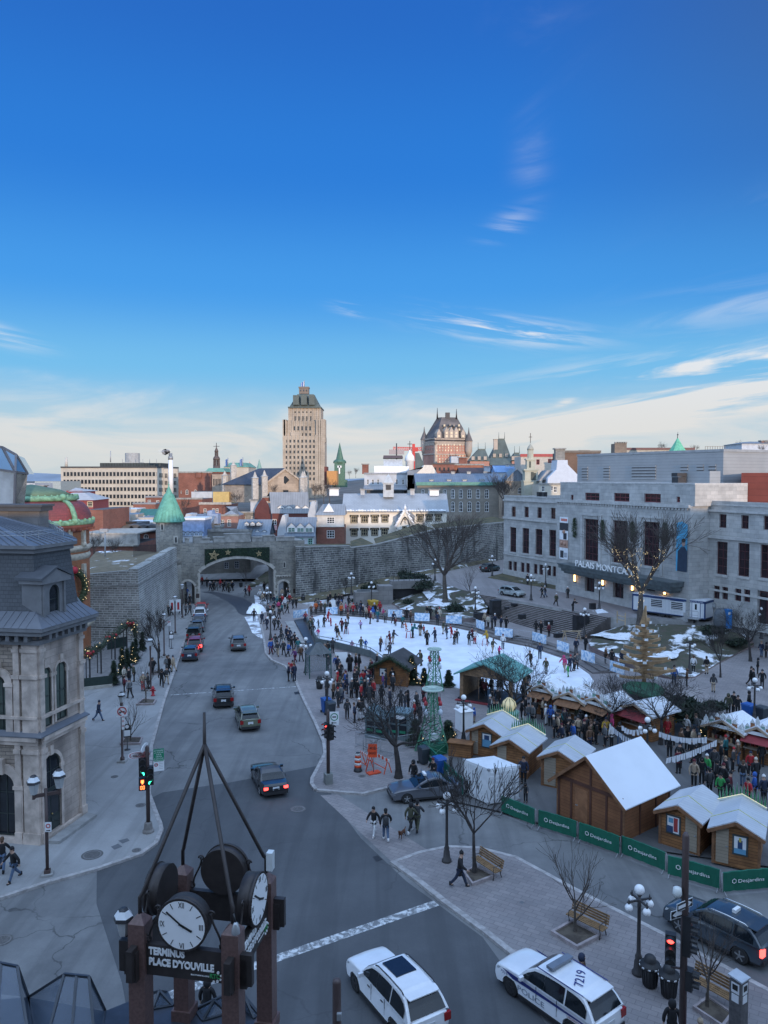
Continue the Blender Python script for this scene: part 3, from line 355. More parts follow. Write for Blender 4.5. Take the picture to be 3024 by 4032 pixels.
for x,y,r,fY in((500,1527,44,.12),(614,1503,24,.1),(867,1512,26,-.1)):
 t,z=TI(af,x,y);r=r*.4822*128/gA;mb=MB();pt=lambda k,q:(t+q*sin(fY+k*pi/5),z+q*cos(fY+k*pi/5))
 for lu,lA in((1,.8),(.5,.34)):
  O=[pt(k,r*lu*(1 if k%2==0 else .42))for k in ab(10)];I=[pt(k,r*lA*(1 if k%2==0 else .4))for k in ab(10)]
  for k in ab(10):j=(k+1)%10;mb.aB([gf.pt(*O[k],.32),gf.pt(*O[j],.32),gf.pt(*I[j],.32),gf.pt(*I[k],.32),gf.pt(*O[k],.4),gf.pt(*O[j],.4),gf.pt(*I[j],.4),gf.pt(*I[k],.4)])
 cj(mb.U('star',kn),{500:'largest golden outline star at the left end of the evergreen banner',614:'small golden outline star second from left on the evergreen banner',867:'golden outline star at the right end of the evergreen banner'}[x],'star','stars on the gate banner')
Y=125.5;ct=AT(av,1105,575,Y);r=(AT(av,1190,700,Y).x-AT(av,1020,700,Y).x)/2;jI=ae('stone_turret','round stone turret with green copper cone roof beside the gate','turret',(ct.x,Y,0));MB().ah((ct.x,Y,0),[(r*1.22,6.6),(r*1.22,7.5),(r*1.02,7.9),(r,8.2),(r,ct.z-.3)],28).ah((ct.x,Y,0),[(r*1.25,0),(r*1.22,6.6)],20).U('turret_wall',gS,jI);gy=AT(av,1103,352,Y).z;mb=MB();n=24;rk=r*1.18;mb.ah((ct.x,Y,0),[(rk,ct.z-.3),(rk,ct.z-.12),(rk*.62,ct.z+(gy-ct.z)*.4),(rk*.3,ct.z+(gy-ct.z)*.74),(rk*.24,ct.z+(gy-ct.z)*.76),(.04,gy)],n,sm=False)
for k in ab(n):
 a=2*pi*k/n;P=[]
 for q,f in((1,0),(.62,.4),(.3,.74)):P.append((ct.x+rk*q*1.01*cos(a),Y+rk*q*1.01*sin(a),ct.z-.1+(gy-ct.z)*f))
 mb.aq(P,.045,4)
mb.aq([(ct.x,Y,gy-.2),(ct.x,Y,gy+.7)],[.06,.02],6).aV((ct.x,Y,gy+.15),.13);mb.U('cone_roof',M('turret_copper',(.12,.33,.24),.55,aj=.25,vs=1.2),jI)
for x,y in((1060,622),(1158,708)):p=AT(av,x,y,Y-r);a=atan2(-1,(p.x-ct.x)/r*1.05);mb=MB();c=Vx((ct.x+cos(a)*r*1,Y+sin(a)*r,p.z));mb.ak(c,(.75,.18,1.2),a+pi/2).ak(c+VC(a)*.06,(.26,.12,.85),a+pi/2,1);mb.U('turret_window',[dY,aT],jI)
P2,P1=Vx((-30.9,96)),Vx((-39.5,96.8));P3=Vx((-33.6,124.5));P4=Vx((-47,124.5));tw=ae('town_wall','pale grey stone town wall with turfed snowy top running to the turret','town wall',(-36,108,0));zc,zf,zl=9.15,8.9,8.2;mb=MB();Z=lambda p,z:(p.x,p.y,z);bt=.5;mb.aA(Z(P1+Vx((0,-bt)),0),Z(P2+Vx((bt,-bt)),0),Z(P2,zc),Z(P1,zl)).aA(Z(P2+Vx((bt,-bt)),0),Z(P3+Vx((bt,0)),0),Z(P3,zf),Z(P2,zc)).aA(Z(P4,0),Z(P1,0),Z(P1,zl),Z(P4,zl));mb.U('wall_face',iH,tw);mb=MB()
for i in ab(3):a,b=P2.lerp(P3,i/3),P2.lerp(P3,(i+1)/3);z=zc+.12*i;mb.aB([Z(a+Vx((.06,0)),z-.9),Z(b+Vx((.06,0)),z-.9),Z(b+Vx((-1.1,0)),z-.9),Z(a+Vx((-1.1,0)),z-.9),Z(a+Vx((.06,0)),z+.12),Z(b+Vx((.06,0)),z+.12),Z(b+Vx((-1.1,0)),z+.12),Z(a+Vx((-1.1,0)),z+.12)])
mb.aB([Z(P1+Vx((0,-.06)),zl-.3),Z(P2+Vx((0,-.06)),zc-.3),Z(P2+Vx((0,.7)),zc-.3),Z(P1+Vx((0,.7)),zl-.3),Z(P1+Vx((0,-.06)),zl+.05),Z(P2+Vx((0,-.06)),zc+.05),Z(P2+Vx((0,.7)),zc+.05),Z(P1+Vx((0,.7)),zl+.05)]);mb.U(fN,iH,tw);MB().aC((-39.5,96.22,6.7),(-30.78,95.5,7.35),.12,.22).aC((-30.72,95.6,7.35),(-33.3,124.4,7.35),.12,.22).U('string_course',cE,tw);mb=MB();K=8
for i in ab(K):
 for j in ab(6):f=lambda a,b:Vx((*P1.lerp(P2,a).lerp(P4.lerp(P3,a),b),zl+.05+(zc-zl-.3)*a*(1-b)+.5*b+.25*sin(a*5)*sin(b*7)));a0,a1,b0,b1=.02+.9*i/K,.02+.9*(i+1)/K,.03+.95*j/6,.03+.95*(j+1)/6;mb.aA(f(a0,b0),f(a1,b0),f(a1,b1),f(a0,b1))
mb.U('turf_top',bG('wall_top_turf',(.2,.155,.095),(.8,.82,.86),.22,.56,.6,dC=(.15,.12,.075)),tw);kj=ae('town_wall','long dark damp-stained stone town wall right of the gate below the white hall','town wall',(4,140,0));xt=[(1165,2156),(1365,2153),(1366,2160),(1439,2148),(1775,2087),(1990,2055)];e6=[Vx((wb[1].x,wb[1].y)),Vx((wb[2].x,wb[2].y)),Vx((wb[2].x+.1,wb[2].y)),Vx((wb[3].x-2.4,wb[3].y-.8)),Vx((wb[4].x+1.5,wb[4].y+2.5)),Vx((wb[5].x+1.5,wb[5].y))];ev=[AT('X',x,y,p.y).z for(x,y),p in zip(xt,e6)];mb=MB()
for i in ab(5):a,b=e6[i],e6[i+1];mb.aA(Z(a+Vx((0,-.35)),-.5),Z(b+Vx((0,-.35)),-.5),Z(b,ev[i+1]),Z(a,ev[i]))
mb.U('wall_face',ja,kj);mb=MB()
for i in(0,2,3,4):a,b=e6[i],e6[i+1];q=[Z(a+Vx((0,-.12)),ev[i]),Z(b+Vx((0,-.12)),ev[i+1]),Z(b+Vx((-.2,1.1)),ev[i+1]),Z(a+Vx((-.2,1.1)),ev[i])];mb.aB(q+[(x,y,z+.18)for x,y,z in q])
mb.U('coping',cE,kj);mb=MB()
for i in(2,3,4):a,b=e6[i],e6[i+1];mb.aA(Z(a+Vx((0,1)),ev[i]+.1),Z(b+Vx((0,1)),ev[i+1]+.1),Z(b+Vx((-3,9)),ev[i+1]+.75),Z(a+Vx((-.5,9)),ev[i]+.55))
mb.aA(Z(e6[0]+Vx((0,1)),ev[0]),Z(e6[1]+Vx((0,1)),ev[1]),Z(e6[1]+Vx((0,6)),ev[1]+.02),Z(e6[0]+Vx((0,6)),ev[0]+.02));mb.U('turf_top',i9,kj);lM=BR('corner_sandstone',(.475,.385,.325),(.4,.325,.275),(.27,.235,.2),1.1,.42,.01,aw=.35,ss=.6,a5=.4,e7=.25);lB=BR('rock_faced_stone',(.35,.28,.225),(.27,.22,.175),(.18,.15,.125),.55,.22,.02,aw=.3,ss=.8,a5=.9);km=M('carved_sandstone',(.49,.405,.345),.88,aj=.28,vs=1.1,a5=.35,bs=10);jb=BR('grey_slate',(.08,.083,.09),(.064,.067,.073),(.034,.036,.04),.3,.22,.012,r=.6,aw=.2,a5=.5);fa=M('blue_grey_sheet_roof',(.145,.153,.172),.42,.2,aj=.12,vs=.8);ht=M('grey_painted_cornice',(.16,.16,.165),.55,aj=.15,vs=1.2);bA=bZ((-34,44.6),(-19.25,42.35));aL=bZ((-19.25,42.35),(-18.35,46.2));lb=ae('corner_building','carved sandstone corner building with grey slate mansard and arched windows',bN,(-24,46,0));dS=bZ((-18.35,46.2),(-26.5,62));zb=6.25;dj=aL.aQ('E',640,1130,.7)[1];zm=aL.aQ('E',560,395,0)[1];dq=[];jg=[]
def o_(f,k,x0,y0,x1,y1,cO=True,n=0):t0,t1,z0,z1=f.bv(k,x0,y0,x1,y1,n);return(t0,t1,z0,z1,cO)
dO=bA.aQ(at,-55,400)[0],bA.aQ(at,57,400)[0],bA.aQ(at,30,615)[1],bA.aQ(at,0,120)[1],True;f9=bA.aQ(at,-60,1200)[0],bA.aQ(at,132,1200)[0],.35,bA.aQ(at,40,912)[1],True;dq=[dO,f9]+[(dO[0]-4.4,dO[1]-4.4,dO[2],dO[3],True),(f9[0]-4.4,f9[1]-4.4,.35,f9[3],True)];v1=o_(aL,at,326,52,420,548);v2=o_(aL,at,455,5,543,480);dr=aL.aQ(at,342,1200)[0],aL.aQ(at,502,1200)[0],.42,aL.aQ(at,420,760)[1],True;jg=[v1,v2,dr];aL.b7(bA.b7(MB(),0,bA.L,0,dj,dq,.35,0,mr=1),0,aL.L,0,dj,jg,.13,1,mr=1).aA(dS.pt(0,0),dS.pt(dS.L,0),dS.pt(dS.L,dj),dS.pt(0,dj),0).aA(bA.pt(0,0,-14),bA.pt(0,0),bA.pt(0,dj),bA.pt(0,dj,-14),0).U(aZ,[lB,lM],lb);ib=M('dark_green_frame',(.03,.04,.038),.5,aj=.05)
for f,o in((bA,dq[0]),(bA,dq[2]),(aL,v1),(aL,v2)):f.a9(lb,o,-.3 if f is bA else-.1,ib,M('curtained_glass',(.09,.115,.1),.12,aj=.2,vs=.5),2,2,.07)
for o in(dq[1],dq[3]):bA.a9(lb,o,-.3,ib,aT,2,3,.09,'shop_window')
a,b,c,d=dr[:4];aL.a9(lb,(a,b,2.9,d,True),-.1,ib,aT,2,2,.07,'door_fanlight');mb=aL.bx(MB(),a,b,c,2.88,-.16,-.1)
for s0,s1 in((a+.1,(a+b)/2-.05),((a+b)/2+.05,b-.1)):aL.bx(aL.bx(mb,s0,s1,1.35,2.7,-.1,-.08,1),s0,s1,.55,1.2,-.1,-.07).aq([aL.pt(s0+(s1-s0)*q,1-.25*q,-.06)for q in(0,.3,.6,1)],.03,5)
dd=mb.U(dw,[ib,aT],lb);mb=MB().aV(aL.pt((a+b)/2+.1,1.4,-.05),.05);mb.U('handle',M('brass',(.5,.36,.14),.3,1),dd)
def fC(f,o,w,n,name='arch_moulding',key=True,ho=None):
 a,b,c,d=o[:4];r=(b-a)/2;cx,hF=(a+b)/2,d-r;mb=MB();pr=None
 for i in ab(13):
  th=pi*i/12;ci,si=-cos(th),sin(th);q=cx+ci*r,hF+si*r,cx+ci*(r+w),hF+si*(r+w)
  if pr:mb.aB([f.pt(pr[0],pr[1],n),f.pt(q[0],q[1],n),f.pt(q[0],q[1],-.05),f.pt(pr[0],pr[1],-.05),f.pt(pr[2],pr[3],n),f.pt(q[2],q[3],n),f.pt(q[2],q[3],-.05),f.pt(pr[2],pr[3],-.05)])
  pr=q
 lo=c if ho is None else ho
 for s0,s1 in((a-w,a),(b,b+w)):f.bx(f.bx(mb,s0,s1,lo,hF,-.05,n*.8),s0-.06,s1+.06,hF-.18,hF+.02,-.05,n*1.3)
 if key:f.bx(mb,cx-.14,cx+.14,hF+r-.05,hF+r+w+.3,-.05,n*1.9)
 return mb.U(name,km,lb)
for f,o,w in((bA,dq[0],.42),(bA,dq[1],.5),(bA,dq[2],.42),(bA,dq[3],.5),(aL,v1,.13),(aL,v2,.13),(aL,dr,.2)):fC(f,o,w,.16 if f is bA else .05)
mb=MB()
for f,t0,t1 in((bA,bA.aQ(at,190,300)[0],bA.L),(aL,0,.36),(aL,aL.L-.42,aL.L),(bA,dO[1]+.5,dO[1]+.85),(bA,dO[0]-.9,dO[0]-.5)):f.bx(f.bx(f.bx(f.bx(f.bx(mb,t0,t1,0,dj,-.05,.14),t0-.05,t1+.05,0,.75,-.05,.22),t0-.06,t1+.06,9.5,9.7,-.05,.26),t0-.04,t1+.04,dj-1,dj-.8,-.05,.22),t0-.04,t1+.04,zb-1,zb-.75,-.05,.22)
mb.U('pilaster',km,lb)
def gV(n,z):a,b=bA.pt(0,z,n),aL.pt(0,z,n);d=bA.u.x*aL.u.y-bA.u.y*aL.u.x;w=((b.x-a.x)*aL.u.y-(b.y-a.y)*aL.u.x)/d;return Vx((a.x+bA.u.x*w,a.y+bA.u.y*w,z))
def d7(mb,b9,e=0,m=0):
 R_=[[bA.pt(0,z,n)for n,z in b9],[gV(n,z)for n,z in b9],[aL.pt(aL.L+max(n,0)*.5+e,z,n)for n,z in b9]]
 for i in ab(2):
  for j in ab(len(b9)-1):mb.aA(R_[i][j],R_[i+1][j],R_[i+1][j+1],R_[i][j+1],m)
 mb.add(R_[2],[tuple(range(len(b9)))],m)
mb=MB()
for f,L in((bA,bA.L),(aL,aL.L)):f.bx(f.bx(f.bx(f.bx(mb,0,L,zb-.25,zb,-.05,.34),0,L,zb-.5,zb-.25,-.05,.2),0,L,zb+.95,zb+1.1,-.05,.2),0,L,0,.4,-.05,.2)
mb.U('belt_course',km,lb);mb=MB();d7(mb,[(0,zb),(.38,zb),(.38,zb+.06),(.03,zb+.28)]);mb.U('lead_flashing',fa,lb);mb=MB()
for f,L in((bA,bA.L),(aL,aL.L)):
 for i in ab(int(L/.55)):f.bx(mb,.2+i*.55,.42+i*.55,dj-.3,dj+.05,-.05,.62)
d7(mb,[(0,dj-.55),(.3,dj-.55),(.3,dj-.3),(.1,dj-.25),(.1,dj+.05),(.78,dj+.05),(.78,dj+.22),(.92,dj+.3),(.92,dj+.5),(0,dj+.5)]);mb.U('eaves_cornice',ht,lb);zk=dj+.5;mb=MB()
for f,L in((bA,bA.L),(aL,aL.L)):
 for i in ab(int(L/.45)+1):t=i*.45;mb.aC(f.pt(t,zk+.02,.93),f.pt(t,zk+.76,-.1),.03,.05)
mb.aA(dS.pt(0,zk,.5),dS.pt(dS.L,zk,.5),dS.pt(dS.L,zk+.75,-.1),dS.pt(0,zk+.75,-.1));d7(mb,[(.95,zk+.01),(-.1,zk+.75)]);mb.U('skirt_roof',fa,lb);mb=MB();zq=zk+.7;d7(mb,[(-.1,zq),(-.6,zm)],-.1);a_,ls=aL.pt(aL.L-.1,zq,-.1),aL.pt(aL.L-.1,zm,-.6);mb.aA(a_,dS.pt(dS.L,zq,-.3),dS.pt(dS.L,zm,-.6),ls);mb.U('slate_mansard',jb,lb);mb=MB();d7(mb,[(-.7,zm-.08),(-.4,zm-.05),(-.4,zm+.15),(-.15,zm+.22),(-.15,zm+.42),(-1,zm+.42)]);mb.U('upper_cornice',ht,lb);mb=MB();zz=zm+.42;ju=Vx((-27.5,50.5,zz+1.75));gv=[bA.pt(0,zz,-.15),gV(-.15,zz),aL.pt(aL.L+.2,zz,-.25),dS.pt(dS.L,zz,-.25),Vx((-36,62,zz))]
for i in ab(4):
 a,b=gv[i],gv[i+1];mb.add([a,b,ju],[(0,1,2)]);k=int((b-a).length/.5)
 for j in ab(1,k):p=a.lerp(b,j/k);mb.aC(p+VZ(.03),p.lerp(ju,.88)+VZ(.03),.04,.06)
mb.U('sheet_metal_roof',fa,lb);mb=MB()
for i in ab(3):
 a,b=gv[i].lerp(ju,.12)+VZ(.28),gv[i+1].lerp(ju,.12)+VZ(.28);mb.aq([a,b],.022,5).aq([a+VZ(.2),b+VZ(.2)],.018,5)
 for j in ab(int((b-a).length/1.2)):p=a.lerp(b,j*1.2/(b-a).length);mb.aC(p-VZ(.3),p+VZ(.2),.03)
mb.U('snow_rail',aK,lb);t0,t1=aL.aQ('E',395,850,.3)[0],aL.aQ('E',612,850,.3)[0];z0=zk+.25;z1=aL.aQ('E',500,690,.3)[1];zt=aL.aQ('E',560,560,.4)[1];mb=MB();ow=aL.aQ('E',462,850,.25)[0],aL.aQ('E',556,850,.25)[0],aL.aQ('E',505,985,.25)[1],aL.aQ('E',505,715,.25)[1],True;aL.b7(mb,t0,t1,z0,z1,[ow],.2,0,.25)
for t in(t0,t1):mb.aA(aL.pt(t,z0,.25),aL.pt(t,z0,-1),aL.pt(t,z1,-1),aL.pt(t,z1,.25))
aL.bx(mb,t0-.25,t1+.25,z1,z1+.22,-1,.5)
for t in(t0+.05,t1-.2):aL.bx(mb,t,t+.15,z0,z1,.25,.36)
tm=(t0+t1)/2;mb.add([aL.pt(t0-.3,z1+.22,.5),aL.pt(t1+.3,z1+.22,.5),aL.pt(tm,zt,.5)],[(0,1,2)])
for s0 in(t0-.35,t1+.35):A_,B_=aL.pt(s0,z1+.22,.58),aL.pt(tm,zt+.05,.58);C_,D_=aL.pt(tm,zt+.05,-1.2),aL.pt(s0,z1+.22,-1.2);q=[A_,B_,C_,D_]if s0<tm else[B_,A_,D_,C_];mb.aB(q+[v+VZ(.14)for v in q],1)
dm=mb.U('dormer',[ht,M('dormer_slate',(.075,.08,.09),.55)],lb);fr=aL.a9(dm,ow,.1,ib,aT,1,2,.05,gZ);mb=MB();q=AT('E',370,190,52);AF=bZ((-40,53.5),(q.x,52));lV,iw=zm+.3,AF.aQ('E',200,28)[1];bQ(mb,AF,0,AF.L,1.2,lV,iw,(),0);mb.U('attic_block',BR('attic_granite',(.235,.215,.205),(.2,.185,.175),(.15,.14,.135),1.4,.5,.012),lb);AF.bx(AF.bx(MB(),0,AF.L+.3,iw,iw+.3,-1.2,.35),0,AF.L+.45,iw+.3,iw+.45,-1.2,.5).U('attic_cornice',M('dark_cornice',(.06,.063,.07),.5),lb);MB().bL([tuple(aL.pt(.1,0,.3))[:2],tuple(aL.pt(aL.L-.1,0,.3))[:2],tuple(aL.pt(aL.L-.2,0,1))[:2],tuple(aL.pt(.2,0,1))[:2]],0,.3).U('door_step',eW,lb);gb=ae('glass_tower','faceted blue glass building rising behind the slate roof at the left edge',bN,(-34,64,0));p=lambda x,y,Y=62:AT(av,x,y,Y);GF=M('sky_reflecting_glass',(.1,.19,.3),.05,.3,aj=.15,vs=.3);lL=M('glazing_bar',(.1,.11,.13),.4,.5);mb=MB();a,b,c,d=p(-260,60),p(15,100),p(105,150),p(180,275,63);e,f_,gq=p(-260,210),p(100,262,61.2),p(180,276,63.2);mb.add([a,b,f_,e],[(3,2,1,0)]).add([b,c,f_],[(2,1,0)]).add([c,d,f_],[(2,1,0)]).add([e,f_,p(95,470,61.2),p(-260,470)],[(3,2,1,0)],1).add([f_,gq,p(160,472,63.2),p(95,470,61.2)],[(3,2,1,0)],2);bk=[v+Vx((-4,10,0))for v in(a,c,d)];mb.add([a,c,bk[1],bk[0]],[(0,1,2,3)],1).add([c,d,bk[2],bk[1]],[(0,1,2,3)],1);mb.U('glass_skin',[GF,M('pale_glass_wall',(.17,.22,.27),.15,aj=.25,vs=.5),M('mirror_panel',(.4,.4,.4),.12,.9,aj=.5,vs=.35)],gb);mb=MB()
for s_,t_ in((a,b),(b,c),(c,d),(b,f_),(c,f_),(e,f_),(f_,d),(f_,p(95,470,61.2)),(p(-60,225,61.9),p(-60,470,61.9)),(p(55,255,61.4),p(55,470,61.4)),(a.lerp(b,.6),e.lerp(f_,.6))):mb.aC(s_,t_,.16)
mb.U('glazing_bars',lL,gb);th=ae('brick_theatre','orange brick theatre with curved red roof trimmed in green copper','theatre',(-40,86,0));OB=BR('orange_brick',(.4,.145,.06),(.34,.12,.05),(.3,.16,.09),.5,.17,.012,aw=.25,ss=.5);ct=Vx((-39.9,87,0));rb=6.05;zg=AT(av,560,610,83).z;MB().ah(ct,[(rb,0),(rb,zg-.9)],28,sm=False,a0=.11).U('brick_wall',OB,th);mb=MB()
for z,h,o in((AT('E',800,400,84).z,.45,.3),(AT('E',800,475,84).z,.4,.12)):mb.ah(ct,[(rb,z-.3),(rb+o*.5,z-.1),(rb+o,z),(rb+o,z+h*.5),(rb+o*.3,z+h),(rb,z+h)],28,a0=.11)
for k in ab(9):an=-pi/2+(k-4)*.36;c_=ct+VC(an)*(rb+.12);mb.ak(c_+VZ(9.3),(.55,.35,3.4),an+pi/2).ak(c_+VZ(14.1),(.5,.4,1.8),an+pi/2).aV(c_+VZ(13.2),.36)
mb.ah(ct,[(rb+.05,3.6),(rb+.5,4),(rb+.5,4.4),(rb+.05,4.7)],28,a0=.11);mb.U('carved_stone_trim',M('cream_carved_stone',(.5,.43,.33),.85,aj=.3,vs=1.3,a5=.5,bs=8),th);mb=MB().ah(ct,[(rb+.05,zg-.95),(rb+.2,zg-.7),(rb+.5,zg-.35),(rb+.5,zg-.1)],28,a0=.11)
for k in ab(40):an=2*pi*k/40;mb.ak(ct+Vx((cos(an)*(rb+.4),sin(an)*(rb+.4),zg-.62)),(.3,.5,.25),an+pi/2)
mb.U('red_cornice',M('oxide_red_cornice',(.2,.07,.05),.7,aj=.2),th);zd=AT(av,430,455,83).z;RT=BR('red_fish_scale_slate',(.22,.05,.05),(.17,.042,.042),(.09,.025,.025),.45,.24,.012,r=.55,aw=.3,ss=.4);b9=[(rb+.3,zg+.35),(rb+.25,zg+(zd-zg)*.4),(rb-.1,zg+(zd-zg)*.7),(rb-.6,zg+(zd-zg)*.9),(rb-1.4,zd)];MB().ah(ct,b9,28,a0=.11,cap=False).U('red_slate_roof',RT,th);kV=M('weathered_copper_trim',(.15,.3,.19),.7,aj=.35,vs=2.5);mb=MB().ah(ct,[(rb+.6,zg-.1),(rb+.65,zg+.25),(rb+.35,zg+.45)],28,a0=.11)
for k in ab(36):an=2*pi*k/36;mb.aV(ct+Vx((cos(an)*(rb+.5),sin(an)*(rb+.5),zg+.4)),.2,8,5)
mb.ah(ct,[(rb-1.35,zd-.05),(rb-1,zd+.1),(rb-1.05,zd+.5),(rb-1.5,zd+.55)],28,a0=.11)
for k in ab(44):an=2*pi*k/44;mb.aV(ct+Vx((cos(an)*(rb-1.2),sin(an)*(rb-1.2),zd+.55)),.14,6,4)
an=-.42;P=[ct+Vx((cos(an)*(r_+.15),sin(an)*(r_+.15),z_))for r_,z_ in b9];mb.aq(P,[.34,.3,.28,.26,.24],8).aV(P[-1]+VZ(.4),.4).aV(P[0],.4);mb.U('copper_trim',kV,th);MB().ah(ct+VZ(zd+.5),[(rb-1.4,0),(rb-3,.7),(.1,1.3)],28).U('upper_roof',M('dull_green_roof',(.1,.16,.1),.7),th);an=-pi/2+.12;c_=ct+VC(an)*(rb+.25)+VZ(zg+1.55);mb=MB().aq([c_+Vx((0,-.15,0)),c_+Vx((0,.3,0))],[.01,.01],4)
for i in ab(16):a0,a1=2*pi*i/16,2*pi*(i+1)/16;mb.aq([c_+Vx((cos(a0)*.45,-.1,sin(a0)*.8)),c_+Vx((cos(a1)*.45,-.1,sin(a1)*.8))],.17,6)
mb.ak(c_+Vx((0,-.1,-.95)),(1.3,.4,.35));ov=mb.U('oval_dormer',kV,th);mb=MB().ah(c_+Vx((0,-.06,0)),[(.4,-.01),(.4,.01)],16);MB().add([c_+Vx((cos(2*pi*i/16)*.42,-.08,sin(2*pi*i/16)*.76))for i in ab(16)],[tuple(range(16))]).U('oval_pane',aT,ov);an=-.56;ax=VC(an);tg=Vx((-ax.y,ax.x,0));c_=ct+ax*(rb+.45)+Vx((0,0,AT('E',720,760,83).z));mb=MB();rr=RND(8);rw=2
for i in ab(900):a=rr.uniform(0,6.283);q=c_+(tg*cos(a)+VZ(1)*sin(a))*(rw+rr.gauss(0,.26))+ax*rr.uniform(-.1,.45);d1=GV(rr)*.22;d2=GV(rr)*.09;mb.add([q-d1,q+d2,q+d1],[(0,1,2)],0)
for i in ab(28):mb.aq([c_+(tg*cos(i*.2244)+VZ(1)*sin(i*.2244))*rw,c_+(tg*cos(i*.2244+.23)+VZ(1)*sin(i*.2244+.23))*rw],.36,6)
wr=mb.U('christmas_wreath',M('wreath_green',(.06,.075,.035),.9,aj=.3,vs=6));cj(wr,'large green Christmas wreath with red bow on the orange brick theatre','wreath');mb=MB()
for i in ab(60):a=rr.uniform(0,6.283);mb.aV(c_+(tg*cos(a)+VZ(1)*sin(a))*(rw+rr.gauss(0,.15))+ax*rr.uniform(.3,.5),.03,5,3)
mb.U('fairy_lights',M('warm_bulb',(.8,.6,.3),.5,aj=0,dc=(1,.72,.35),es=1.6),wr);mb=MB();bc=c_+VZ(rw)+ax*.35
for s_ in(-1,1):mb.aV(bc+tg*.45*s_,.42,8,6).aC(bc,bc+tg*.4*s_+VZ(-1),.25,.1)
mb.aV(bc,.2,8,6);mb.U('red_bow',M('red_ribbon',(.42,.02,.035),.6),wr);HB=BR('hotel_brick',(.3,.19,.13),(.26,.16,.11),(.3,.28,.25),.6,.2,.012)
def cY(name,au,x0,x1,y0,y1,h):t=ae(name,au,bN,((x0+x1)/2,(y0+y1)/2,0));f=bZ((x0,y1),(x1,y1));f=bZ((x1,y1),(x0,y1));mb=MB();ep=[];L=x1-x0;bQ(mb,f,0,L,y1-y0,0,h,ep,0,.2);mb.U(aZ,HB,t);f.bx(MB(),0,L,h,h+.8,-1,.3).U(fN,cE,t)
cY('hotel','tall brick hotel behind the viewpoint',-62,23,-22,-1.6,22.5);cY('shade_block','unseen brick block added beside the hotel behind the viewpoint to cast shade',23.4,38,-24,-6,26);cY('long_shade_block','long unseen brick block added behind the viewpoint to cast shade',38.4,190,-26,-8,26);lf=BR('hall_limestone',(.47,.455,.43),(.37,.365,.35),(.26,.255,.24),1.25,.5,.014,aw=.22,ss=.5,a5=.3);kA=M('hall_trim_stone',(.43,.42,.4),.85,aj=.15,vs=1.2);f8=M('burgundy_metal',(.075,.022,.025),.45,aj=.15);iJ=M('burgundy_tinted_glass',(.025,.016,.02),.1,aj=.4,vs=.5);f6=BR('grey_metal_cladding',(.3,.315,.325),(.285,.3,.31),(.2,.21,.215),60,.45,.02,r=.5,aw=.1,a5=.15);HL=22.4,143.5;HD=Vx((.38,-.925)).normalized();pp=lambda t,n=0:(HL[0]+HD.x*t-HD.y*-n*1,0);HF=bZ(HL,(HL[0]+HD.x*66,HL[1]+HD.y*66));bV=ae('concert_hall','wide pale limestone concert hall with burgundy windows and lettered canopy','concert hall',(32,118,TZ));aN=3.2;fq,gz=21.4,49.8;ev=17.3;zl=TZ-.1  # unseen blocks added beside the hotel; all three heights set for cast shade
def bY(x0,y0,x1,y1,n=0):return HF.bv(ao,x0,y0,x1,y1,n)
L1=[(99,455,124,517),(177,457,203,520),(256,460,282,525),(338,463,366,530)];L2=[(90,581,127,732),(165,586,205,740),(244,592,286,748),(328,597,369,757)];L3=[(80,787,101,841),(110,790,131,847),(155,796,177,854),(187,799,209,858),(234,805,256,865),(267,808,290,870),(316,814,339,876),(349,818,369,880)];hP=[bY(*q)for q in L1+L2+L3];R1=[(1362,502,1406,584),(1495,508,1541,590),(1632,513,1680,597)];R2=[(1346,669,1411,868),(1476,678,1545,880),(1612,688,1684,892)];R3=[(1328,937,1364,1016),(1380,944,1415,1020),(1457,955,1496,1030),(1512,960,1550,1035)];gn=[bY(*q)for q in R1+R2+R3]+[(bY(1594,970,1690,1060)[0],bY(1594,970,1690,1060)[1],zl,bY(1594,970,1690,1060)[3])];eQ=[bY(*q,aN)for q in[(539,531,626,785),(712,540,804,800),(897,548,997,820)]];fH=[]
for q in[(545,878,603,975),(716,897,780,1002),(923,925,972,968)]:o=bY(*q,aN);fH.append((o[0],o[1],TZ if q[0]<900 else o[2],o[3]))
iL=[bY(*q,aN)for q in[(446,384,462,418),(533,372,620,418),(708,374,802,424),(892,377,992,430),(1087,395,1109,430)]];iV=HF.aQ(ao,200,535)[1];hH=HF.aQ(ao,200,765)[1];do=HF.aQ(ao,200,395)[1];mb=HF.b7(HF.b7(MB(),0,fq,zl,do,hP,.35),gz,66,zl,HF.aQ(ao,1480,440)[1]+.3,gn,.35);zA=HF.aQ(ao,780,435,aN)[1];zT=HF.aQ(ao,780,318,aN)[1];HF.b7(mb,fq,gz,zl,zA,eQ+fH,.5,n=aN);h3,h_=HF.aQ(ao,383,380,aN)[0],HF.aQ(ao,1200,400,aN)[0];HF.b7(mb,h3,h_,zA,zT,iL,.3,n=aN-.4)
for t in(fq,gz):q=[HF.pt(t,zl,0),HF.pt(t,zl,aN),HF.pt(t,zA,aN),HF.pt(t,zA,0)];mb.aA(*(q if t==fq else[q[1],q[0],q[3],q[2]]))
for t in(h3,h_):q=[HF.pt(t,zA,-6),HF.pt(t,zA,aN-.4),HF.pt(t,zT,aN-.4),HF.pt(t,zT,-6)];mb.aA(*(q if t==h3 else[q[1],q[0],q[3],q[2]]))
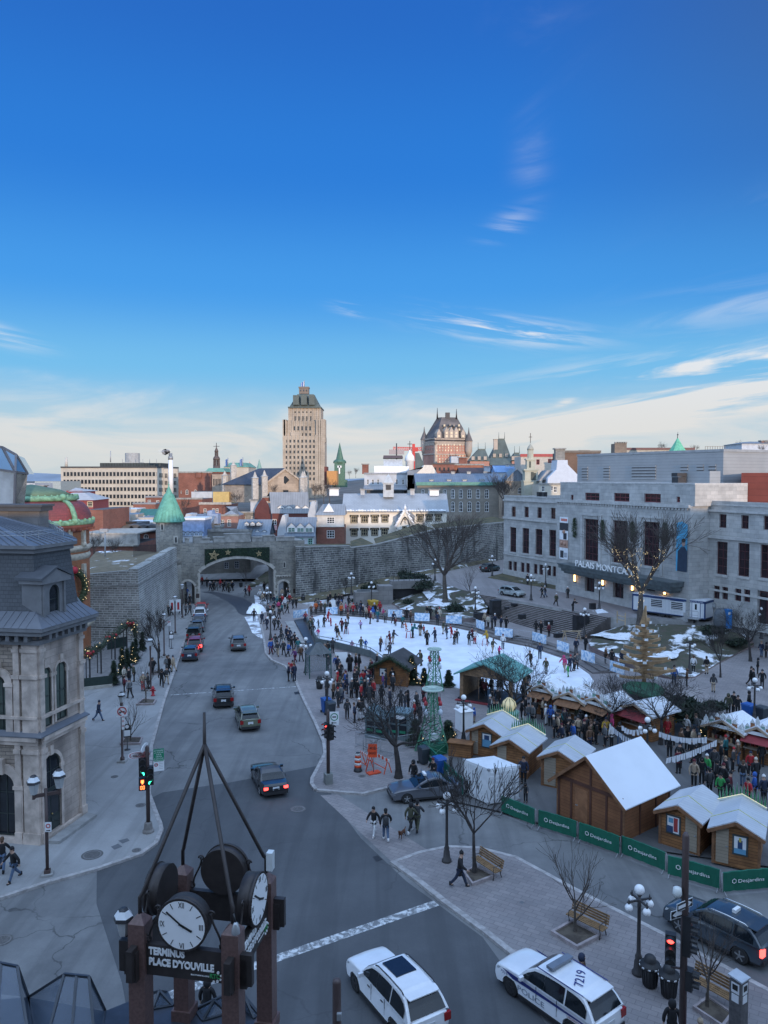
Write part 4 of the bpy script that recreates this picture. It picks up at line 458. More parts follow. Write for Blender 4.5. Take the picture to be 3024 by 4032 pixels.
mb.aA(HF.pt(0,zl,-30),HF.pt(0,zl,0),HF.pt(0,do,0),HF.pt(0,do,-30)).aA(HF.pt(fq,zA,0),HF.pt(fq,zA,aN),HF.pt(gz,zA,aN),HF.pt(gz,zA,0)).aA(HF.pt(h3,zT,aN-.4),HF.pt(h_,zT,aN-.4),HF.pt(h_,zT,-6),HF.pt(h3,zT,-6)).aA(HF.pt(0,do-.6,0),HF.pt(66,do-.6,0),HF.pt(66,do-.6,-30),HF.pt(0,do-.6,-30));mb.U(aZ,lf,bV);mb=MB()
for t0,t1,n in((0,fq,0),(gz,66,0),(fq,gz,aN)):
 zp=zA if n else do;HF.bx(mb,t0,t1,zp-(.25 if n else .9),zp+(.15 if n else-.65),n,n+.3)
 if not n:
  HF.bx(mb,t0,t1,zp-.1,zp+.1,n-.4,n+.08)
  for z in(iV,):HF.bx(mb,t0,t1,z-.18,z+.18,n,n+.28)
  for z in(hH,):HF.bx(mb,t0,t1,z-.1,z+.14,n,n+.16)
 HF.bx(mb,t0,t1,zl,zl+1.1,n,n+.1)
HF.bx(mb,h3,h_,zT,zT+.2,-6,aN-.35)
for o in hP[4:8]+gn[3:6]+eQ:HF.bx(mb,o[0]-.15,o[1]+.15,o[2]-.3,o[2]-.02,aN if o in eQ else 0,(aN if o in eQ else 0)+.14)
mb.U(fl,kA,bV);mb=MB()
for o in eQ:
 for t in(o[0]-.75,o[1]+.25):HF.bx(mb,t,t+.5,o[2]-1,o[3]+.5,aN,aN+.12)
 HF.bx(mb,o[0]-.9,o[1]+.9,o[3]+.5,o[3]+.75,aN,aN+.18)
for i in ab(int((gz-fq)/.6)):HF.bx(mb,fq+.1+i*.6,fq+.42+i*.6,zA-.55,zA-.25,aN,aN+.16)
mb.U('pilaster_band',kA,bV)
for o in hP+gn[:-1]:HF.a9(bV,o,-.25,f8,iJ,2,4 if o[3]-o[2]>3.5 else 2,.1)
for o in eQ:HF.a9(bV,o,aN-.4,f8,iJ,4,6,.14)
for o in iL:HF.a9(bV,o,aN-.65,M('red_sash',(.16,.035,.04),.5),iJ,3 if o[1]-o[0]>1.5 else 1,2,.12)
for o in fH[:2]+[gn[-1]]:
 n=aN if o in fH else 0;mb=HF.bx(MB(),o[0],o[1],o[2],o[3],n-.48,n-.42)
 for k in ab(2):a=o[0]+(o[1]-o[0])*k/2;HF.bx(mb,a+.12,a+(o[1]-o[0])/2-.12,o[2]+.4,o[3]-.3,n-.42,n-.4,1)
 d=mb.U(dw,[f8,iJ],bV);HF.bx(MB(),o[0]+.1,o[1]-.1,o[2]+.9,o[2]+1,n-.4,n-.33).U('push_bar',aK,d)
HF.a9(bV,fH[2],aN-.4,f8,iJ,2,1,.1);c0=HF.aQ(ao,376,800,aN+2.2);c1=HF.aQ(ao,1065,875,aN+2.2);gj=c0[1]-.1;mb=MB();jo,jt=c0[0]+.3,c1[0];lg=M('dark_canopy',(.12,.14,.145),.45,.3,aj=.2);HF.bx(HF.bx(HF.bx(HF.bx(mb,jo,jt,gj-.5,gj,aN,aN+2.2),jo-.1,jt+.1,gj,gj+.18,aN,aN+2.35),jo+.3,jt-.3,gj-1,gj-.5,aN,aN+1.9),jo+.6,jt-.6,gj-1.3,gj-1,aN,aN+1.6);cn=mb.U('canopy',lg,bV);kY=HF.aQ(ao,486,780,aN+2.2)[0];lR=HF.aQ(ao,853,810,aN+2.2)[0];HT=Vx((HF.u.x,HF.u.y,0));bS('canopy_letters','PALAIS MONTCALM',M('letter_white',(.85,.84,.82),.5,aj=0),cn,HF.pt(kY,gj+.2,aN+2.15),HT,(0,0,1),size=1.3,aW=lR-kY,ext=.1);lr=M('lit_sconce',(.9,.6,.25),.4,aj=0,dc=(1,.55,.2),es=5)
for x,y0,y1 in((482,862,903),(652,882,925),(832,915,952),(1029,938,975)):
 t,z=HF.aQ(ao,x,(y0+y1)/2,aN+.25);o=HF.bx(MB(),t-.11,t+.11,z-.7,z+.7,aN+.12,aN+.3).U('wall_lamp_glass',lr);mb=MB()
 for e in(-1,1):HF.bx(mb,t-.17,t+.17,z+e*.75-.06,z+e*.75+.06,aN,aN+.35)
 HF.bx(mb,t-.1,t+.1,z-.8,z+.8,aN,aN+.1);r=ae('wall_lamp','tall lit amber wall lamp on the concert hall front','wall lamp',HF.pt(t,z,aN),0,'wall lamps of the concert hall');bk=mb.U('lamp_bracket',aU,r);o.name='lamp_glass';o.parent=r;o.matrix_parent_inverse=Matrix.Translation(-r.location)
rr=RND(4)
for x,y0,y1 in((487,527,642),(657,538,655),(838,548,665),(1037,556,680)):
 t,z=HF.aQ(ao,x,(y0+y1)/2,aN+.2);h=HF.aQ(ao,x,y0,aN)[1]-HF.aQ(ao,x,y1,aN)[1];mb=MB()
 for i in ab(420):f=rr.random();w=.75*sin(pi*min(f*.9+.06,1))**.8;p=HF.pt(t+rr.gauss(0,.38)*w,z+(f-.5)*h,aN+.2+rr.uniform(0,.35));d=Vx((rr.gauss(0,1),rr.gauss(0,1),rr.gauss(0,1)-.6)).normalized()*.28;e=GV(rr)*.07;mb.add([p-d,p+e,p+d],[(0,1,2)],rr.randint(0,1))
 cj(mb.U('fir_spray',[M('spray_dark',(.025,.045,.02),.9),M('spray_light',(.05,.075,.03),.9)]),'hanging green fir spray on the concert hall front','fir spray','fir sprays on the concert hall')
PB={}
def hV(mb,t0,t1,z0,z1,n,m):HF.bx(mb,t0,t1,z0,z1,n-.02,n,m)
t0,t1,z0,z1=bY(391,518,442,775,aN+.1);mb=MB();h=z1-z0;w=t1-t0;hV(mb,t0,t1,z0,z1,aN+.1,0);hV(mb,t0,t1,z0+.68*h,z0+.86*h,aN+.105,1);hV(mb,t0,t1,z0+.27*h,z0+.46*h,aN+.105,2);hV(mb,t0+.15*w,t1-.1*w,z0+.9*h,z0+.96*h,aN+.105,3);hV(mb,t0+.45*w,t1-.15*w,z0+.47*h,z0+.62*h,aN+.105,1);hV(mb,t0+.1*w,t0+.5*w,z0+.03*h,z0+.2*h,aN+.105,1);hV(mb,t0+.55*w,t1-.1*w,z0+.05*h,z0+.16*h,aN+.105,4)
for f,zz in((.3,.38),(.66,.37),(.55,.65)):p=HF.pt(t0+f*w,z0+zz*h,aN+.11);mb.aV(p,.32,8,6,2)
cj(mb.U('poster_banner',[M('banner_white',(.75,.76,.77),.7),M('banner_black',(.04,.04,.045),.7),M('banner_tan',(.42,.25,.18),.7),M('banner_coral',(.6,.2,.16),.7),M('banner_grey',(.35,.36,.38),.7)]),'tall white photo banner of stacked pictures on the concert hall front','banner');t0,t1,z0,z1=bY(1100,545,1168,850,aN+.1);mb=MB();h=z1-z0;w=t1-t0;mb.add([HF.pt(t,z,aN+.1)for t,z in[(t0,z0),(t1,z0),(t1,z1-.06*h),(t0+.5*w,z1),(t0,z1-.04*h)]],[(0,1,2,3,4)],0).add([HF.pt(t,z,aN+.108)for t,z in[(t0+.12*w,z0),(t1,z0),(t1,z0+.42*h),(t0+.75*w,z0+.5*h),(t0+.45*w,z0+.48*h),(t0+.16*w,z0+.4*h)]],[(0,1,2,3,4,5)],1).add([HF.pt(t0+(.66+.16*cos(a*.524))*w,z0+(.575+.075*sin(a*.524))*h,aN+.112)for a in ab(12)],[tuple(range(12))],2).add([HF.pt(t0+(.66+.19*cos(a*.524))*w,z0+(.625+.04*sin(a*.524))*h,aN+.114)for a in ab(12)],[tuple(range(12))],3);cj(mb.U('portrait_banner',[M('banner_sky_blue',(.09,.36,.55),.7,aj=.25,vs=.6),M('banner_navy',(.035,.055,.09),.7),M('banner_skin',(.45,.3,.24),.7),M('banner_hair',(.03,.022,.02),.7)]),'tall sky blue banner with a dark suited portrait on the concert hall','banner');kK=AT(ao,500,150,128);i7=AT(ao,1388,137,104);CF=bZ(kK,i7);zg=kK.z;bQ(MB(),CF,0,CF.L,22,do-1,zg,(),0,dG=True).U('metal_clad_volume',f6,bV);mb=CF.bx(MB(),-.1,CF.L+.1,zg,zg+.35,-22,.1);mb.U('roof_edge',M('roof_edge_grey',(.27,.285,.295),.5),bV)
for x0,y0,x1,y1 in((527,213,564,290),(659,210,697,290),(831,206,978,288),(1128,201,1173,272),(1226,200,1268,272),(1298,200,1343,270)):
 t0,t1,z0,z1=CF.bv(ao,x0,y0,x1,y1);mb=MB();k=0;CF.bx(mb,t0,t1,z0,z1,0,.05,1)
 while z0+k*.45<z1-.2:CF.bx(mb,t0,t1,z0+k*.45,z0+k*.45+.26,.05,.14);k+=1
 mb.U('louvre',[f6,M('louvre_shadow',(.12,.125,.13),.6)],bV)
lX=bZ((i7.x,i7.y),(i7.x+22*-CF.nv.x,i7.y+22*-CF.nv.y));q0=AT(ao,1494,405,100);q1=AT(ao,1800,405,100);ky=bZ((q0.x,100),(q1.x,96));bQ(MB(),ky,0,ky.L,10,14,AT(ao,1494,250,100).z,()).U('red_roof_volume',BR('rust_cladding',(.21,.05,.035),(.19,.045,.03),(.1,.025,.02),60,.8,.02,aw=.15),bV);q0=AT(ao,1388,160,106);q1=AT(ao,1760,160,106);BF=bZ((q0.x,106),(q1.x,112));bQ(MB(),BF,0,BF.L,12,14,q0.z-.5,()).U('pale_roof_volume',f6,bV);mb=MB();q=AT(ao,1117,330,103);mb.ak(q+VZ(.6),(1.3,1.3,1.2),.3).ak(q+VZ(1.5),(1.5,1.2,.5),.3);q=AT(ao,1250,300,102);mb.ak(q,(4.5,2,2.6),-1.1,1);mb.U('roof_duct',[aG,f6],bV)
for x in(268,300):MB().ak(HF.pt(HF.aQ(ao,x,380,-3)[0],do+.35,-3),(.7,.7,.9),.3).U(eN,aU,bV)
RB=BR('red_brick',(.26,.095,.065),(.21,.075,.05),(.22,.16,.13),.6,.2,.015,aw=.25);jy=BR('dark_red_brick',(.17,.05,.04),(.14,.042,.035),(.12,.07,.06),.6,.2,.015,aw=.2);iN=BR('pink_brick',(.36,.19,.15),(.31,.16,.13),(.3,.22,.19),.6,.2,.015,aw=.2);b6=BR('grey_rubble',(.26,.245,.215),(.2,.19,.17),(.28,.27,.25),.8,.35,.02,aw=.25);db=BR('beige_precast',(.5,.45,.375),(.47,.42,.35),(.36,.33,.28),3,2.6,.03,aw=.15,ss=.2);jY=M('white_stucco',(.76,.71,.62),.85,aj=.06,vs=.4);bb=M('pale_grey_stucco',(.44,.46,.48),.85,aj=.12,vs=.5);e3=BR(cV,(.265,.28,.3),(.235,.25,.27),(.16,.17,.185),.55,40,.03,r=.45,aw=.2,ss=.3,ds=0);dM=BR('blue_tin_roof',(.185,.22,.265),(.165,.2,.245),(.115,.135,.17),.55,40,.03,r=.45,aw=.2,ss=.3,ds=0);iS=BR('chateau_copper',(.105,.125,.11),(.09,.11,.1),(.06,.08,.07),.8,60,.05,r=.6,aw=.35,ss=.08,ds=0);iC=M('verdigris_roof',(.13,.28,.21),.6,aj=.2,vs=.3);kE=M('tar_roof',(.1,.1,.105),.9,aj=.25,vs=.3);cI=M('white_sash',(.72,.71,.68),.6,aj=.04)
def a8(name,au,k,x0,x1,eS,fe,Y,aM,b7,ep=(),jd=None,eo=(cI,2,2),cb=None,hZ=0,fJ=None,bB=cW,dG=None,eY=None):
 a=AT(k,x0,eS,Y);Y2=Y+(AT(k,x1,eS,Y).x-a.x)*tan(hZ);b=AT(k,x1,eS,Y2);f=bZ((a.x,Y),(b.x,Y2));zt=AT(k,(x0+x1)/2,eS,(Y+Y2)/2).z;zb=AT(k,(x0+x1)/2,fe,(Y+Y2)/2).z-3 if fJ is None else fJ;r=ae(name,au,bB,((a.x+b.x)/2,(Y+Y2)/2,zb),0,cb);O=[]
 for q in ep:o=f.bv(k,*q[:4]);O.append((*o,len(q)>4 and q[4]))
 bQ(MB(),f,0,f.L,aM,zb,zt,O,0,.2,mt=1).U(aZ,[b7,dG or kE],r)
 for o in O:f.a9(r,o,-.12,eo[0],aT,eo[1],eo[2],min(.12,(o[1]-o[0])*.14),eY=eY)
 if jd:jd(r,f,zt,aM)
 return(r,f,zt)
def bD(k,x,y,Y,bo,ov=.3,mg=None,name=bK,th=.15):
 def go(r,f,zt,aM):zr=AT(k,x,y,Y+aM/2).z;c5(MB(),f,0,f.L,aM,zt,zr,ov,th,0,'x',1).U(name,[bo,mg or bo],r)
 return go
def gw(k,x,y,Y,bo,ov=.3,mg=None):
 def go(r,f,zt,aM):zr=AT(k,x,y,Y).z;c5(MB(),f,0,f.L,aM,zt,zr,ov,.15,0,'y',1).U(bK,[bo,mg or bo],r)
 return go
def cC(k,y,Y,bo,g6=.35,ii=None):
 def go(r,f,zt,aM):zr=AT(k,0,y,Y+aM*.3).z;mb=MB();L=f.L;ix=L*g6 if ii is None else ii;iy=aM*min(g6,.48);P=[f.pt(-.4,zt,.4),f.pt(L+.4,zt,.4),f.pt(L+.4,zt,-aM-.4),f.pt(-.4,zt,-aM-.4)];Q=[f.pt(ix,zr,-iy),f.pt(L-ix,zr,-iy),f.pt(L-ix,zr,-aM+iy),f.pt(ix,zr,-aM+iy)];mb.aB(P+Q);mb.U(bK,bo,r)
 return go
def aF(bo,h=.5):
 def go(r,f,zt,aM):f.bx(MB(),-.15,f.L+.15,zt-.1,zt+h,-.4,.2).U(fN,bo,r)
 return go
def be(k,x,y0,y1,Y,w,bo,r,name=fI,cap=True):
 p,q=AT(k,x,y1,Y),AT(k,x,y0,Y);mb=MB().ak((p.x,Y,(p.z+q.z)/2),(w,w*.8,q.z-p.z))
 if cap:mb.ak((p.x,Y,q.z-.15),(w*1.25,w*1.05,.3),0,1)
 return mb.U(name,[bo,cE],r)
def lm(xs,y0,y1,cO=False):return[(a,y0,b,y1,cO)for a,b in xs]
r,f,zt=a8('office_slab','long beige modern office slab with rows of dark windows and rooftop plant',av,397,1068,236,520,330,22,db,bB=g9,hZ=-.03,fJ=2);gQ=M('dark_window_frame',(.05,.052,.055),.5)
def gc(r,f,k,x0,x1,y0,y1,n,eZ,nm='window_band'):
 t0,t1,z0,z1=f.bv(k,x0,y0,x1,y1);mb=f.bx(MB(),t0,t1,z0,z1,.02,.05);w=(t1-t0)/n
 for i in ab(n):f.bx(f.bx(mb,t0+w*(i+.08),t0+w*(i+.56),z0+.15,z1-.15,.05,.08,1),t0+w*(i+.64),t0+w*(i+.92),z0,z1,.05,.22,2)
 return mb.U(nm,eZ,r)
for y0,y1 in((263,290),(313,340),(362,387),(410,435),(457,481)):gc(r,f,av,415,1022,y0,y1,26,[gQ,aT,db])
f.bx(MB(),0,f.L,zt,zt+.6,-22,.3).U('roof_edge',M('black_roof_edge',(.04,.042,.045),.6),r);o=AT(av,675,232,340);o2=AT(av,1067,205,340);MB().dW(o.x,o2.x,336,350,zt,o2.z).U('roof_plant_room',BR('dark_louvre',(.05,.06,.06),(.045,.055,.055),(.02,.02,.02),1.2,20,.1,ds=0),r);o=AT(av,810,205,342);o2=AT(av,915,178,342);mb=MB().dW(o.x,o2.x,340,348,o.z,o2.z-1.5).ah((o2.x-4,344,o.z),[(3.2,0),(3.2,4.5)],14,sm=False)
for i in ab(6):mb.aC((o.x+i*3,340,o.z),(o.x+i*3,340,o2.z),.2)
mb.U('cooling_units',M('plant_grey',(.34,.35,.35),.8),r);r2,f2,lY=a8('office_wing','end wing of the beige office slab turned towards the right',av,1070,1160,244,520,329,20,db,bB=g9,hZ=.5,fJ=2)
for y0,y1 in((272,302),(320,348),(366,394),(414,440)):gc(r2,f2,av,1076,1096,y0,y1,2,[gQ,aT,db]);gc(r2,f2,av,1126,1154,y0,y1,3,[gQ,aT,db])
for x in(1040,):
 for y0,y1 in((270,299),(318,346),(366,392),(414,438)):gc(r,f,av,1040,1066,y0,y1,3,[gQ,aT,db])
def f5(name,au,k,x,y0,y1,Y,eO,bo,bB=fi):p,q=AT(k,x,y1,Y),AT(k,x,y0,Y);return cj(MB().aq([(p.x,Y,p.z),(q.x,Y,q.z)],[eO,eO*.7],6).U(name,bo),au,bB)
f5(fi,'thin bare flagpole on the roof of the beige office slab',av,722,125,200,340,.25,aK);p,q=AT(av,1117,400,300),AT(av,1117,140,300);t=ae('boiler_chimney','tall slim white boiler chimney with a grey cap rising behind the green cone',fI,(p.x,300,p.z));MB().ah((p.x,300,p.z),[(.95,0),(.85,q.z-p.z-2.5)],14).U('shaft',a6,t);MB().ah((p.x,300,q.z-2.5),[(.95,0),(.95,1.2),(.7,1.2),(.7,2.5)],14).U('cap',M('grey_steel_cap',(.3,.3,.3),.5,.4),t);m_,n_,b_=cG('thin_smoke');ac(b_,dn,(.8,.82,.85,1));ac(b_,cA,1);ps=gX(n_);lw=n_.n('ShaderNodeLayerWeight');n_.lk(n_.m(aE,n_.cU(lw.outputs['Facing'],0,.5,.16,0),n_.cU(n_.noise(ps,.6,4),.35,.65)),b_.inputs['Alpha']);mb=MB();rr=RND(2)
for i in ab(9):c=AT(av,1108-i*6,132-5*sin(i*.8)-(4 if i<3 else 0),300);mb.aV(c,1.1+.14*i,8,6,sz=.75)
cj(mb.U('smoke_plume',m_),'thin grey smoke drifting left from the white chimney','smoke')[cg]=cK;r,f,zt=a8('brick_college','long red brick college block with stone end and arched openings',av,1165,1385,268,420,305,25,RB,[(1212,378,1230,410,True),(1268,378,1286,410,True),(1180,385,1186,405)],aF(cE),bB=e_,hZ=.02);be(av,1300,262,300,305,2,RB,r);r,f,zt=a8('stone_college_wing','pale stone college wing with tall narrow windows beside the brick block',av,1385,1480,278,420,303,20,BR('pale_rubble',(.42,.33,.25),(.36,.28,.22),(.3,.25,.2),.9,.4,.02),[(1392+i*9.5,308,1398+i*9.5,352)for i in ab(8)],bB=e_,eo=(gQ,1,2));r,f,zt=a8('green_roof_block','brick block with low green copper roof under the dark cupola',av,1345,1465,262,330,325,18,RB,(),cC(av,238,325,iC,.1),bB=e_);p=AT(av,1415,240,330);t=ae('church_cupola','dark two-tier church cupola topped by a tall cross','cupola',p);_k=.42
def V3(a,b,c):return p+Vx((a,b,c))*_k
mb=MB().ah(p,[(3.6*_k,-3),(3.6*_k,3*_k)],8)
for k in ab(8):a=k*pi/4;mb.aC(V3(cos(a)*3,sin(a)*3,3),V3(cos(a)*2.8,sin(a)*2.8,9),.9*_k)
mb.ah(p,[(3.5*_k,9*_k),(3.7*_k,9.6*_k),(3*_k,11.5*_k),(1.9*_k,12.6*_k),(1.9*_k,13*_k)],8)
for k in ab(8):a=k*pi/4;mb.aC(V3(cos(a)*1.6,sin(a)*1.6,13),V3(cos(a)*1.5,sin(a)*1.5,17),.5*_k)
mb.ah(p,[(1.9*_k,17*_k),(2.1*_k,17.5*_k),(1.5*_k,19*_k),(.5*_k,21.2*_k),(.15,24*_k)],8);mb.U(dt,M('dark_brown_copper',(.1,.07,.06),.6,aj=.2),t);dG=AT(av,1415,72,330).z;mb=MB().aC(p+VZ(23*_k),(p.x,p.y,dG),.2).aC((p.x-1.3,p.y,dG-1.5),(p.x+1.3,p.y,dG-1.5),.2);mb.U('cross',aG,t);r,f,zt=a8('copper_roof_hall','pale stone hall with a broad green copper hipped roof carrying two flags',af,585,785,808,870,345,20,db,(),cC(af,772,345,iC,.18),bB='hall')
def hQ(k,x,y0,y1,Y,fx,fy,lab):
 p,q=AT(k,x,y1,Y),AT(k,x,y0,Y);t=ae('flag',lab,'flag',p);MB().aq([p,q],.22,6).U(fi,aK,t);mb=MB();w=AT(k,fx,fy,Y)-q;n=6
 for i in ab(n):a,b=i/n,(i+1)/n;y=lambda s:sin(s*7)*.5;mb.aA(q+Vx((w.x*a,y(a),w.z*a-3.4)),q+Vx((w.x*b,y(b),w.z*b-3.4)),q+Vx((w.x*b,y(b),w.z*b-.4)),q+Vx((w.x*a,y(a),w.z*a-.4)),0 if i%3!=1 else 1)
 mb.U('cloth',[M('flag_blue',(.06,.14,.38),.7),M('flag_white',(.75,.76,.8),.7)],t)
hQ(af,617,730,800,345,594,742,'left blue and white flag above the green copper roof');hQ(af,738,728,800,345,711,742,'right blue and white flag above the green copper roof')
def fT(name,au,k,x,j_,fe,Y,r0,bo,i5=None,cb=None):p=AT(k,x,fe,Y);q=AT(k,x,j_,Y);t=ae(name,au,'spire',p,0,cb);MB().ah(p,[(r0,0),(r0*.5,(q.z-p.z)*.5),(.05,q.z-p.z)],8,sm=False).U('spire_cone',bo,t);MB().ak(p+VZ(-3.5),(r0*2.1,r0*2.1,7)).ak(p+VZ(-.1),(r0*2.5,r0*2.5,.4)).U('tower',i5 or bo,t);return t
fT(eJ,'small pink pointed spire left of the tall stone tower',af,795,760,825,400,1.4,M('pink_spire',(.45,.27,.25),.8));fT(eJ,'slim pale green spire near the ridge of the dark church roof',af,873,740,825,420,1.5,M('pale_green_spire',(.2,.33,.28),.7));sp=fT(eJ,'tall dark green church spire with a clock right of the stone tower',af,1530,606,768,420,2.4,M(gP,(.07,.15,.105),.6,aj=.2));p=AT(af,1530,768,420);MB().ak(p+VZ(-5),(5.6,5.6,10)).ak(p+VZ(-11.5),(8,8,4)).ah(p+VZ(-.5),[(3.6,0),(3.4,1.2),(2.4,2)],8).U('belfry',aP[gP],sp);MB().ak(p+Vx((0,-2.9,-4)),(.7,.2,4.5)).ak(p+Vx((0,-2.9,-2.4)),(2.2,.2,1.1)).U(hb,a6,sp)
for x,yt,yb in((434,162,230),):f5(eJ,'tiny pale spire peeping over the left end of the office slab',av,433,165,232,420,.9,M('pale_stone_spire',(.5,.47,.42),.8),'spire')
kS=BR('church_stone',(.44,.345,.26),(.35,.275,.21),(.3,.25,.2),1.2,.6,.03,aw=.3,ss=.2);ga,lS,gp=AT(af,918,945,250),AT(af,1246,945,252),AT(af,1075,822,250);f=bZ((ga.x,250),(lS.x,253));t=ae('stone_church','tan stone church with steep dark slate roof and pinnacled gable','church',(ga.x+12,251,4));zb=AT(af,1080,1100,250).z;mb=MB().add([f.pt(0,zb),f.pt(f.L,zb),f.pt(f.L,ga.z),f.pt(f.L/2,gp.z),f.pt(0,ga.z)],[(0,1,2,3,4)]);lx=AT(af,588,965,262);dv=Vx((lx.x,262))-Vx((ga.x,250));bk=lambda p,s_=1:p+Vx((dv.x*s_,dv.y*s_,0));rA,rB=f.pt(0,ga.z),f.pt(0,zb);mb.aA(bk(rB),rB,rA,bk(rA));mb.U(aZ,kS,t);mb=MB();e0,e1,rg=f.pt(-.5,ga.z-.4),f.pt(f.L+.5,ga.z-.4),f.pt(f.L/2,gp.z);mb.aB([bk(e0,1.02),e0,rg,bk(rg,.62),bk(e0,1.02)+VZ(.3),e0+VZ(.3),rg+VZ(.3),bk(rg,.62)+VZ(.3)]).aA(e1,bk(e1),bk(rg,.62),rg);mb.U(bK,BR('navy_slate',(.055,.065,.09),(.045,.055,.078),(.03,.035,.05),.8,.5,.02,r=.5,aw=.3),t);MB().aC(e0,rg,.8,.5).aC(rg,e1,.8,.5).U('gable_coping',M('tan_coping',(.4,.33,.26),.85,aj=.2),t);zq=AT(af,1082,912,250).z;mb=MB();c=f.pt(f.L/2,zq,.1);mb.add([c+Vx((cos(a*1.571)*1.4,0,sin(a*1.571)*1.4))for a in ab(4)],[(0,1,2,3)]);mb.U('rose_window',aT,t);t0,t1,z0,z1=f.bv(af,1068,995,1110,1080);mb=f.bx(MB(),t0,t1,z0,z1,0,.1);mb.U('gable_window',aT,t)
for x,y,Y in((838,845,247),(915,832,249),(1225,842,252),(1240,838,253)):b,tp=AT(af,x,y+135,Y),AT(af,x,y,Y);h=tp.z-b.z;MB().ah(b,[(1.1,-6),(1.1,h*.6),(1.35,h*.62),(.75,h*.68),(.08,h)],6,sm=False).U('pinnacle',M(g0,(.46,.42,.37),.85,aj=.2),t)
for x,y in((592,838),(662,756)):b,tp=AT(af,x,y+100,264),AT(af,x,y,264);mb=MB();h=tp.z-b.z;mb.ah(b,[(1.1,-6),(1.1,h*.6),(1.35,h*.62),(.75,h*.68),(.08,h)],6,sm=False);mb.U('pinnacle',aP[g0],t)
Y=480;kO=BR('tower_limestone',(.43,.36,.285),(.38,.32,.25),(.3,.255,.205),2.4,1.2,.04,aw=.22,ss=.12,a5=.2);t=ae('stone_tower','tall stepped Art Deco stone skyscraper with steep green copper roof','skyscraper',AT(af,1235,915,Y));F0=bZ((AT(af,1064,700,Y).x,Y),(AT(af,1330,700,Y).x,Y));w0=F0.L;XR=AT(af,1402,700,Y+4).x-AT(af,1330,700,Y).x;zB=AT(af,1200,990,Y).z-12;z1=AT(af,1100,552,Y).z;z2=AT(af,1100,432,Y).z;z3=AT(af,1235,322,Y).z;i8=[(1088,1100),(1119,1133),(1152,1166),(1184,1198),(1216,1230),(1248,1262),(1281,1295),(1312,1326)];jP=[(584,607),(628,651),(672,695),(716,739),(760,783),(804,827),(848,871),(892,915)];ep=[F0.bv(af,a,y0,b,y1)for a,b in i8 for y0,y1 in jP];up=[F0.bv(af,a,y0,b,y1,-1.5)for a,b in i8[2:7]for y0,y1 in[(474,508),(530,558)]];k4=[F0.bv(af,a,y0,b,y1,-3)for a,b in[(1160,1171),(1192,1203),(1224,1235),(1256,1266),(1288,1299)]for y0,y1 in[(352,366),(392,428)]];mb=bQ(MB(),F0,0,w0+XR,26,zB,z1,ep,0,.6);a3,b3=AT(af,1105,400,Y).x-F0.O.x,AT(af,1372,400,Y).x-F0.O.x;F0.bx(bQ(bQ(mb,F0,.6,w0+XR-.4,24,z1,z2,up,0,.6,n0=-1.5),F0,a3,b3,20,z2,z3,k4,0,.6,n0=-3),5,12,z1,z1+2.2,-2,-.2);mb.U(aZ,kO,t);mb=MB();kF=[AT(af,x,600,Y).x-F0.O.x for x in(1070,1109,1142,1175,1207,1239,1271,1303,1333)]
for x in kF:F0.bx(mb,x-.45,x+.45,zB,z1+.6,0,.35)
for x in kF[1:8]:F0.bx(mb,x-.45,x+.45,z1,z2+.8,-1.5,-1.1)
for x in[AT(af,x,380,Y).x-F0.O.x for x in(1112,1148,1180,1212,1244,1276,1310,1345,1366)]:F0.bx(mb,x-.5,x+.5,z2,z3+.5,-3,-2.6)
for x in[AT(af,x,600,Y).x-F0.O.x for x in(1345,1365,1385,1400)]:F0.bx(mb,x-.6,x+.6,zB,z2+1.2,-.5,.5)
for x in[AT(af,x,440,Y).x-F0.O.x for x in(1073,1082,1395,1402)]:F0.bx(mb,x-.8,x+.8,z1-4,z2+1,-8,-.2)
mb.U('pier',kO,t);TW=M('tower_glass',(.05,.06,.065),.15,aj=.3)
for n_,os in((0,ep),(-1.5,up),(-3,k4)):
 for i,o in enumerate(os):F0.bx(F0.bx(MB(),o[0],o[1],o[2],o[3],n_-.55,n_-.45),o[0],o[1],(o[2]+o[3])/2-.15,(o[2]+o[3])/2+.15,n_-.45,n_-.4,1).U(cN,[TW,gQ],t)
a4,b4=AT(af,1110,320,Y).x,AT(af,1370,320,Y).x;c4,d4=AT(af,1172,212,Y).x,AT(af,1308,212,Y).x;z4=AT(af,1240,212,Y+8).z;mb=MB().aB([(a4,Y+2,z3),(b4,Y+2,z3),(b4,Y+24,z3),(a4,Y+24,z3),(c4,Y+8,z4),(d4,Y+8,z4),(d4,Y+18,z4),(c4,Y+18,z4)]).dW(a4-.5,b4+.5,Y+1.5,Y+24.5,z3,z3+.8)
for x in(1175,1240,1305):q=AT(af,x,262,Y+4);mb.ak(q,(3.6,5,6))
mb.U('copper_roof',iS,t);q=AT(af,1240,212,Y+12);q2=AT(af,1240,160,Y+12);mb=MB().ak((q.x,Y+12,(q.z+q2.z)/2),(6,6,q2.z-q.z)).ak((q.x,Y+12,q2.z),(6.6,6.6,.8))
for s_ in(-1.8,0,1.8):mb.ak((q.x+s_,Y+8.9,(q.z+q2.z)/2),(.7,.2,q2.z-q.z-3),0,1)
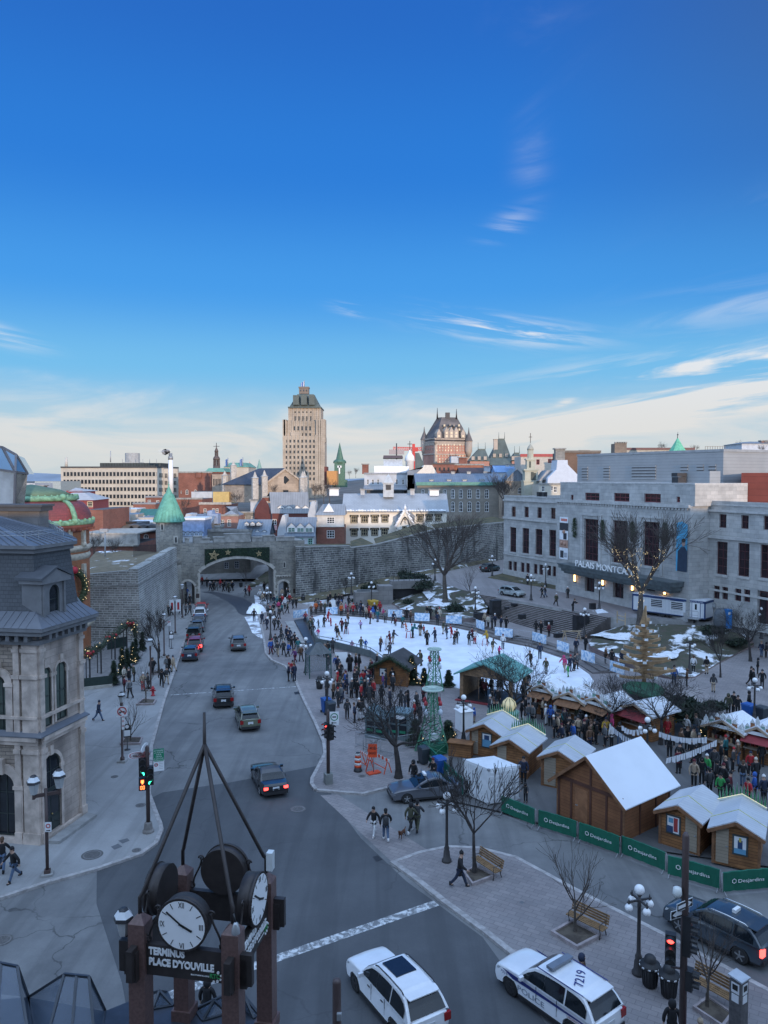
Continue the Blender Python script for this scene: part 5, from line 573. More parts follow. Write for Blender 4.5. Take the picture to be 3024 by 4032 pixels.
mb.U(dt,[M('tower_brown_stone',(.2,.16,.13),.8),TW],t);hQ(af,1241,97,160,Y+12,1212,118,'blue flag flying on top of the tall Art Deco tower');r,f,zt=a8('brick_building','narrow dark red brick building at the foot of the Art Deco tower',af,1403,1424,803,905,400,12,jy,(),bB=bN);r,f,zt=a8('ochre_building','plain orange ochre building between the tower and the green spire',af,1424,1505,838,905,390,14,M('ochre_wall',(.5,.25,.09),.85,aj=.1),(),bB=bN);r,f,zt=a8('yellow_annex','flat annex of grey and yellow panels in front of the college',af,318,495,1008,1070,260,12,bb,(),bB='annex');r,f,zt=a8('yellow_annex','bright yellow rendered annex in front of the dark church',af,495,625,1008,1100,259,12,M('yellow_render',(.52,.38,.15),.85,aj=.1),(),bB='annex');r,f,zt=a8('brick_row','brown brick row house with a pale cornice and two white windows',af,385,640,1110,1240,205,10,RB,[(418,1145,442,1188),(488,1145,511,1180),(517,1145,540,1180)],aF(dY));r,f,zt=a8('dark_gable_house','dark red gambrel house with grey tin mansard and white dormers',af,978,1275,1185,1345,175,10,jy,[(980,1232,1014,1280),(1083,1225,1110,1260)],None);ga=[(835,1345),(835,1160),(862,1110),(905,1052),(945,1110),(972,1190),(978,1345)];mb=MB();P=[AT(af,x,y,176+(978-x)*.018)for x,y in ga];mb.ext(P,(0,.3,0));mb.U(dU,jy,r);P=[f.pt(-.2,zt,.2),f.pt(f.L+.2,zt,.2),f.pt(f.L-.3,zt+4.8,-2),f.pt(-.9,zt+4.8,-2)];Q=[f.pt(-.9,zt+4.8,-2),f.pt(f.L-.3,zt+4.8,-2),f.pt(f.L-.8,AT(af,1100,1062,180).z,-6),f.pt(-2.4,AT(af,1100,1062,180).z,-6)];mb=MB().aA(*P).aA(*Q);mb.U('tin_mansard',e3,r)
def cH(r,f,k,L,n0,w,l0,bo=cI,fG=e3,nm='dormer',i0=aT,dK=.6,aM=1.6):
 for x,y0,y1 in L:
  t,z0=f.aQ(k,x,y1,n0);z1=f.aQ(k,x,y0,n0)[1];mb=f.bx(MB(),t-w/2,t+w/2,z0,z1,n0-aM,n0);q=[f.pt(t-w/2-.12,z1,n0+.12),f.pt(t,z1+dK,n0+.12),f.pt(t,z1+dK,n0-aM),f.pt(t-w/2-.12,z1,n0-aM)];q2=[f.pt(t,z1+dK,n0+.12),f.pt(t+w/2+.12,z1,n0+.12),f.pt(t+w/2+.12,z1,n0-aM),f.pt(t,z1+dK,n0-aM)]
  for s_ in(q,q2):mb.aB(s_+[v+VZ(.1)for v in s_],1)
  mb.add([f.pt(t-w/2,z1,n0),f.pt(t+w/2,z1,n0),f.pt(t,z1+dK,n0)],[(0,1,2)]);d=mb.U(nm,[bo,fG],r);f.bx(f.bx(f.bx(MB(),t-w*.34,t+w*.34,z0+.15,z1-.12,n0,n0+.03),t-.04,t+.04,z0+.15,z1-.12,n0+.03,n0+.05,1),t-w*.34,t+w*.34,(z0+z1)/2-.04,(z0+z1)/2+.04,n0+.03,n0+.05,1).U('dormer_pane',[i0,bo],d)
cH(r,f,af,[(1050,1138,1180),(1115,1140,1180),(1182,1142,1180),(1250,1142,1180)],-.3,1.5,0);be(af,942,1045,1085,178,1.6,RB,r);be(af,1052,1035,1070,180,1.2,a6,r);mb=MB();q=f.bv(af,980,1284,1018,1322);f.bx(mb,q[0],q[1],q[2],q[3],0,.08);cj(mb.U('house_sign',M('pink_sign',(.5,.3,.3),.7)),'small pale sign on the corner of the dark red gambrel house',bi);r,f,zt=a8('tin_roof_cottage','white gabled cottage with blue tin roof and green-framed dormers',af,1092,1318,1366,1460,150,8,bb,[(1196,1388,1234,1444),(1270,1388,1308,1440)],bD(af,1200,1222,150,dM),eo=(M('mint_sash',(.3,.55,.45),.6),2,3));MB().ext([AT(af,x,y,150.4)for x,y in[(1020,1370),(1022,1320),(1062,1200),(1082,1200),(1100,1365)]],(0,5.5,0)).U(dU,bb,r);cH(r,f,af,[(1136,1300,1340),(1209,1302,1340),(1279,1302,1340)],-.2,1.75,0,cI,dM,i0=M('green_pane',(.05,.16,.12),.2),dK=.85);r,f,zt=a8('brick_dormer_house','red brick house with white mansard storey and small triangular dormer',af,1340,1564,1292,1450,155,8,RB,[(1424,1323,1488,1388)],None,eo=(cI,3,3));z2=f.aQ(af,1450,1200)[1];o2=f.bv(af,1424,1215,1488,1270);f.bx(f.b7(MB(),0,f.L,zt,z2,[o2],.15),-.1,f.L+.1,zt-.1,zt+.12,0,.2).U('mansard_wall',M('cream_metal',(.56,.54,.5),.5,aj=.1),r);f.a9(r,o2,-.1,cI,aT,3,3,.12);zr=AT(af,1450,1110,159).z;MB().aB([f.pt(-.3,z2,.3),f.pt(f.L+.3,z2,.3),f.pt(f.L+.3,z2,-8),f.pt(-.3,z2,-8),f.pt(1,zr,-3.4),f.pt(f.L,zr,-3.4),f.pt(f.L,zr,-4.6),f.pt(1,zr,-4.6)]).U(cV,e3,r);MB().ext([AT(af,x,y,155.3)for x,y in[(1268,1290),(1270,1190),(1300,1088),(1325,1088),(1340,1290)]],(0,6,0)).U(dU,bb,r);be(af,1312,1078,1120,157,1.1,a6,r);t_,z_=f.aQ(af,1440,1172,-1);MB().ext([f.pt(t_-1.1,z_,-.6),f.pt(t_+1.1,z_,-.6),f.pt(t_,z_+1.7,-.6)],f.nv.to_3d()*-2).U('triangular_dormer',a6,r);r,f,zt=a8('pink_house','pink brick house with two tall white windows and flat roof',af,540,700,1205,1350,172,9,iN,[(556,1238,586,1295),(612,1235,642,1292)],aF(cE,.3),eo=(cI,2,3));mb=MB();q=[f.pt(.5,zt,-1),f.pt(f.L,zt,-1),f.pt(f.L,zt,-8),f.pt(.5,zt,-8)];zr=AT(af,620,1130,176).z;mb.aB(q+[f.pt(3.5,zr,-4),f.pt(f.L-3.5,zr,-4),f.pt(f.L-3.5,zr,-5),f.pt(3.5,zr,-5)]);mb.U(cV,e3,r);r,f,zt=a8('stone_house','beige stone house with two white windows behind the pink house',af,700,845,1180,1330,180,9,b6,[(738,1210,760,1243),(806,1210,830,1243)],aF(cE,.3));be(af,845,1070,1180,181,2.2,bb,r);r,f,zt=a8(fL,'low house with broad blue tin roof left behind the gate',af,245,470,1272,1330,160,10,b6,(),bD(af,380,1195,160,dM),bB=cW);MB().ext([AT(af,x,y,160.2)for x,y in[(243,1275),(275,1188),(318,1190),(330,1265)]],(0,5,0)).U('parapet_gable',bb,r);MB().ext([AT(af,x,y,164)for x,y in[(445,1270),(448,1165),(488,1165),(490,1190),(535,1192),(535,1270)]],(0,3,0)).U('firewall',M('blue_firewall',(.25,.32,.45),.8),r);r,f,zt=a8(fL,'steep blue tin roofed house with three tiny dormers',af,690,945,1362,1420,150,8,b6,(),bD(af,820,1240,150,dM),bB=cW);cH(r,f,af,[(770,1268,1284),(818,1268,1284),(867,1268,1284),(857,1335,1366),(914,1335,1366)],-.6,.85,0,cI,dM,dK=.35,aM=2.4);r,f,zt=a8('stone_parapet_house','flat-roofed rubble stone house just behind the gate battlements',af,420,780,1330,1420,146,8,b6,(),aF(cE,.35));be(af,545,1285,1330,147,1.4,cE,r);r,f,zt=a8('blue_mansard_house','blue mansard house with a row of small arched dormers',af,240,420,1372,1420,143,8,bb,(),None);MB().aB([f.pt(0,zt,.1),f.pt(f.L,zt,.1),f.pt(f.L,zt,-7),f.pt(0,zt,-7),f.pt(0,zt+3,-.6),f.pt(f.L,zt+3,-.6),f.pt(f.L,zt+3,-6),f.pt(0,zt+3,-6)]).U('blue_mansard',M('blue_slate',(.2,.27,.42),.6,aj=.2),r);f.bx(MB(),-.2,f.L+.2,zt+3,zt+3.4,-6,-.3).U('flat_roof',a6,r);cH(r,f,af,[(x,1345,1368)for x in(255,290,325,360,395)],.12,.8,0,M('pale_blue_dormer',(.42,.5,.6),.6),dM,dK=.3,aM=.8);r,f,zt=a8('stone_house','rubble stone house seen through the gate arch',af,330,800,1500,1735,158,8,b6,[(584,1582,622,1636),(670,1575,708,1634),(472,1688,510,1718),(583,1670,622,1710),(682,1665,702,1700)],eo=(M('navy_sash',(.5,.52,.56),.6),2,3),fJ=-.3);aJ(MB().add([Vx((-40,152,.3)),Vx((-18,152,.8)),Vx((-12,175,3)),Vx((-40,157.5,.6))],[(0,1,2,3)]).U('side_pavement',i4));kC=MB();P=[G(af,770,1780,.3),G(af,930,1760,.3),Vx((-14,165,.4)),Vx((-20,168,.4))];kC.bL([(p.x,p.y)for p in P],-.1,[.3,.5,4.5,4.5]);aJ(kC.U('snowy_bank',aP['snowy_turf']));Y=163;r,f,zt=a8('white_hall','long cream-white gothic hall with grey tin roof and bell turret',ag,287,1030,852,1120,Y,13,jY,[(336,885,381,936),(412,884,456,934),(487,883,530,933),(560,882,603,931),(817,879,857,926),(884,878,922,924),(950,877,988,922),(336,982,380,1032),(412,980,455,1030),(485,979,529,1028),(558,977,600,1026),(766,880,790,925),(815,972,860,1015)],None,eo=(M(g2,(.42,.36,.24),.6),3,2),bB='hall',eY=M(fP,(.03,.03,.03),.6))
for o in[f.bv(ag,*q)for q in[(336,885,381,936),(412,884,456,934),(487,883,530,933),(560,882,603,931),(817,879,857,926),(884,878,922,924),(950,877,988,922),(336,982,380,1032),(412,980,455,1030),(485,979,529,1028),(558,977,600,1026)]]:mb=MB();w=.12;f.bx(f.bx(f.bx(f.bx(f.bx(mb,o[0]-w,o[1]+w,o[3],o[3]+.16,0,.1),o[0]-w,o[0],o[2],o[3],0,.08),o[1],o[1]+w,o[2],o[3],0,.08),o[0]-.3,o[0]-w,o[3]-.35,o[3]+.16,0,.1),o[1]+w,o[1]+.3,o[3]-.35,o[3]+.16,0,.1);mb.U('window_hood',aP[fP],r)
ov=.5;zr=AT(ag,600,730,Y+6.5).z;c5(MB(),f,0,f.L,13,zt,zr,.5,.16,0,'x',1).U(bK,[BR('lozenge_tin',(.34,.36,.38),(.31,.33,.35),(.25,.265,.285),.7,.5,.03,r=.45,aw=.15,ss=.2),jY],r);mb=MB()
for i in ab(34):t=f.L*(.03+.95*i/33);mb.aV(f.pt(t,zt+.12,.35),random.uniform(.25,.5),6,4,sz=.5)
sn=mb.U('snow_on_eaves',jf);cj(sn,'line of old snow along the eaves of the white hall','snow')
for x,y0,y1 in((214,682,740),(938,690,740)):be(ag,x,y0,y1,Y+6,2,a6,r)
for x in(420,781):be(ag,x,690,735,Y+5,.9,aK,r,eN)
p=AT(ag,607,750,Y+5);q=AT(ag,607,648,Y+5);jV=AT(ag,597,585,Y+5);MB().ak((p.x,Y+5,(p.z+q.z)/2),(2.3,2.3,q.z-p.z)).ak((p.x,Y+5,q.z),(2.7,2.7,.25)).ah((p.x,Y+5,q.z),[(1.5,0),(.7,1.3),(.08,jV.z-q.z)],4,sm=False,a0=pi/4).ak((p.x,Y+3.8,(p.z+q.z)/2+.6),(1.1,.1,1.1),0,1).U('bell_turret',[M('turret_tin',(.42,.44,.45),.5),aG],r);gx=bZ((f.pt(f.aQ(ag,665,1000)[0],0,1.6).x,f.pt(f.aQ(ag,665,1000)[0],0,1.6).y),(f.pt(f.aQ(ag,790,1000)[0],0,1.6).x,f.pt(f.aQ(ag,790,1000)[0],0,1.6).y));eR,e8=gx.aQ(ag,700,960)[1],gx.aQ(ag,726,818)[1];o=gx.bv(ag,706,930,742,1008);o=*o,True;zb=zt-11;gx.b7(MB(),0,gx.L,zb,eR,[o]if o[3]<eR else[(o[0],o[1],o[2],eR-.02)],.2).add([gx.pt(0,eR),gx.pt(gx.L,eR),gx.pt(gx.L*.49,e8-.8)],[(0,1,2)]).U('porch_gable',jY,r);gx.a9(r,(o[0],o[1],o[2],min(o[3],eR-.02)),-.1,aP[g2],aT,3,2,.1);mb=MB()
for a,b in((-.1,.49),(1.1,.49)):mb.aC(gx.pt(gx.L*a,eR-.3,.1),gx.pt(gx.L*b,e8-.6,.1),.3,.35)
for i in ab(5):mb.aV(gx.pt(gx.L*(-.1+.59*i/5),eR-.1+(e8-eR)*i/5,.15),.2,6,4).aV(gx.pt(gx.L*(1.1-.61*i/5),eR-.1+(e8-eR)*i/5,.15),.2,6,4)
mb.ah(gx.pt(gx.L*.49,e8-.7,.1),[(.2,0),(.3,.5),(.1,.8),(.03,1.2)],6);mb.U('bargeboard',a6,r);mb=MB();pr=None
for i in ab(11):
 u=-1+.2*i;q=gx.L*.49+u*.95,gx.aQ(ag,724,950)[1]+1.6*(1-abs(u)**1.6)
 if pr:mb.aC(gx.pt(*pr,.12),gx.pt(*q,.12),.16)
 pr=q
mb.aC(gx.pt(gx.L*.49,e8-3.6,.12),gx.pt(gx.L*.49,e8-2.2,.12),.1).aC(gx.pt(gx.L*.49-.35,e8-2.7,.12),gx.pt(gx.L*.49+.35,e8-2.7,.12),.1);mb.U('pointed_hood',aP[fP],r);e=f.pt(f.aQ(ag,612,900)[0],f.aQ(ag,612,955)[1],.1);MB().add([gx.pt(0,eR,.05),gx.pt(gx.L*.49,e8-.8,0),f.pt(f.aQ(ag,690,840)[0],zt+.3,-.6),f.pt(f.aQ(ag,640,870)[0],zt-1.2,0)],[(0,1,2,3)]).aA(gx.pt(gx.L*.49,e8-.8,0),gx.pt(gx.L,eR,0),f.pt(f.aQ(ag,800,900)[0],zt-1,0),f.pt(f.aQ(ag,760,840)[0],zt+.3,-.6)).U('porch_roof',e3,r);Y=200;xs=[(845,868),(897,925),(950,975),(1003,1030),(1061,1088),(1119,1147),(1181,1210),(1243,1272),(1306,1336)];r,f,zt=a8('stone_convent','long grey stone convent with two rows of white arched windows and teal cornice',ag,815,1425,652,910,Y,16,BR('convent_stone',(.3,.27,.225),(.25,.225,.19),(.24,.22,.19),1.1,.5,.02,aw=.2),[(a,692,b,760,True)for a,b in xs]+[(a,782,b,858,True)for a,b in xs[3:]],bD(ag,1100,583,Y,dM,.5),eo=(M('bright_white_sash',(.8,.8,.78),.6),2,3),bB='convent');f.bx(MB(),-.3,f.L+.3,zt-.5,zt+.35,0,.7).U('teal_cornice',M('teal_paint',(.1,.26,.21),.6),r)
for x in(918,1047,1160,1285):be(ag,x,622,640,Y+2,1,a6,r,eN)
for x in(1075,1190,1310):be(ag,x,565,590,Y+8,.9,aK,r,eN)
Y=235;r,f,zt=a8('pale_convent_block','pale blue-grey block with tall windows and set-back roofs behind the white hall',ag,432,745,583,720,Y,14,bb,[(451,622,465,660),(487,622,502,660),(525,622,541,660),(612,622,628,660),(660,622,676,660),(706,622,722,660)],aF(e3,.4),bB='convent');be(ag,440,508,583,Y+6,2,RB,r);mb=MB();p,q=AT(ag,572,545,Y+9),AT(ag,708,478,Y+9);mb.dW(p.x,q.x,Y+7,Y+15,p.z-4,q.z);mb.U('roof_house',M(gR,(.4,.45,.5),.6),r);mb=MB();a,b=AT(ag,568,470,Y+9),AT(ag,712,470,Y+9);c=AT(ag,640,448,Y+10);mb.aB([(a.x,Y+6,a.z),(b.x,Y+6,a.z),(b.x,Y+16,a.z),(a.x,Y+16,a.z),(c.x-3,Y+10,c.z),(c.x+3,Y+10,c.z),(c.x+3,Y+12,c.z),(c.x-3,Y+12,c.z)]);mb.U('hipped_roof',M('brown_shingle',(.13,.075,.06),.8),r)
for x0,x1,y0,y1 in((505,600,525,560),(600,755,528,565)):p,q=AT(ag,x0,y1,Y+5),AT(ag,x1,y0,Y+5);MB().dW(p.x,q.x,Y+3,Y+10,p.z-2,q.z).U('penthouse',a6,r)
mb=MB();p,q=AT(ag,425,700,Y-8),AT(ag,740,672,Y-6);mb.aB([(p.x,Y-9,p.z),(q.x,Y-9,p.z),(q.x,Y,q.z),(p.x,Y,q.z),(p.x,Y-9,p.z+.3),(q.x,Y-9,p.z+.3),(q.x,Y,q.z+.3),(p.x,Y,q.z+.3)]).dW(p.x+1,q.x-1,Y-8,Y-.1,p.z-5,p.z,1);mb.U('gallery_roof',[e3,gQ],r);r,f,zt=a8('white_gable_house','large white gabled building right of the pale convent block',ag,745,965,590,720,228,18,M(ew,(.68,.62,.54),.85,aj=.08),(),None,bB=cW);MB().ext([AT(ag,x,y,228)for x,y in[(745,700),(745,640),(860,528),(868,518),(925,518),(962,580),(962,700)]],(0,10,0)).U(dU,aP[ew],r);mb=MB();P=[AT(ag,x,y,228)for x,y in[(745,560),(850,545),(862,530),(745,640)]];mb.ext(P,(0,12,0));mb.U(cV,dM,r);f5('radio_mast','thin radio mast on the roofs in front of the red crane',ag,666,360,500,270,.25,aG,'mast');p=AT(ag,762,530,300);t=ae('small_cupola','small white domed cupola with cross below the red crane','cupola',p);MB().ah(p,[(1.6,-3),(1.6,2),(2,2.3),(1.7,4),(.6,5.4),(.25,6.5)],10).U('dome',a6,t);MB().aC(p+VZ(6),p+VZ(10),.25).aC(p+Vx((-.9,0,8.8)),p+Vx((.9,0,8.8)),.25).U('cross',aG,t);t=ae('tower_crane','red tower crane jib reaching left in front of the castle hotel','crane',AT(ag,785,450,560));RC=M('crane_red',(.5,.035,.03),.5,aj=.1);a,b,c=AT(ag,642,408,560),AT(ag,848,412,560),AT(ag,790,445,560);mb=MB();n=16  # warm off-white base colour for the gable and low house walls
for i in ab(n):p,q=a.lerp(b,i/n),a.lerp(b,(i+1)/n);u=VZ(2);mb.aC(p,q,.5).aC(p+u,q+u,.5).aC(p,q+u,.3).aC(p+u,p,.3)
mb.U('jib',RC,t);MB().ak(a.lerp(b,.12)+VZ(-1.5),(11,2.5,3.5)).U('counterweight',M('crane_grey',(.35,.3,.3),.7),t);MB().aC(c+VZ(-14),c+VZ(8),2).ak(c+Vx((1,0,4)),(4,3,3)).U('mast',RC,t);Y=690;k8=BR('castle_brick',(.47,.2,.14),(.4,.17,.12),(.42,.31,.25),2.4,1,.12,aw=.25,ss=.06);t=ae('castle_hotel','grand castle hotel tower with steep dark copper roof, lit dormers and corner turrets','hotel',AT(ag,1030,505,Y));cf=bZ((AT(ag,945,450,Y).x,Y),(AT(ag,1203,450,Y).x,Y+8));Lf=bZ((AT(ag,856,450,Y+26).x,Y+26),(cf.O.x,Y));zb,ze=AT(ag,1030,560,Y).z-15,AT(ag,1030,345,Y).z;Lf.b7(bQ(MB(),cf,0,cf.L,34,zb,ze,(),0),0,Lf.L,zb,ze).U(aZ,k8,t);jh=M('castle_stone',(.4,.33,.27),.85,aj=.2,vs=.1);mb=MB()
for g in(cf,Lf):
 for y in(330,352,440):z=g.aQ(ag,1030 if g is cf else 900,y)[1];g.bx(mb,-.4,g.L+.4,z-.5,z+.6,0,.6)
 g.bx(g.bx(g.bx(mb,0,g.L,ze-3.4,ze,.01,.25),0,2,zb,ze,.01,.25),g.L-2,g.L,zb,ze,.01,.25)
mb.U('stone_band',jh,t);kp=M('lit_window',(.5,.42,.3),.4,aj=0,dc=(1,.72,.38),es=.08);cw=[];rr=RND(6)
for j,y in enumerate((372,392,412,452,474,494)):
 for i in ab(12):g,x=cf,958+i*21;t0,t1,z0,z1=g.bv(ag,x-4,y-6,x+4,y+6);g.bx(MB(),t0,t1,z0,z1,0,.3).U(cN,kp if rr.random()<.5 else M(fc,(.22,.19,.16),.3,aj=.3),t)
for j,y in enumerate((372,402,440)):
 for i in ab(4):x=872+i*19;a=Lf.bv(ag,x-3,y-5,x+3,y+5);Lf.bx(MB(),a[0],a[1],a[2],a[3],0,.3).U(cN,aP[fc],t)
zr=AT(ag,1035,172,Y+17).z;xa,xb=AT(ag,962,172,Y+17).x,AT(ag,1106,172,Y+17).x;B_=[Lf.pt(0,ze+.5,.5),cf.pt(-.3,ze+.5,.6),cf.pt(cf.L+.5,ze+.5,.5),cf.pt(cf.L,ze+.5,-34)];MB().aB(B_+[Vx((xa,Y+20,zr)),Vx((xa+4,Y+15,zr)),Vx((xb,Y+18,zr)),Vx((xb-3,Y+24,zr))]).U('steep_roof',M(he,(.12,.1,.09),.55,aj=.3,vs=.12),t);mb=MB()
for x,yt,yb in((962,103,185),(1101,110,185)):mb.aq([AT(ag,x,yb,Y+17),AT(ag,x,yt,Y+17)],[.8,.15],6)
q=AT(ag,1036,170,Y+17);mb.ak(q,(4,4,8));mb.U('roof_finial',aG,t)
for i,x in enumerate((975,1030,1065,1100,1150)):
 t_,z_=cf.aQ(ag,x,322,1);mb=MB();w=4;h=6.2 if 0<i<4 else 4.4;cf.bx(mb,t_-w/2,t_+w/2,z_,z_+h,-6,1).ext([cf.pt(t_-w/2,z_+h,1),cf.pt(t_+w/2,z_+h,1),cf.pt(t_,z_+h+3.8,1)],cf.nv.to_3d()*-7);d=mb.U('gabled_dormer',jh,t);mb=MB()
 for j in ab(2 if h>5 else 1):cf.bx(mb,t_-.9,t_+.9,z_+.8+j*2.8,z_+2.6+j*2.8,1,1.15)
 mb.U(gZ,kp,d)
for i,(x,y)in enumerate([(1000,270),(1045,262),(1082,232),(1120,262),(1140,292),(1012,232),(1053,228),(1118,232),(1000,300)]):q=AT(ag,x,y,Y+9);MB().ak(q,(1.5,6,1.8)).U('roof_light',kp if i%2 else aP[fc],t)
for x,yt,ye,Yt in((867,240,335,Y+24),(1190,245,345,Y+6)):b,tp=AT(ag,x,ye,Yt),AT(ag,x,yt,Yt);MB().ah(b,[(1.5,-14),(3.2,-9),(3.2,0)],10).ah(b,[(3.7,0),(2,(tp.z-b.z)*.35),(.7,(tp.z-b.z)*.62),(.15,tp.z-b.z)],10,1,sm=False).U('corner_turret',[jh,aP[he]],t)
mb=MB();q0,q1=AT(ag,1062,505,640),AT(ag,1130,455,640);mb.dW(q0.x,q1.x,640,655,q0.z,q1.z);cj(mb.U('roof_pavilion',bb),'pale boxy roof pavilion in front of the castle hotel base','roof pavilion')
for nm,lab,k,x0,x1,yt,yb,Y_,tr in((ez,'left steep green copper roofed pavilion right of the castle hotel',ag,1195,1345,405,520,640,(1258,1310)),(ez,'tallest steep green copper roof with a chimney right of the castle hotel',ag,1350,1500,330,500,660,(1408,1450)),(ez,'small steep green copper roof at the right end of the castle wing',ag,1500,1572,432,520,640,(1522,1558))):
 a,b,c,d=AT(k,x0,yb-30,Y_),AT(k,x1,yb-30,Y_),AT(k,tr[0],yt,Y_+8),AT(k,tr[1],yt,Y_+8);r=ae(nm,lab,'hotel wing',a);MB().aB([(a.x,Y_,a.z),(b.x,Y_,a.z),(b.x,Y_+22,a.z),(a.x,Y_+22,a.z),(c.x,Y_+8,c.z),(d.x,Y_+8,c.z),(d.x,Y_+14,c.z),(c.x,Y_+14,c.z)]).U('copper_roof',iS,r);MB().dW(a.x+.5,b.x-.5,Y_+.5,Y_+21,a.z-20,a.z).U(aZ,k8,r);mb=MB().aq([c,c+VZ(6)],[.3,.1],5).aq([(d.x,Y_+8,d.z),(d.x,Y_+8,d.z+6)],[.3,.1],5)
 for x in(c.x,):mb.aC((c.x,Y_+8,c.z),(d.x,Y_+8,c.z),1)
 mb.U('roof_cresting',iS,r)
 for i in ab(3):q=a.lerp(b,(i+.6)/3.4)+Vx((0,-.3,2.5));MB().ak(q+Vx((0,1.5,0)),(2.4,3,3)).U('dormer',jh,r)
 if x0==1350:be(k,1384,330,420,Y_+5,3.4,jh,r)
a,b=AT(ag,1340,468,645),AT(ag,1560,520,645);cj(MB().aB([(a.x,640,b.z),(b.x,640,b.z),(b.x,660,b.z),(a.x,660,b.z),(a.x,648,a.z),(b.x,648,a.z),(b.x,652,a.z),(a.x,652,a.z)]).U('copper_roof_range',iS),'low green copper roof range linking the pavilions right of the castle',bK);p0=AT(ag,838,435,600);mb=MB();a,b,c,d=AT(ag,770,520,600),AT(ag,890,520,600),AT(ag,800,430,606),AT(ag,830,430,606);mb.aB([(a.x,600,a.z-6),(b.x,600,a.z-6),(b.x,615,a.z-6),(a.x,615,a.z-6),(c.x,606,c.z),(d.x,606,c.z),(d.x,610,c.z),(c.x,610,c.z)]);cj(mb.U(ez,iS),'dark green copper roof left of the castle hotel behind the crane','hotel wing');r,f,zt=a8('brick_block','long red brick block with dark windows below the castle hotel',ag,925,1085,512,590,300,16,RB,[(940+i*32,535,955+i*32,560)for i in ab(4)],aF(aG),eo=(gQ,2,2),bB=bN);r,f,zt=a8('brick_block','orange brick block with a tall chimney right below the castle hotel',ag,1085,1300,518,590,302,16,BR('orange_brick_b',(.38,.14,.08),(.33,.12,.07),(.25,.15,.1),.6,.2,.015),(),aF(cE),bB=bN);be(ag,1145,460,520,304,3,RB,r);r,f,zt=a8('brown_roof_house','house with a broad dark brown pitched roof above the convent',ag,1130,1380,578,600,270,14,jy,(),bD(ag,1250,540,270,M('dark_brown_roof',(.075,.05,.05),.7)),bB=cW);be(ag,1322,525,570,272,2,bb,r);r,f,zt=a8(fL,'house with bright blue tin roof right of the brown roof',ag,1385,1580,570,600,260,12,bb,(),bD(ag,1480,525,260,M('bright_blue_tin',(.18,.3,.5),.45)),bB=cW)
for x in(1590,1470,1505):be(ag,x,510,530,262,1.2,bb,r)
r,f,zt=a8('apartment_house','cream house with red trim and balconies left of the green pyramid roof',ao,155,375,150,260,250,12,M(fS,(.46,.42,.36),.85,aj=.1),[(250,168,270,200),(186,170,205,200),(320,165,362,190)],aF(M('red_trim',(.34,.05,.05),.6),.8),eo=(M('red_window',(.3,.06,.05),.6),2,2));Y=185;kH=M('cream_church',(.42,.42,.34),.8,aj=.12,vs=.5);t=ae('bell_tower','cream tiered bell tower with dome and cross left of the concert hall','bell tower',AT(ao,212,380,Y));P=lambda y:AT(ao,212,y,Y).z;X0=AT(ao,212,300,Y).x;s_=.6474*Y/gA
def hR(y0,y1,w,cap):mb.ak((X0,Y,(P(y0)+P(y1))/2),(w*s_,w*s_,P(y0)-P(y1))).ak((X0,Y,P(y0)),(w*s_*cap,w*s_*cap,.35))
mb=MB();hR(300,480,92,1.05);hR(232,300,78,1.2);hR(168,232,50,1.25);mb.U('tower',kH,t);mb=MB()
for y0,y1,w,ku in((245,295,16,225),(250,295,14,240),(180,218,10,212),(350,390,14,232)):q=AT(ao,ku,(y0+y1)/2,Y-.5*(78 if y0>220 else 50)*s_-.03);mb.ak((q.x,q.y,q.z),(w*s_,.08,P(y0)-P(y1)))
mb.U(hb,M('opening_dark',(.06,.07,.06),.7),t);mb=MB()
for k in ab(8):a=k*pi/4+.39;mb.aC((X0+cos(a)*14*s_,Y+sin(a)*14*s_,P(168)),(X0+cos(a)*13*s_,Y+sin(a)*13*s_,P(112)),.35)
mb.ah((X0,Y,P(168)),[(.4,0),(.4,P(112)-P(168))],8);mb.U(dt,kH,t);mb=MB();h=P(78)-P(112);mb.ah((X0,Y,P(112)),[(19*s_,0),(21*s_,.2),(17*s_,h*.5),(9*s_,h*.85),(.15,h),(.1,h+.4)],12);mb.U('dome',M('pale_dome',(.34,.33,.27),.6,aj=.15),t);MB().aC((X0,Y,P(78)),(X0,Y,P(8)),.14).aC((X0-10*s_,Y,P(32)),(X0+10*s_,Y,P(32)),.14).U('cross',aG,t);r,f,zt=a8('church_gable','tan rubble church front with arched window behind bare trees',ao,60,200,300,480,188,10,kS,[(138,338,165,378,True)],gw(ao,160,228,188,dM),bB='church');r,f,zt=a8('white_house','white house with stepped gable and chimney left of the grey metal volume',ao,265,480,320,420,175,9,M('cream_house',(.5,.46,.38),.85,aj=.08),[(282,330,302,365),(337,330,352,356),(355,332,376,370)],aF(cE,.3));MB().ext([AT(ao,x,y,178)for x,y in[(318,320),(320,282),(372,230),(378,172),(440,172),(442,200),(500,260),(500,320)]],(0,6,0)).U(dU,M('blue_white_gable',(.52,.56,.62),.85,aj=.06),r);be(ao,390,100,172,181,2.2,b6,r);MB().aB([AT(ao,265,300,180),AT(ao,330,285,180),AT(ao,372,235,180),AT(ao,315,235,180)]+[v+Vx((0,6,0))for v in(AT(ao,265,300,180),AT(ao,330,285,180),AT(ao,372,235,180),AT(ao,315,235,180))]).U(cV,e3,r);r,f,zt=a8('brown_block','brown brick block with chimneys behind the left of the metal volume',ao,408,640,125,190,210,12,BR('brown_brick',(.18,.11,.075),(.15,.095,.065),(.14,.1,.08),.6,.2,.015),(),aF(aG),bB=bN);be(ao,540,112,130,212,2.2,aP['brown_brick'],r);r,f,zt=a8('chimney_stack','broad brown brick chimney stack above the grey metal volume',ao,727,800,72,200,185,3,BR('stack_brick',(.24,.19,.145),(.2,.155,.12),(.16,.13,.1),.6,.2,.015),(),bB=fI)
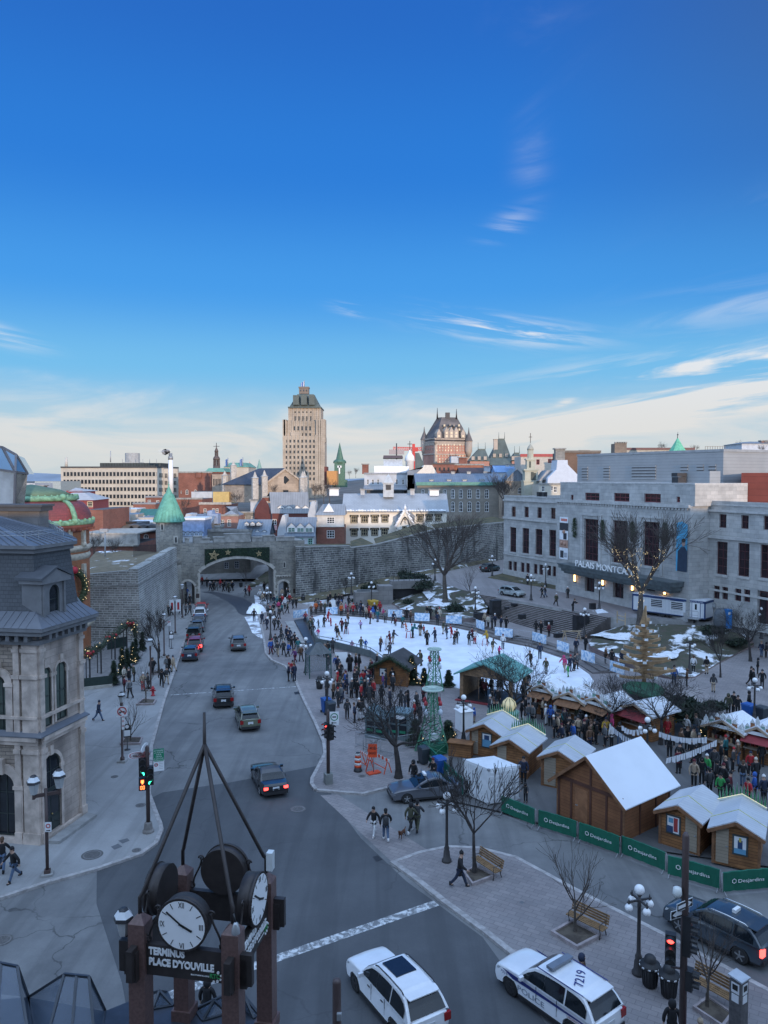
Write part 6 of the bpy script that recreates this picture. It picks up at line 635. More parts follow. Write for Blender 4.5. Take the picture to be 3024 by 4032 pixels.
for i in ab(5):be(ao,735+i*14,62,75,186,.6,aP['stack_brick'],r,'chimney_pot')
r,f,zt=a8('cream_block','long low cream building behind the grey metal volume',ao,800,1210,108,190,215,12,M(hn,(.4,.36,.3),.85,aj=.1),(),aF(M('dark_red_edge',(.12,.05,.05),.6),.5),bB=bN);p=AT(ao,1108,150,200);t=ae('green_pyramid_roof','bright green copper pyramid roof with spike behind the grey metal volume','turret',p);a,tp=AT(ao,1048,140,200),AT(ao,1108,38,200);mb=MB();w=p.x-a.x;mb.ah(p,[(w*1.25,-.5),(w*1.1,.6),(w*.55,(tp.z-p.z)*.55),(.12,tp.z-p.z)],8,sm=False);mb.U('pyramid_roof',M('bright_copper',(.14,.42,.26),.6,aj=.2),t);MB().aq([tp,AT(ao,1111,0,200)],[.1,.03],5).aV(AT(ao,1110,18,200),.2).U('finial',aG,t);MB().ah(p+VZ(-8),[(w*1.05,0),(w*1.05,7.6)],8,sm=False).U(aZ,b6,t);r,f,zt=a8('white_house','white rooftop house with chimneys at the far right skyline',ao,1500,1760,72,200,190,10,M(gN,(.5,.53,.57),.85),(),cC(ao,60,190,e3,.3));be(ao,1632,52,75,192,1.6,RB,r);be(ao,1655,58,80,192,1.6,RB,r);r,f,zt=a8('rooftop_plant','pale rooftop plant deck with railing right of the green pyramid',ao,1275,1400,118,190,180,8,bb,(),bB='roof plant');mb=MB()
for i in ab(9):q=AT(ao,1277+i*15,118,180);mb.aC(q,q+VZ(1.1),.08)
mb.aC(AT(ao,1277,118,180)+VZ(1.1),AT(ao,1397,118,180)+VZ(1.1),.08);mb.U('railing',aG,r);r,f,zt=a8('far_block','pale flat grey block far left of the office slab','T',290,380,560,700,260,14,bb,[(303,608,350,645)],bB=bN);r,f,zt=a8('far_block','wide grey-green warehouse wall far left of the office slab','T',378,660,540,700,300,20,M('grey_green_panel',(.33,.37,.36),.8,aj=.1),(),bB=bN)
for x in(432,):be('T',x,580,665,200,3,RB,r)
kU=M('crimson_wall',(.24,.055,.055),.8,aj=.12);r,f,zt=a8('crimson_house','dark crimson house with pale tin hip roof and cream-framed window','T',560,1015,745,860,150,12,kU,[(948,758,1010,820)],cC('T',665,150,M('pale_tin',(.47,.44,.42),.5),.35),eo=(M('cream_sash',(.6,.52,.36),.6),1,3),hZ=.1);p,q=AT('T',745,690,158),AT('T',918,640,158);MB().dW(p.x,q.x,157,164,p.z-2,q.z).U('upper_storey',kU,r);mb=MB();a,b,c=AT('T',740,650,156.5),AT('T',925,650,156.5),AT('T',825,608,160);mb.add([a,b,b+Vx((0,8,0)),a+Vx((0,8,0)),c],[(0,1,4),(1,2,4),(2,3,4),(3,0,4)]);mb.U('hip_roof',aP['pale_tin'],r);mb=MB();p,q=AT('T',872,690,156.9),AT('T',916,665,156.9);mb.dW(p.x,q.x,156.8,156.95,p.z,q.z);mb.U(cN,cI,r);r,f,zt=a8('brick_house','plain dull red brick house right of the copper-domed theatre','T',935,1120,850,1200,135,14,RB,(),bB=cW);r,f,zt=a8(fK,'brown-red brick apartments behind the green cone roof',av,870,1015,472,560,215,14,RB,[(880,495,900,510),(930,495,950,510)],aF(e3,.4));r,f,zt=a8(fK,'red brick upper block left of the green cone roof',av,950,1060,428,500,235,12,RB,[(965,445,985,470),(1020,448,1040,470)],aF(e3,.4));r,f,zt=a8(fK,'long low red brown brick block right of the green cone roof',av,1140,1320,440,560,230,14,RB,(),aF(cE,.4))
for i,(x0,x1,y0,y1,Y_,c,lab)in enumerate([(700,775,500,590,190,gR,'flat pale blue roof house left of the green cone'),(775,895,505,560,200,fS,'cream flat roof house in the lower town'),(775,900,540,590,180,hn,'tan low house in the lower town'),(895,1010,560,600,178,fS,'cream low house left of the green cone'),(820,1000,590,640,160,ew,'sunlit white roofed house left of the turret'),(680,790,555,620,170,gN,'small white lean-to house beside the red brick house')]):a8('low_house',lab,av,x0,x1,y0,y1,Y_,9,aP[c],(),None,dG=a6 if i in(1,4)else e3,hZ=.05*(i%3))
r,f,zt=a8('green_roof_house','house with dark teal steep roof and two tiny dormers',av,895,1010,580,610,185,9,bb,(),bD(av,950,508,185,M('teal_shingle',(.03,.13,.12),.7)));cH(r,f,av,[(940,560,578),(968,560,578)],-1.2,1.2,0,dK=.5,aM=2);r,f,zt=a8('stone_arch_house','red brick house with pale arched windows left of the stone turret',av,885,1018,645,740,142,9,RB,[(938,668,970,722,True),(890,668,900,712,True),(905,668,916,712,True)],None,eo=(cI,2,2));f.bx(MB(),-.2,f.L+.2,zt-.3,zt+.3,0,.4).U(fl,aG,r);mb=MB()
for x in(845,895,950,1000):p=AT(av,x,640,143.5);mb.aq([p+Vx((0,-1,-.5)),p+Vx((0,4,-.5))],1.5,12)
mb.U('barrel_roofs',kE,r);r,f,zt=a8('grey_mansard_house','dark grey mansard house with carved cornice left of the turret',av,712,885,600,700,147,9,M('dark_carved_cornice',(.1,.1,.105),.7,aj=.3,vs=2),(),aF(aG,.4));r,f,zt=a8('garage_row','long red brick hall with arched grey doors behind the town wall',av,555,890,735,880,128,12,RB,[(590,810,645,860,True),(700,795,750,845,True)],None,eo=(M('grey_door_frame',(.16,.17,.18),.6),2,2),bB='hall');f.bx(MB(),-.5,f.L+.3,zt-.1,zt+1.7,-1,.25).U('pale_frieze',M('pale_carved_frieze',(.33,.315,.29),.85,aj=.25,vs=1.2,a5=.4),r);f.bx(f.bx(MB(),-.5,f.L+.4,zt-.3,zt+.05,-.2,.5),-.5,f.L+.4,zt+1.7,zt+1.9,-12,.3).U(fl,dY,r);f5('lamp_mast','plain grey lamp mast behind the left town wall',av,687,640,850,118,.14,aK,'lamp mast');MB().ak(AT(av,680,645,118),(1.2,.5,.5)).U('lamp_head',aK,bpy.data.objects['lamp_mast']);mb=MB();a,b=AT(av,872,745,116),AT(av,1020,738,122);n=24
for i in ab(n+1):p=a.lerp(b,i/n);mb.aC(p+VZ(-2),p,.05)
mb.aC(a,b,.07).aC(a+VZ(-1.9),b+VZ(-1.9),.07);cj(mb.U('iron_fence',aU),'dark iron railing on the town wall beside the turret','fence')
def bu(name,c,r=.28):return M(name,c,r,0,aj=.06,vs=1,dV=.8)
iT=M('headlamp_lens',(.55,.58,.6),.1,.2,aj=.1);iZ=M('tail_lens',(.28,.012,.012),.2,aj=.1);hM=M('lit_tail_lens',(.5,.02,.02),.3,aj=0,dc=(1,.06,.05),es=4);kP=M('alloy_rim',(.42,.43,.44),.35,.7,aj=.1);hu=M('black_rim',(.03,.03,.032),.5,aj=.1);ie=M('licence_plate_white',(.62,.64,.66),.5,aj=.05);c9=M('black_plastic',(.025,.025,.027),.6,aj=.1);kv=M('car_glass',(.012,.016,.02),.05,aj=.2)
def fF(name,au,bB,pm,jK,aD,ca,d,a7=None,jJ=None,js=False,cq=None,eK=False,z=0,gB=False):
 L,Wd,H=jK;w=Wd/2;yF,yR=L/2,-L/2;aO=ae(name,au,bB,(0,0,0),0,a7);rw=.37 if aD in(aI,bR)else .33;yf,yr=yF-.19*L,yR+.2*L;ra=rw+.06;belt={aI:1.06,aR:.92,cR:.96,bR:1.12}[aD];hood={aI:1,aR:.84,cR:.88,bR:1.08}[aD];wy0={aI:yF-.27*L,aR:yF-.3*L,cR:yF-.22*L,bR:yF-.3*L}[aD];wy1={aI:wy0-.75,aR:wy0-.85,cR:wy0-.85,bR:wy0-.25}[aD];h5={aI:yR+.1,aR:yR+.17*L,cR:yR+.1,bR:yR+.06}[aD];ry1={aI:yR+.62,aR:yR+.34*L,cR:yR+.72,bR:yR+.16}[aD];cd=belt+.03 if aD!=aR else belt+.04;kT=lambda yc:[(yc+ra*cos(pi*(1-i/9)),rw+ra*sin(pi*(1-i/9))-.02)for i in ab(10)]
 if aD==bR:g5=[(yF-.02,.34),(yF,.5),(yF,hood-.1),(yF-.06,hood)]
 else:g5=[(yF-.12,.24),(yF-.03,.36),(yF,.52),(yF-.02,hood-.26),(yF-.08,hood-.14),(yF-.2,hood-.065),(yF-.42,hood-.012)]
 b9=[(yR+.1,.32)]+kT(yr)+kT(yf)+g5+[((wy0+yF-.42)/2,(hood+belt)/2),(wy0,belt),(h5+.05,cd)]+([(yR+.12,cd),(yR+.03,cd-.12)]if aD==aR else[(yR+.04,cd-.06)])+[(yR,.66),(yR+.01,.45)];cy,cz=0,.6;mb=MB();N=len(b9);j2=[]
 for x,ei in((-w,.055),(-w+.035,.02),(-w+.1,0),(-w*.5,-.012),(0,-.018),(w*.5,-.012),(w-.1,0),(w-.035,.02),(w,.055)):
  k6=[]
  for y,zz in b9:
   t=abs(y)/(L/2);ku=x*(1-.11*t**6)*(1-.07*max(0,zz-.55)**2/.2 if zz>.55 else 1-.03*(.55-zz)/.3);f=max(0,ei);dG=zz>.75;y2=y-copysign(f*(.9 if t>.8 else 0),y);z2=zz-(f*.9 if dG else-f*.3 if zz<.3 else 0)+(-ei if ei<0 and dG else 0)
   if ei<0 and t>.9:y2=y+copysign(-ei*2.2,y)
   k6.append((ku,y2,z2))
  j2.append(k6)
 o=[v for r in j2 for v in r];K=len(j2);fs=[tuple(range(N))]+[tuple(((K-1)*N+i for i in reversed(range(N))))]
 for k in ab(K-1):
  for i in ab(N):j=(i+1)%N;fs.append((k*N+i,(k+1)*N+i,(k+1)*N+j,k*N+j))
 mb.add(o,fs,0);body=mb.U('body',pm,aO,al=True)
 for p_ in body.data.polygons:p_.use_smooth=len(p_.vertices)==4
 body.data.set_sharp_from_angle(angle=R(38));wb,wr,zt=w-.07,w-.25,H-.04;h1=(wy1+ry1)/2;dz=zt-belt
 if aD==aR:RL=[(wy0,belt),(wy0*.55+wy1*.45,belt+dz*.5),(wy1,zt-.07),(wy1-.4,zt-.01),(h1,zt+.02),(ry1+.1,zt-.05),(ry1-.25,zt-.15),(h5*.6+ry1*.4,cd+dz*.32),(h5,cd)]
 else:RL=[(wy0,belt),(wy0*.55+wy1*.45,belt+dz*.5),(wy1,zt-.06),(wy1-.45,zt),(h1,zt+.03),(ry1+.3,zt-.01),(ry1,zt-.07),(h5*.55+ry1*.45,cd+dz*.45),(h5,cd)]
 hw=lambda z:wb+(wr-wb)*min(1,max(0,(z-belt)/dz))**1.3;iu=lambda f,z:.03*(1-f*f)*min(1,max(0,(z-belt)/dz));FX=-1,-.86,-.45,0,.45,.86,1;mb=MB();dF=[[(f*hw(z),y,z+iu(f,z)-(.03 if abs(f)==1 else 0))for f in FX]for y,z in RL]
 for a,b in zip(dF,dF[1:]):
  for k in ab(6):mb.add([a[k],a[k+1],b[k+1],b[k]],[(3,2,1,0)],0,True)
 for sx in(0,6):
  for a,b in zip(dF,dF[1:]):mb.add([a[sx],b[sx],(hw(belt)*FX[sx],b[sx][1],belt-.05),(hw(belt)*FX[sx],a[sx][1],belt-.05)],[(0,1,2,3)])
 if aD!=aR:mb.aB([(-wr*.9,ry1-.26,zt-.08),(wr*.9,ry1-.26,zt-.08),(wr*.95,ry1+.1,zt-.06),(-wr*.95,ry1+.1,zt-.06),(-wr*.9,ry1-.26,zt-.04),(wr*.9,ry1-.26,zt-.04),(wr*.95,ry1+.1,zt-.005),(-wr*.95,ry1+.1,zt-.005)])
 mb.U('cabin',pm,aO,al=True)
 def rl(y):
  for(a,za),(b,h6)in zip(RL,RL[1:]):
   if b<=y<=a:return za+(h6-za)*(a-y)/max(a-b,1e-06)
  return belt
 for nm,(p0,p1,p2),e in(('windscreen',dF[:3],1),('rear_window',dF[-1:-4:-1],-1)):
  mb=MB()
  for a,b,f0,f1 in((p0,p1,.06,1),(p1,p2,0,.9)):
   for k in ab(1,5):q=[Vx(a[k]).lerp(Vx(b[k]),f0),Vx(a[k+1]).lerp(Vx(b[k+1]),f0),Vx(a[k+1]).lerp(Vx(b[k+1]),f1),Vx(a[k]).lerp(Vx(b[k]),f1)];o_=Vx((0,.012*e,.012));mb.add([v+o_ for v in q],[(0,1,2,3)],0,True)
  mb.U(nm,kv,aO,al=True)
 jw,kQ=wy0-.22,h5+(.45 if aD==aR else .25);nw=2 if aD==aR else 3
 for s_ in(-1,1):
  for k in ab(nw):
   a,b=jw+(kQ-jw)*(k+.006)/nw,jw+(kQ-jw)*(k+(.994 if k<nw-2 or nw==2 else .93))/nw;T_=[];bz=belt+.03
   for i in ab(7):y=a+(b-a)*i/6;T_.append((y,max(bz+.01,rl(y)-.1)))
   mb=MB();X_=lambda y,z:(s_*(hw(z)+.012),y,z)
   for(y0,z0),(y1,z1)in zip(T_,T_[1:]):mb.add([X_(y0,bz),X_(y1,bz),X_(y1,z1),X_(y0,z0)],[(0,1,2,3)],0,True)
   mb.U('side_window',kv,aO,al=True)
 for x in(-1,1):
  for y in(yf,yr):
   mb=MB();xo=x*(w-.11);mb.aq([(xo-x*.12,y,rw),(xo+x*.065,y,rw),(xo+x*.1,y,rw)],[rw,rw,rw-.035],18);wh=mb.U('wheel',er,aO,al=True);mb=MB();jk=rw*.66;mb.aq([(xo+x*.09,y,rw),(xo+x*.106,y,rw)],[jk,jk],16)
   for k in ab(5):a=k*1.2566;mb.aC((xo+x*.112,y,rw),(xo+x*.112,y+sin(a)*jk*.92,rw+cos(a)*jk*.92),.05,.03,1,up=(1,0,0))
   mb.aq([(xo+x*.1,y,rw),(xo+x*.125,y,rw)],[.07,.06],8,1);mb.U('rim',[hu,jJ or kP],wh,al=True)
  mb=MB();hz=hood-.2;mb.aB([(x*w*.52,yF-.12,hz-.06),(x*w*.9,yF-.28,hz-.05),(x*w*.9,yF-.32,hz+.07),(x*w*.52,yF-.14,hz+.06),(x*w*.52,yF-.01,hz-.06),(x*w*.905,yF-.14,hz-.05),(x*w*.905,yF-.2,hz+.07),(x*w*.52,yF-.04,hz+.06)]);mb.U('headlight',iT,aO,al=True);tz=cd-.24;MB().ak((x*(w*.8 if aD!=aR else w*.7),yR+.045,tz),(w*.3,.12,.3 if aD in(aI,bR)else .17)).U('taillight',hM if js else iZ,aO,al=True);MB().ak((x*(w+.09),wy0-.28,belt+.07),(.2,.12,.15)).aC((x*(w-.05),wy0-.26,belt),(x*(w+.05),wy0-.27,belt+.04),.05).U('mirror',pm if aD!=bR else c9,aO,al=True);mb=MB();sx=x*(w*(1-.07*.04)+.004)
  for y in(wy0-.95,wy0-1.95):mb.ak((x*(w-.008),y,.8),(.02,.015,.62)).ak((x*(w+.005),y+.18,belt-.13),(.035,.17,.03))
  mb.U('door_seam',c9,aO,al=True);MB().aB([(x*(w-.05),yr+ra,.22),(x*(w+.012),yr+ra,.22),(x*(w+.012),yf-ra,.22),(x*(w-.05),yf-ra,.22),(x*(w-.05),yr+ra,.34),(x*(w+.012),yr+ra,.34),(x*(w+.012),yf-ra,.34),(x*(w-.05),yf-ra,.34)]).U('side_sill',c9,aO,al=True)
  if cq:MB().aq([(x*(wr-.03),ry1+.1,zt-.02),(x*(wr-.03),ry1+.25,zt+.055),(x*(wr-.03),h1,zt+.08),(x*(wr-.03),wy1-.3,zt+.05),(x*(wr-.03),wy1-.1,zt-.02)],.025,6).U('roof_rail',cq,aO,al=True)
 MB().ak((0,yR+.03,.4),(Wd*.84,.12,.2)).U('rear_bumper',c9,aO,al=True);MB().ak((0,yF-.03,.36),(Wd*.8,.12,.18)).ak((0,yF-.015,.54),(Wd*.46,.06,.22)).U('front_grille',c9,aO,al=True);MB().ak((0,yR-.012,.78 if aD!=aR else .7),(.42,.04,.2)).U('licence_plate',ie,aO,al=True)
 if eK:MB().aB([(-wr*.62,wy1-1.25,zt),(wr*.62,wy1-1.25,zt),(wr*.62,wy1-.2,zt-.03),(-wr*.62,wy1-.2,zt-.03),(-wr*.62,wy1-1.25,zt+.085),(wr*.62,wy1-1.25,zt+.085),(wr*.62,wy1-.2,zt+.05),(-wr*.62,wy1-.2,zt+.05)]).U('sunroof',M('sunroof_glass',(.015,.02,.03),.05,aj=.1),aO,al=True)
 MB().dW(-w*.85,w*.85,yR+.25,yF-.25,.2,.3).dW(-w*.7,w*.7,yr-ra,yf+ra,.28,.62).U('underbody',c9,aO,al=True)
 if gB:sw=MB().aq([(0,yR-.02,.95),(0,yR-.2,.95)],[.36,.36],18).U('spare_wheel',er,aO,al=True);MB().aq([(0,yR-.19,.95),(0,yR-.215,.95)],[.2,.2],12).U('rim',kP,sw,al=True)
 d=Vx((d[0],d[1])).normalized();aO.rotation_euler=(0,0,atan2(-d.x,d.y));aO.location=(ca[0],ca[1],z);aO['_w']=wr;return(aO,dict(w=w,wr=wr,zt=zt,belt=belt,wy0=wy0,wy1=wy1,ry1=ry1,yF=yF,yR=yR,hood=hood))
SD=Vx((-.2285,1)).normalized()
def gi(k,x,y,L,d,z=0):p=G(k,x,y,z);d=Vx(d).normalized();return(p.x+d.x*L/2,p.y+d.y*L/2)
gK,kW,fo,ip=bu('black_paint',(.016,.017,.019)),bu('dark_grey_paint',(.06,.062,.066)),bu('navy_paint',(.02,.032,.055)),bu('grey_paint',(.115,.118,.12));iq,fM,iM,jc,g8=bu('red_paint',(.22,.02,.025)),bu('white_car_paint',(.74,.75,.77)),bu('olive_paint',(.13,.14,.095)),bu('silver_paint',(.3,.33,.33)),bu('dark_green_paint',(.03,.045,.042));fF(dH,'black SUV driving away across the thin stop line',cP,gK,(4.6,1.86,1.68),aI,gi('I',665,1405,4.6,SD),SD,cq=aG);fF('estate_car','olive green estate car driving away behind the black SUV',cP,iM,(4.7,1.76,1.58),aI,gi('I',918,1622,4.7,(-.3,1)),(-.3,1),cq=aK);fF(dH,'dark grey SUV alone in the middle of the street driving to the gate',cP,ip,(4.5,1.84,1.66),aI,gi('I',806,872,4.5,SD),SD,cq=aG);fF(aR,'black sedan with glowing red tail lights crossing the junction',cP,gK,(4.7,1.84,1.43),aR,(-7.75,50.9),(-.34,.94),js=True);a,b=G('X',709,2590),G('X',769,2411);KD=(b-a).x,(b-a).y;GP='cars parked in a row along the left kerb'
for nm,lab,pm,dm,kd,x,y,sp in((dH,'dark navy hatchback nearest in the parked row at the left kerb',fo,(4.4,1.82,1.6),aI,346,968,0),(dH,'red SUV second in the parked row at the left kerb',iq,(4.6,1.86,1.72),aI,391,884,0),('off_roader','dark green boxy off-roader with spare wheel in the parked row',g8,(4.4,1.86,1.84),bR,382,778,1),('hatchback','slate blue hatchback behind the off-roader in the parked row',bu('slate_blue_paint',(.06,.085,.11)),(4.4,1.8,1.56),cR,417,697,0),(aR,'dark blue sedan in front of the white SUV in the parked row',fo,(4.5,1.8,1.46),aR,430,636,0),(dH,'white SUV second from the gate in the parked row',fM,(4.6,1.86,1.74),aI,441,580,0),(aR,'bright red car farthest up the parked row beside the gate',bu('bright_red_paint',(.36,.03,.03)),(4.4,1.8,1.48),aR,451,512,0)):fF(nm,lab,cP,pm,dm,kd,gi('I',x,y,dm[0],KD),KD,GP,js=y==884,cq=aG if kd==aI else None,gB=bool(sp))
fF(dH,'large white SUV with dark glass sunroof in the foreground',cP,fM,(4.95,1.94,1.78),aI,(.42,29.25),(-.51,.86),jJ=hu,cq=aU,eK=True);hS,q=fF('police_car','white police SUV with blue stripe, light bar and number 7219','police car',fM,(5,1.98,1.76),aI,(6.75,29.2),(-.61,.79),jJ=hu);jp=M('police_blue',(.02,.03,.16),.4,aj=.05);w=q['w']
for x in(-1,1):mb=MB();e=x*(w+.004);y0,y1=q['wy0']+.25,q['yR']+.3;P=[(e,y0+.55,.98),(e,y0,.8),(e,y1,.9),(e,y1,.95),(e,y0-.2,.97)];mb.add(P if x<0 else list(reversed(P)),[(0,1,2,3,4)]).add([(v[0]+x*.006,v[1],v[2])for v in(P if x<0 else list(reversed(P)))],[(0,1,2,3,4)]);mb.U('blue_stripe',jp,hS,al=True)
lc=M('police_letter_grey',(.22,.25,.3),.5,aj=0);bS('police_lettering','POLICE',lc,hS,(-w-.012,1.15,.5),(0,-1,0),(0,0,1),size=.3,aW=1.35,ext=.004,al=True);bS('unit_number','7219',jp,hS,(-w*.965-.01,q['yF']-.42,.76),(0,-1,0),(0,0,1),size=.14,aW=.36,ext=.006,al=True);bS('urgence_lettering','URGENCE 911',M('red_letter',(.3,.03,.03),.5,aj=0),hS,(-w-.012,-1.3,.78),(0,-1,0),(0,0,1),size=.11,aW=.8,ext=.004,al=True);bS('roof_number','7219',jp,hS,(-.38,-1.55,q['zt']+.062),(.85,.53,0),(-.53,.85,0),size=.5,aW=.95,ext=.006,al=True);MB().ak((0,q['wy1']-.55,q['zt']+.16),(1.25,.3,.11)).ak((-.5,q['wy1']-.55,q['zt']+.08),(.08,.2,.1)).ak((.5,q['wy1']-.55,q['zt']+.08),(.08,.2,.1)).U('light_bar',M('light_bar_grey',(.16,.18,.21),.25,aj=.1),hS,al=True)
for x in(-1,1):MB().aC((x*(q['wr']+0),q['ry1']+.05,q['zt']+.012),(x*(q['wr']+0),q['wy1']-.05,q['zt']+.012),.035,.02).U('roof_line',jp,hS,al=True)
tx,q=fF('taxi','dark grey taxi sedan turning in by the white container','taxi',bu(g1,(.085,.09,.105)),(4.9,1.83,1.47),aR,(2.75,49.1),(-.97,-.22));kG=M('taxi_sign',(.75,.76,.76),.4,aj=.05);MB().ak((0,.15,q['zt']+.1),(.55,.18,.13)).U('roof_sign',kG,tx,al=True);k1=MB();k1.ak((w-.05+.42,-.15,.72),(.95,.06,.75),0);k1.U('open_door',aP[g1],tx,al=True);tb,q=fF('taxi','dark blue SUV taxi with silver roof rails at the right edge','taxi',bu('dark_teal_paint',(.03,.045,.06)),(4.65,1.87,1.68),aI,(15,33.5),(-.61,.79),js=True,cq=M('chrome',(.6,.61,.62),.15,.9,aj=.05));mb=MB().ak((0,-.75,q['zt']+.13),(.45,.16,.14));mb.U('roof_sign',kG,tb,al=True);a,b=G(ai,783,299,TZ),G(ai,888,316,TZ);d=b-a;c=(a+b)/2;hr=Vx((-d.y,d.x,0)).normalized();fF('hatchback','silver hatchback parked above the granite steps',cP,jc,(4.3,1.74,1.53),cR,(c.x+hr.x*.75,c.y+hr.y*.75),(d.x,d.y),z=TZ);a,b=G(ai,655,108,TZ+.1),G(ai,765,92,TZ+.1);d=b-a;c=(a+b)/2;hr=Vx((-d.y,d.x,0)).normalized();fF('estate_car','dark teal estate car parked below the town wall by the concert hall',cP,g8,(4.5,1.8,1.55),aI,(c.x+hr.x*.8,c.y+hr.y*.8),(d.x,d.y),z=TZ,cq=aG);gd=M('lamp_iron',(.045,.042,.042),.55,aj=.2);gF=M('globe_glass',(.8,.8,.8),.25,aj=.03);di=M('brown_steel',(.075,.05,.046),.5,aj=.15)
def ek():
 r=ae('globe_lamp','x',eD,(0,0,0),0,'globe street lamps round the square');MB().ah((0,0,0),[(.27,0),(.27,.1),(.2,.18),(.17,.55),(.13,.65),(.15,.75),(.1,.85),(.085,1),(.07,2.85),(.09,2.9),(.07,3),(.06,3.35)],12).U(bJ,gd,r,al=True)
 for k in ab(4):a=k*pi/2+.3;c,s_=cos(a),sin(a);ar=MB().aq([(0,0,3.05),(c*.25,s_*.25,3.16),(c*.5,s_*.5,3.12)],.03,6).aq([(c*.5,s_*.5,3.05),(c*.5,s_*.5,3.3)],[.045,.02],6).ak((c*.3,s_*.3,3.14),(.55,.07,.07),a).U('arm',gd,r,al=True);MB().aV((c*.5,s_*.5,2.9),.165,14,10).U('globe',gF,ar,al=True)
 MB().aV((0,0,3.58),.21,14,10).U('globe',gF,r,al=True);MB().ah((0,0,3.3),[(.06,0),(.11,.08),(.1,.12)],10).U('collar',gd,r,al=True);return r
gl=ek()
def iX(k,x,y,z):return G(k,x,y,z)
iO=[('P',905,1232,0,'globe lamp beside the two black litter bins'),('Q',1030,722,0,'globe lamp on the paved corner by the white container'),('J',485,945,0,'globe lamp with small blue panels beside the bus shelter'),('J',155,640,0,'globe lamp on the pavement kerb facing the parked cars'),('J',125,372,0,'globe lamp beside the snow pile near the gate'),('J',1097,312,.2,'globe lamp beside the stone stair entrance above the rink'),(ai,1018,335,TZ,'globe lamp right of the silver hatchback'),(ai,1137,225,TZ,'globe lamp on the hall lawn beside the canopy'),(ai,1575,412,TZ,'globe lamp in front of the concert hall doors'),(ai,563,437,.95,'globe lamp on the planted mound left of the steps'),(ai,1455,640,.3,'globe lamp at the right foot of the steps by the black speaker'),(am,950,1035,.6,'globe lamp in the middle of the snowy lawn'),(ag,945,1355,TZ,'globe lamp behind the big elm tree'),(ag,1360,1322,TZ,'globe lamp beside the dark parked estate car'),(am,1600,720,1.5,'globe lamp at the far right below the hall')];j3=[('J',681,940,'globe lamp above the litter bin and blue recycling bin'),(am,1542,1083,'globe lamp at the right edge behind the market stalls'),('O',573,522,'globe lamp between the bunting and the red-awning stall'),('M',1298,497,'globe lamp beside the white market tent'),(ag,338,1302,'globe lamp behind the dark shrub below the town wall'),(am,789,232,'globe lamp behind the white trailer'),(am,120,1245,'globe lamp')][:6];hW=False
def d9(p,lab,rz):
 global hW
 if not hW:gl.location=p;gl.rotation_euler=(0,0,rz);gl[cX]=lab;hW=True
 else:h2(gl,p,rz,lab)
for i,(k,x,y,z,lab)in enumerate(iO):d9(G(k,x,y,z+.12),lab,i*.7)
for i,(k,x,y,lab)in enumerate(j3):zz=3.7+(TZ if lab.endswith('trailer')else 1 if'shrub' in lab else .12);p=G(k,x,y,zz);d9((p.x,p.y,zz-3.7),lab,i*.9+.4)
def bC(mb,c,s=1):x,y,z=c;mb.ah((x,y,z),[(.06*s,0),(.1*s,.03),(.17*s,.34*s)],6,0,sm=False).ah((x,y,z),[(.21*s,.34*s),(.19*s,.4*s),(.1*s,.54*s),(.05*s,.58*s)],6,1,sm=False).ah((x,y,z+.41*s),[(.192*s,0),(.108*s,.12*s)],6,2,sm=False,cap=False)
def dP():r=ae('lantern_post','x',eD,(0,0,0),0,'lantern posts on the left pavement');MB().dW(-.3,.3,-.3,.3,0,.14,1).ah((0,0,0),[(.16,.14),(.16,.3),(.085,.4),(.07,3.9),(.09,3.95),(.11,4.3),(.06,4.35)],10).U(bJ,[di,eW],r,al=True);mb=MB();bC(mb,(0,0,4.35),1.35);mb.U(dt,[M(fz,(.45,.46,.46),.2,aj=.2),aG,M(fU,(.62,.64,.66),.15,aj=.1)],r,al=True);return r
lp=dP();lp.location=G(at,1000,828,.125);lp[cX]='lantern post carrying the no-motorcycle sign on the left pavement';h2(lp,G('E',1408,1702,.125),.4,'lantern post beside the red fire hydrant');h2(lp,G(av,1145,1322,.125),.2,'lantern post below the town wall near the gate');h2(lp,G(av,1073,1472,.125),.6,'lantern post behind the bare tree by the town wall');h2(lp,G(av,1192,1220,.125),.1,'lantern post closest to the small side arch');r=ae(gY,'brown post with two square lanterns at the stone building corner',eD,G(at,388,1752,.125));b=r.location;MB().ak(b+VZ(.06),(.55,.55,.12),.3,1).ak(b+VZ(.2),(.3,.3,.18),.3).aq([b+VZ(.2),b+VZ(4.55)],.085,10).U(bJ,[di,eW],r);mb=MB();ad=Vx((.8,.45,0));mb.aC(b-ad*.62+VZ(4.25),b+ad*.75+VZ(4.25),.13,.16).aC(b-ad*.62+VZ(4.1),b-ad*.62+VZ(4.45),.12).aC(b+ad*.7+VZ(4.1),b+ad*.7+VZ(4.45),.12);mb.U('cross_arm',di,r)
for s_,e in((-.62,4.35),(.7,4.45)):mb=MB();bC(mb,tuple(b+ad*s_+VZ(e)),1.75);mb.U(dt,[aP[fz],aG,aP[fU]],r)
def bj(p):d=Vx((-p.x,-p.y,0)).normalized();return(d,Vx((-d.y,d.x,0)))
def aS(mb,c,w,h,n,u,m=0,th=.02,vz=VZ(1)):q=[c-u*w/2-vz*h/2,c+u*w/2-vz*h/2,c+u*w/2+vz*h/2,c-u*w/2+vz*h/2];mb.aB([v-n*th for v in q]+[v for v in q],m)
def cv(mb,c,r0,r1,n,u,m,ds=.006,k=20):
 v=VZ(1)
 for i in ab(k):a,b=2*pi*i/k,2*pi*(i+1)/k;P=lambda r_,t:c+n*ds+(u*cos(t)+v*sin(t))*r_;mb.add([P(r0,a),P(r1,a),P(r1,b),P(r0,b)],[(0,1,2,3)],m)
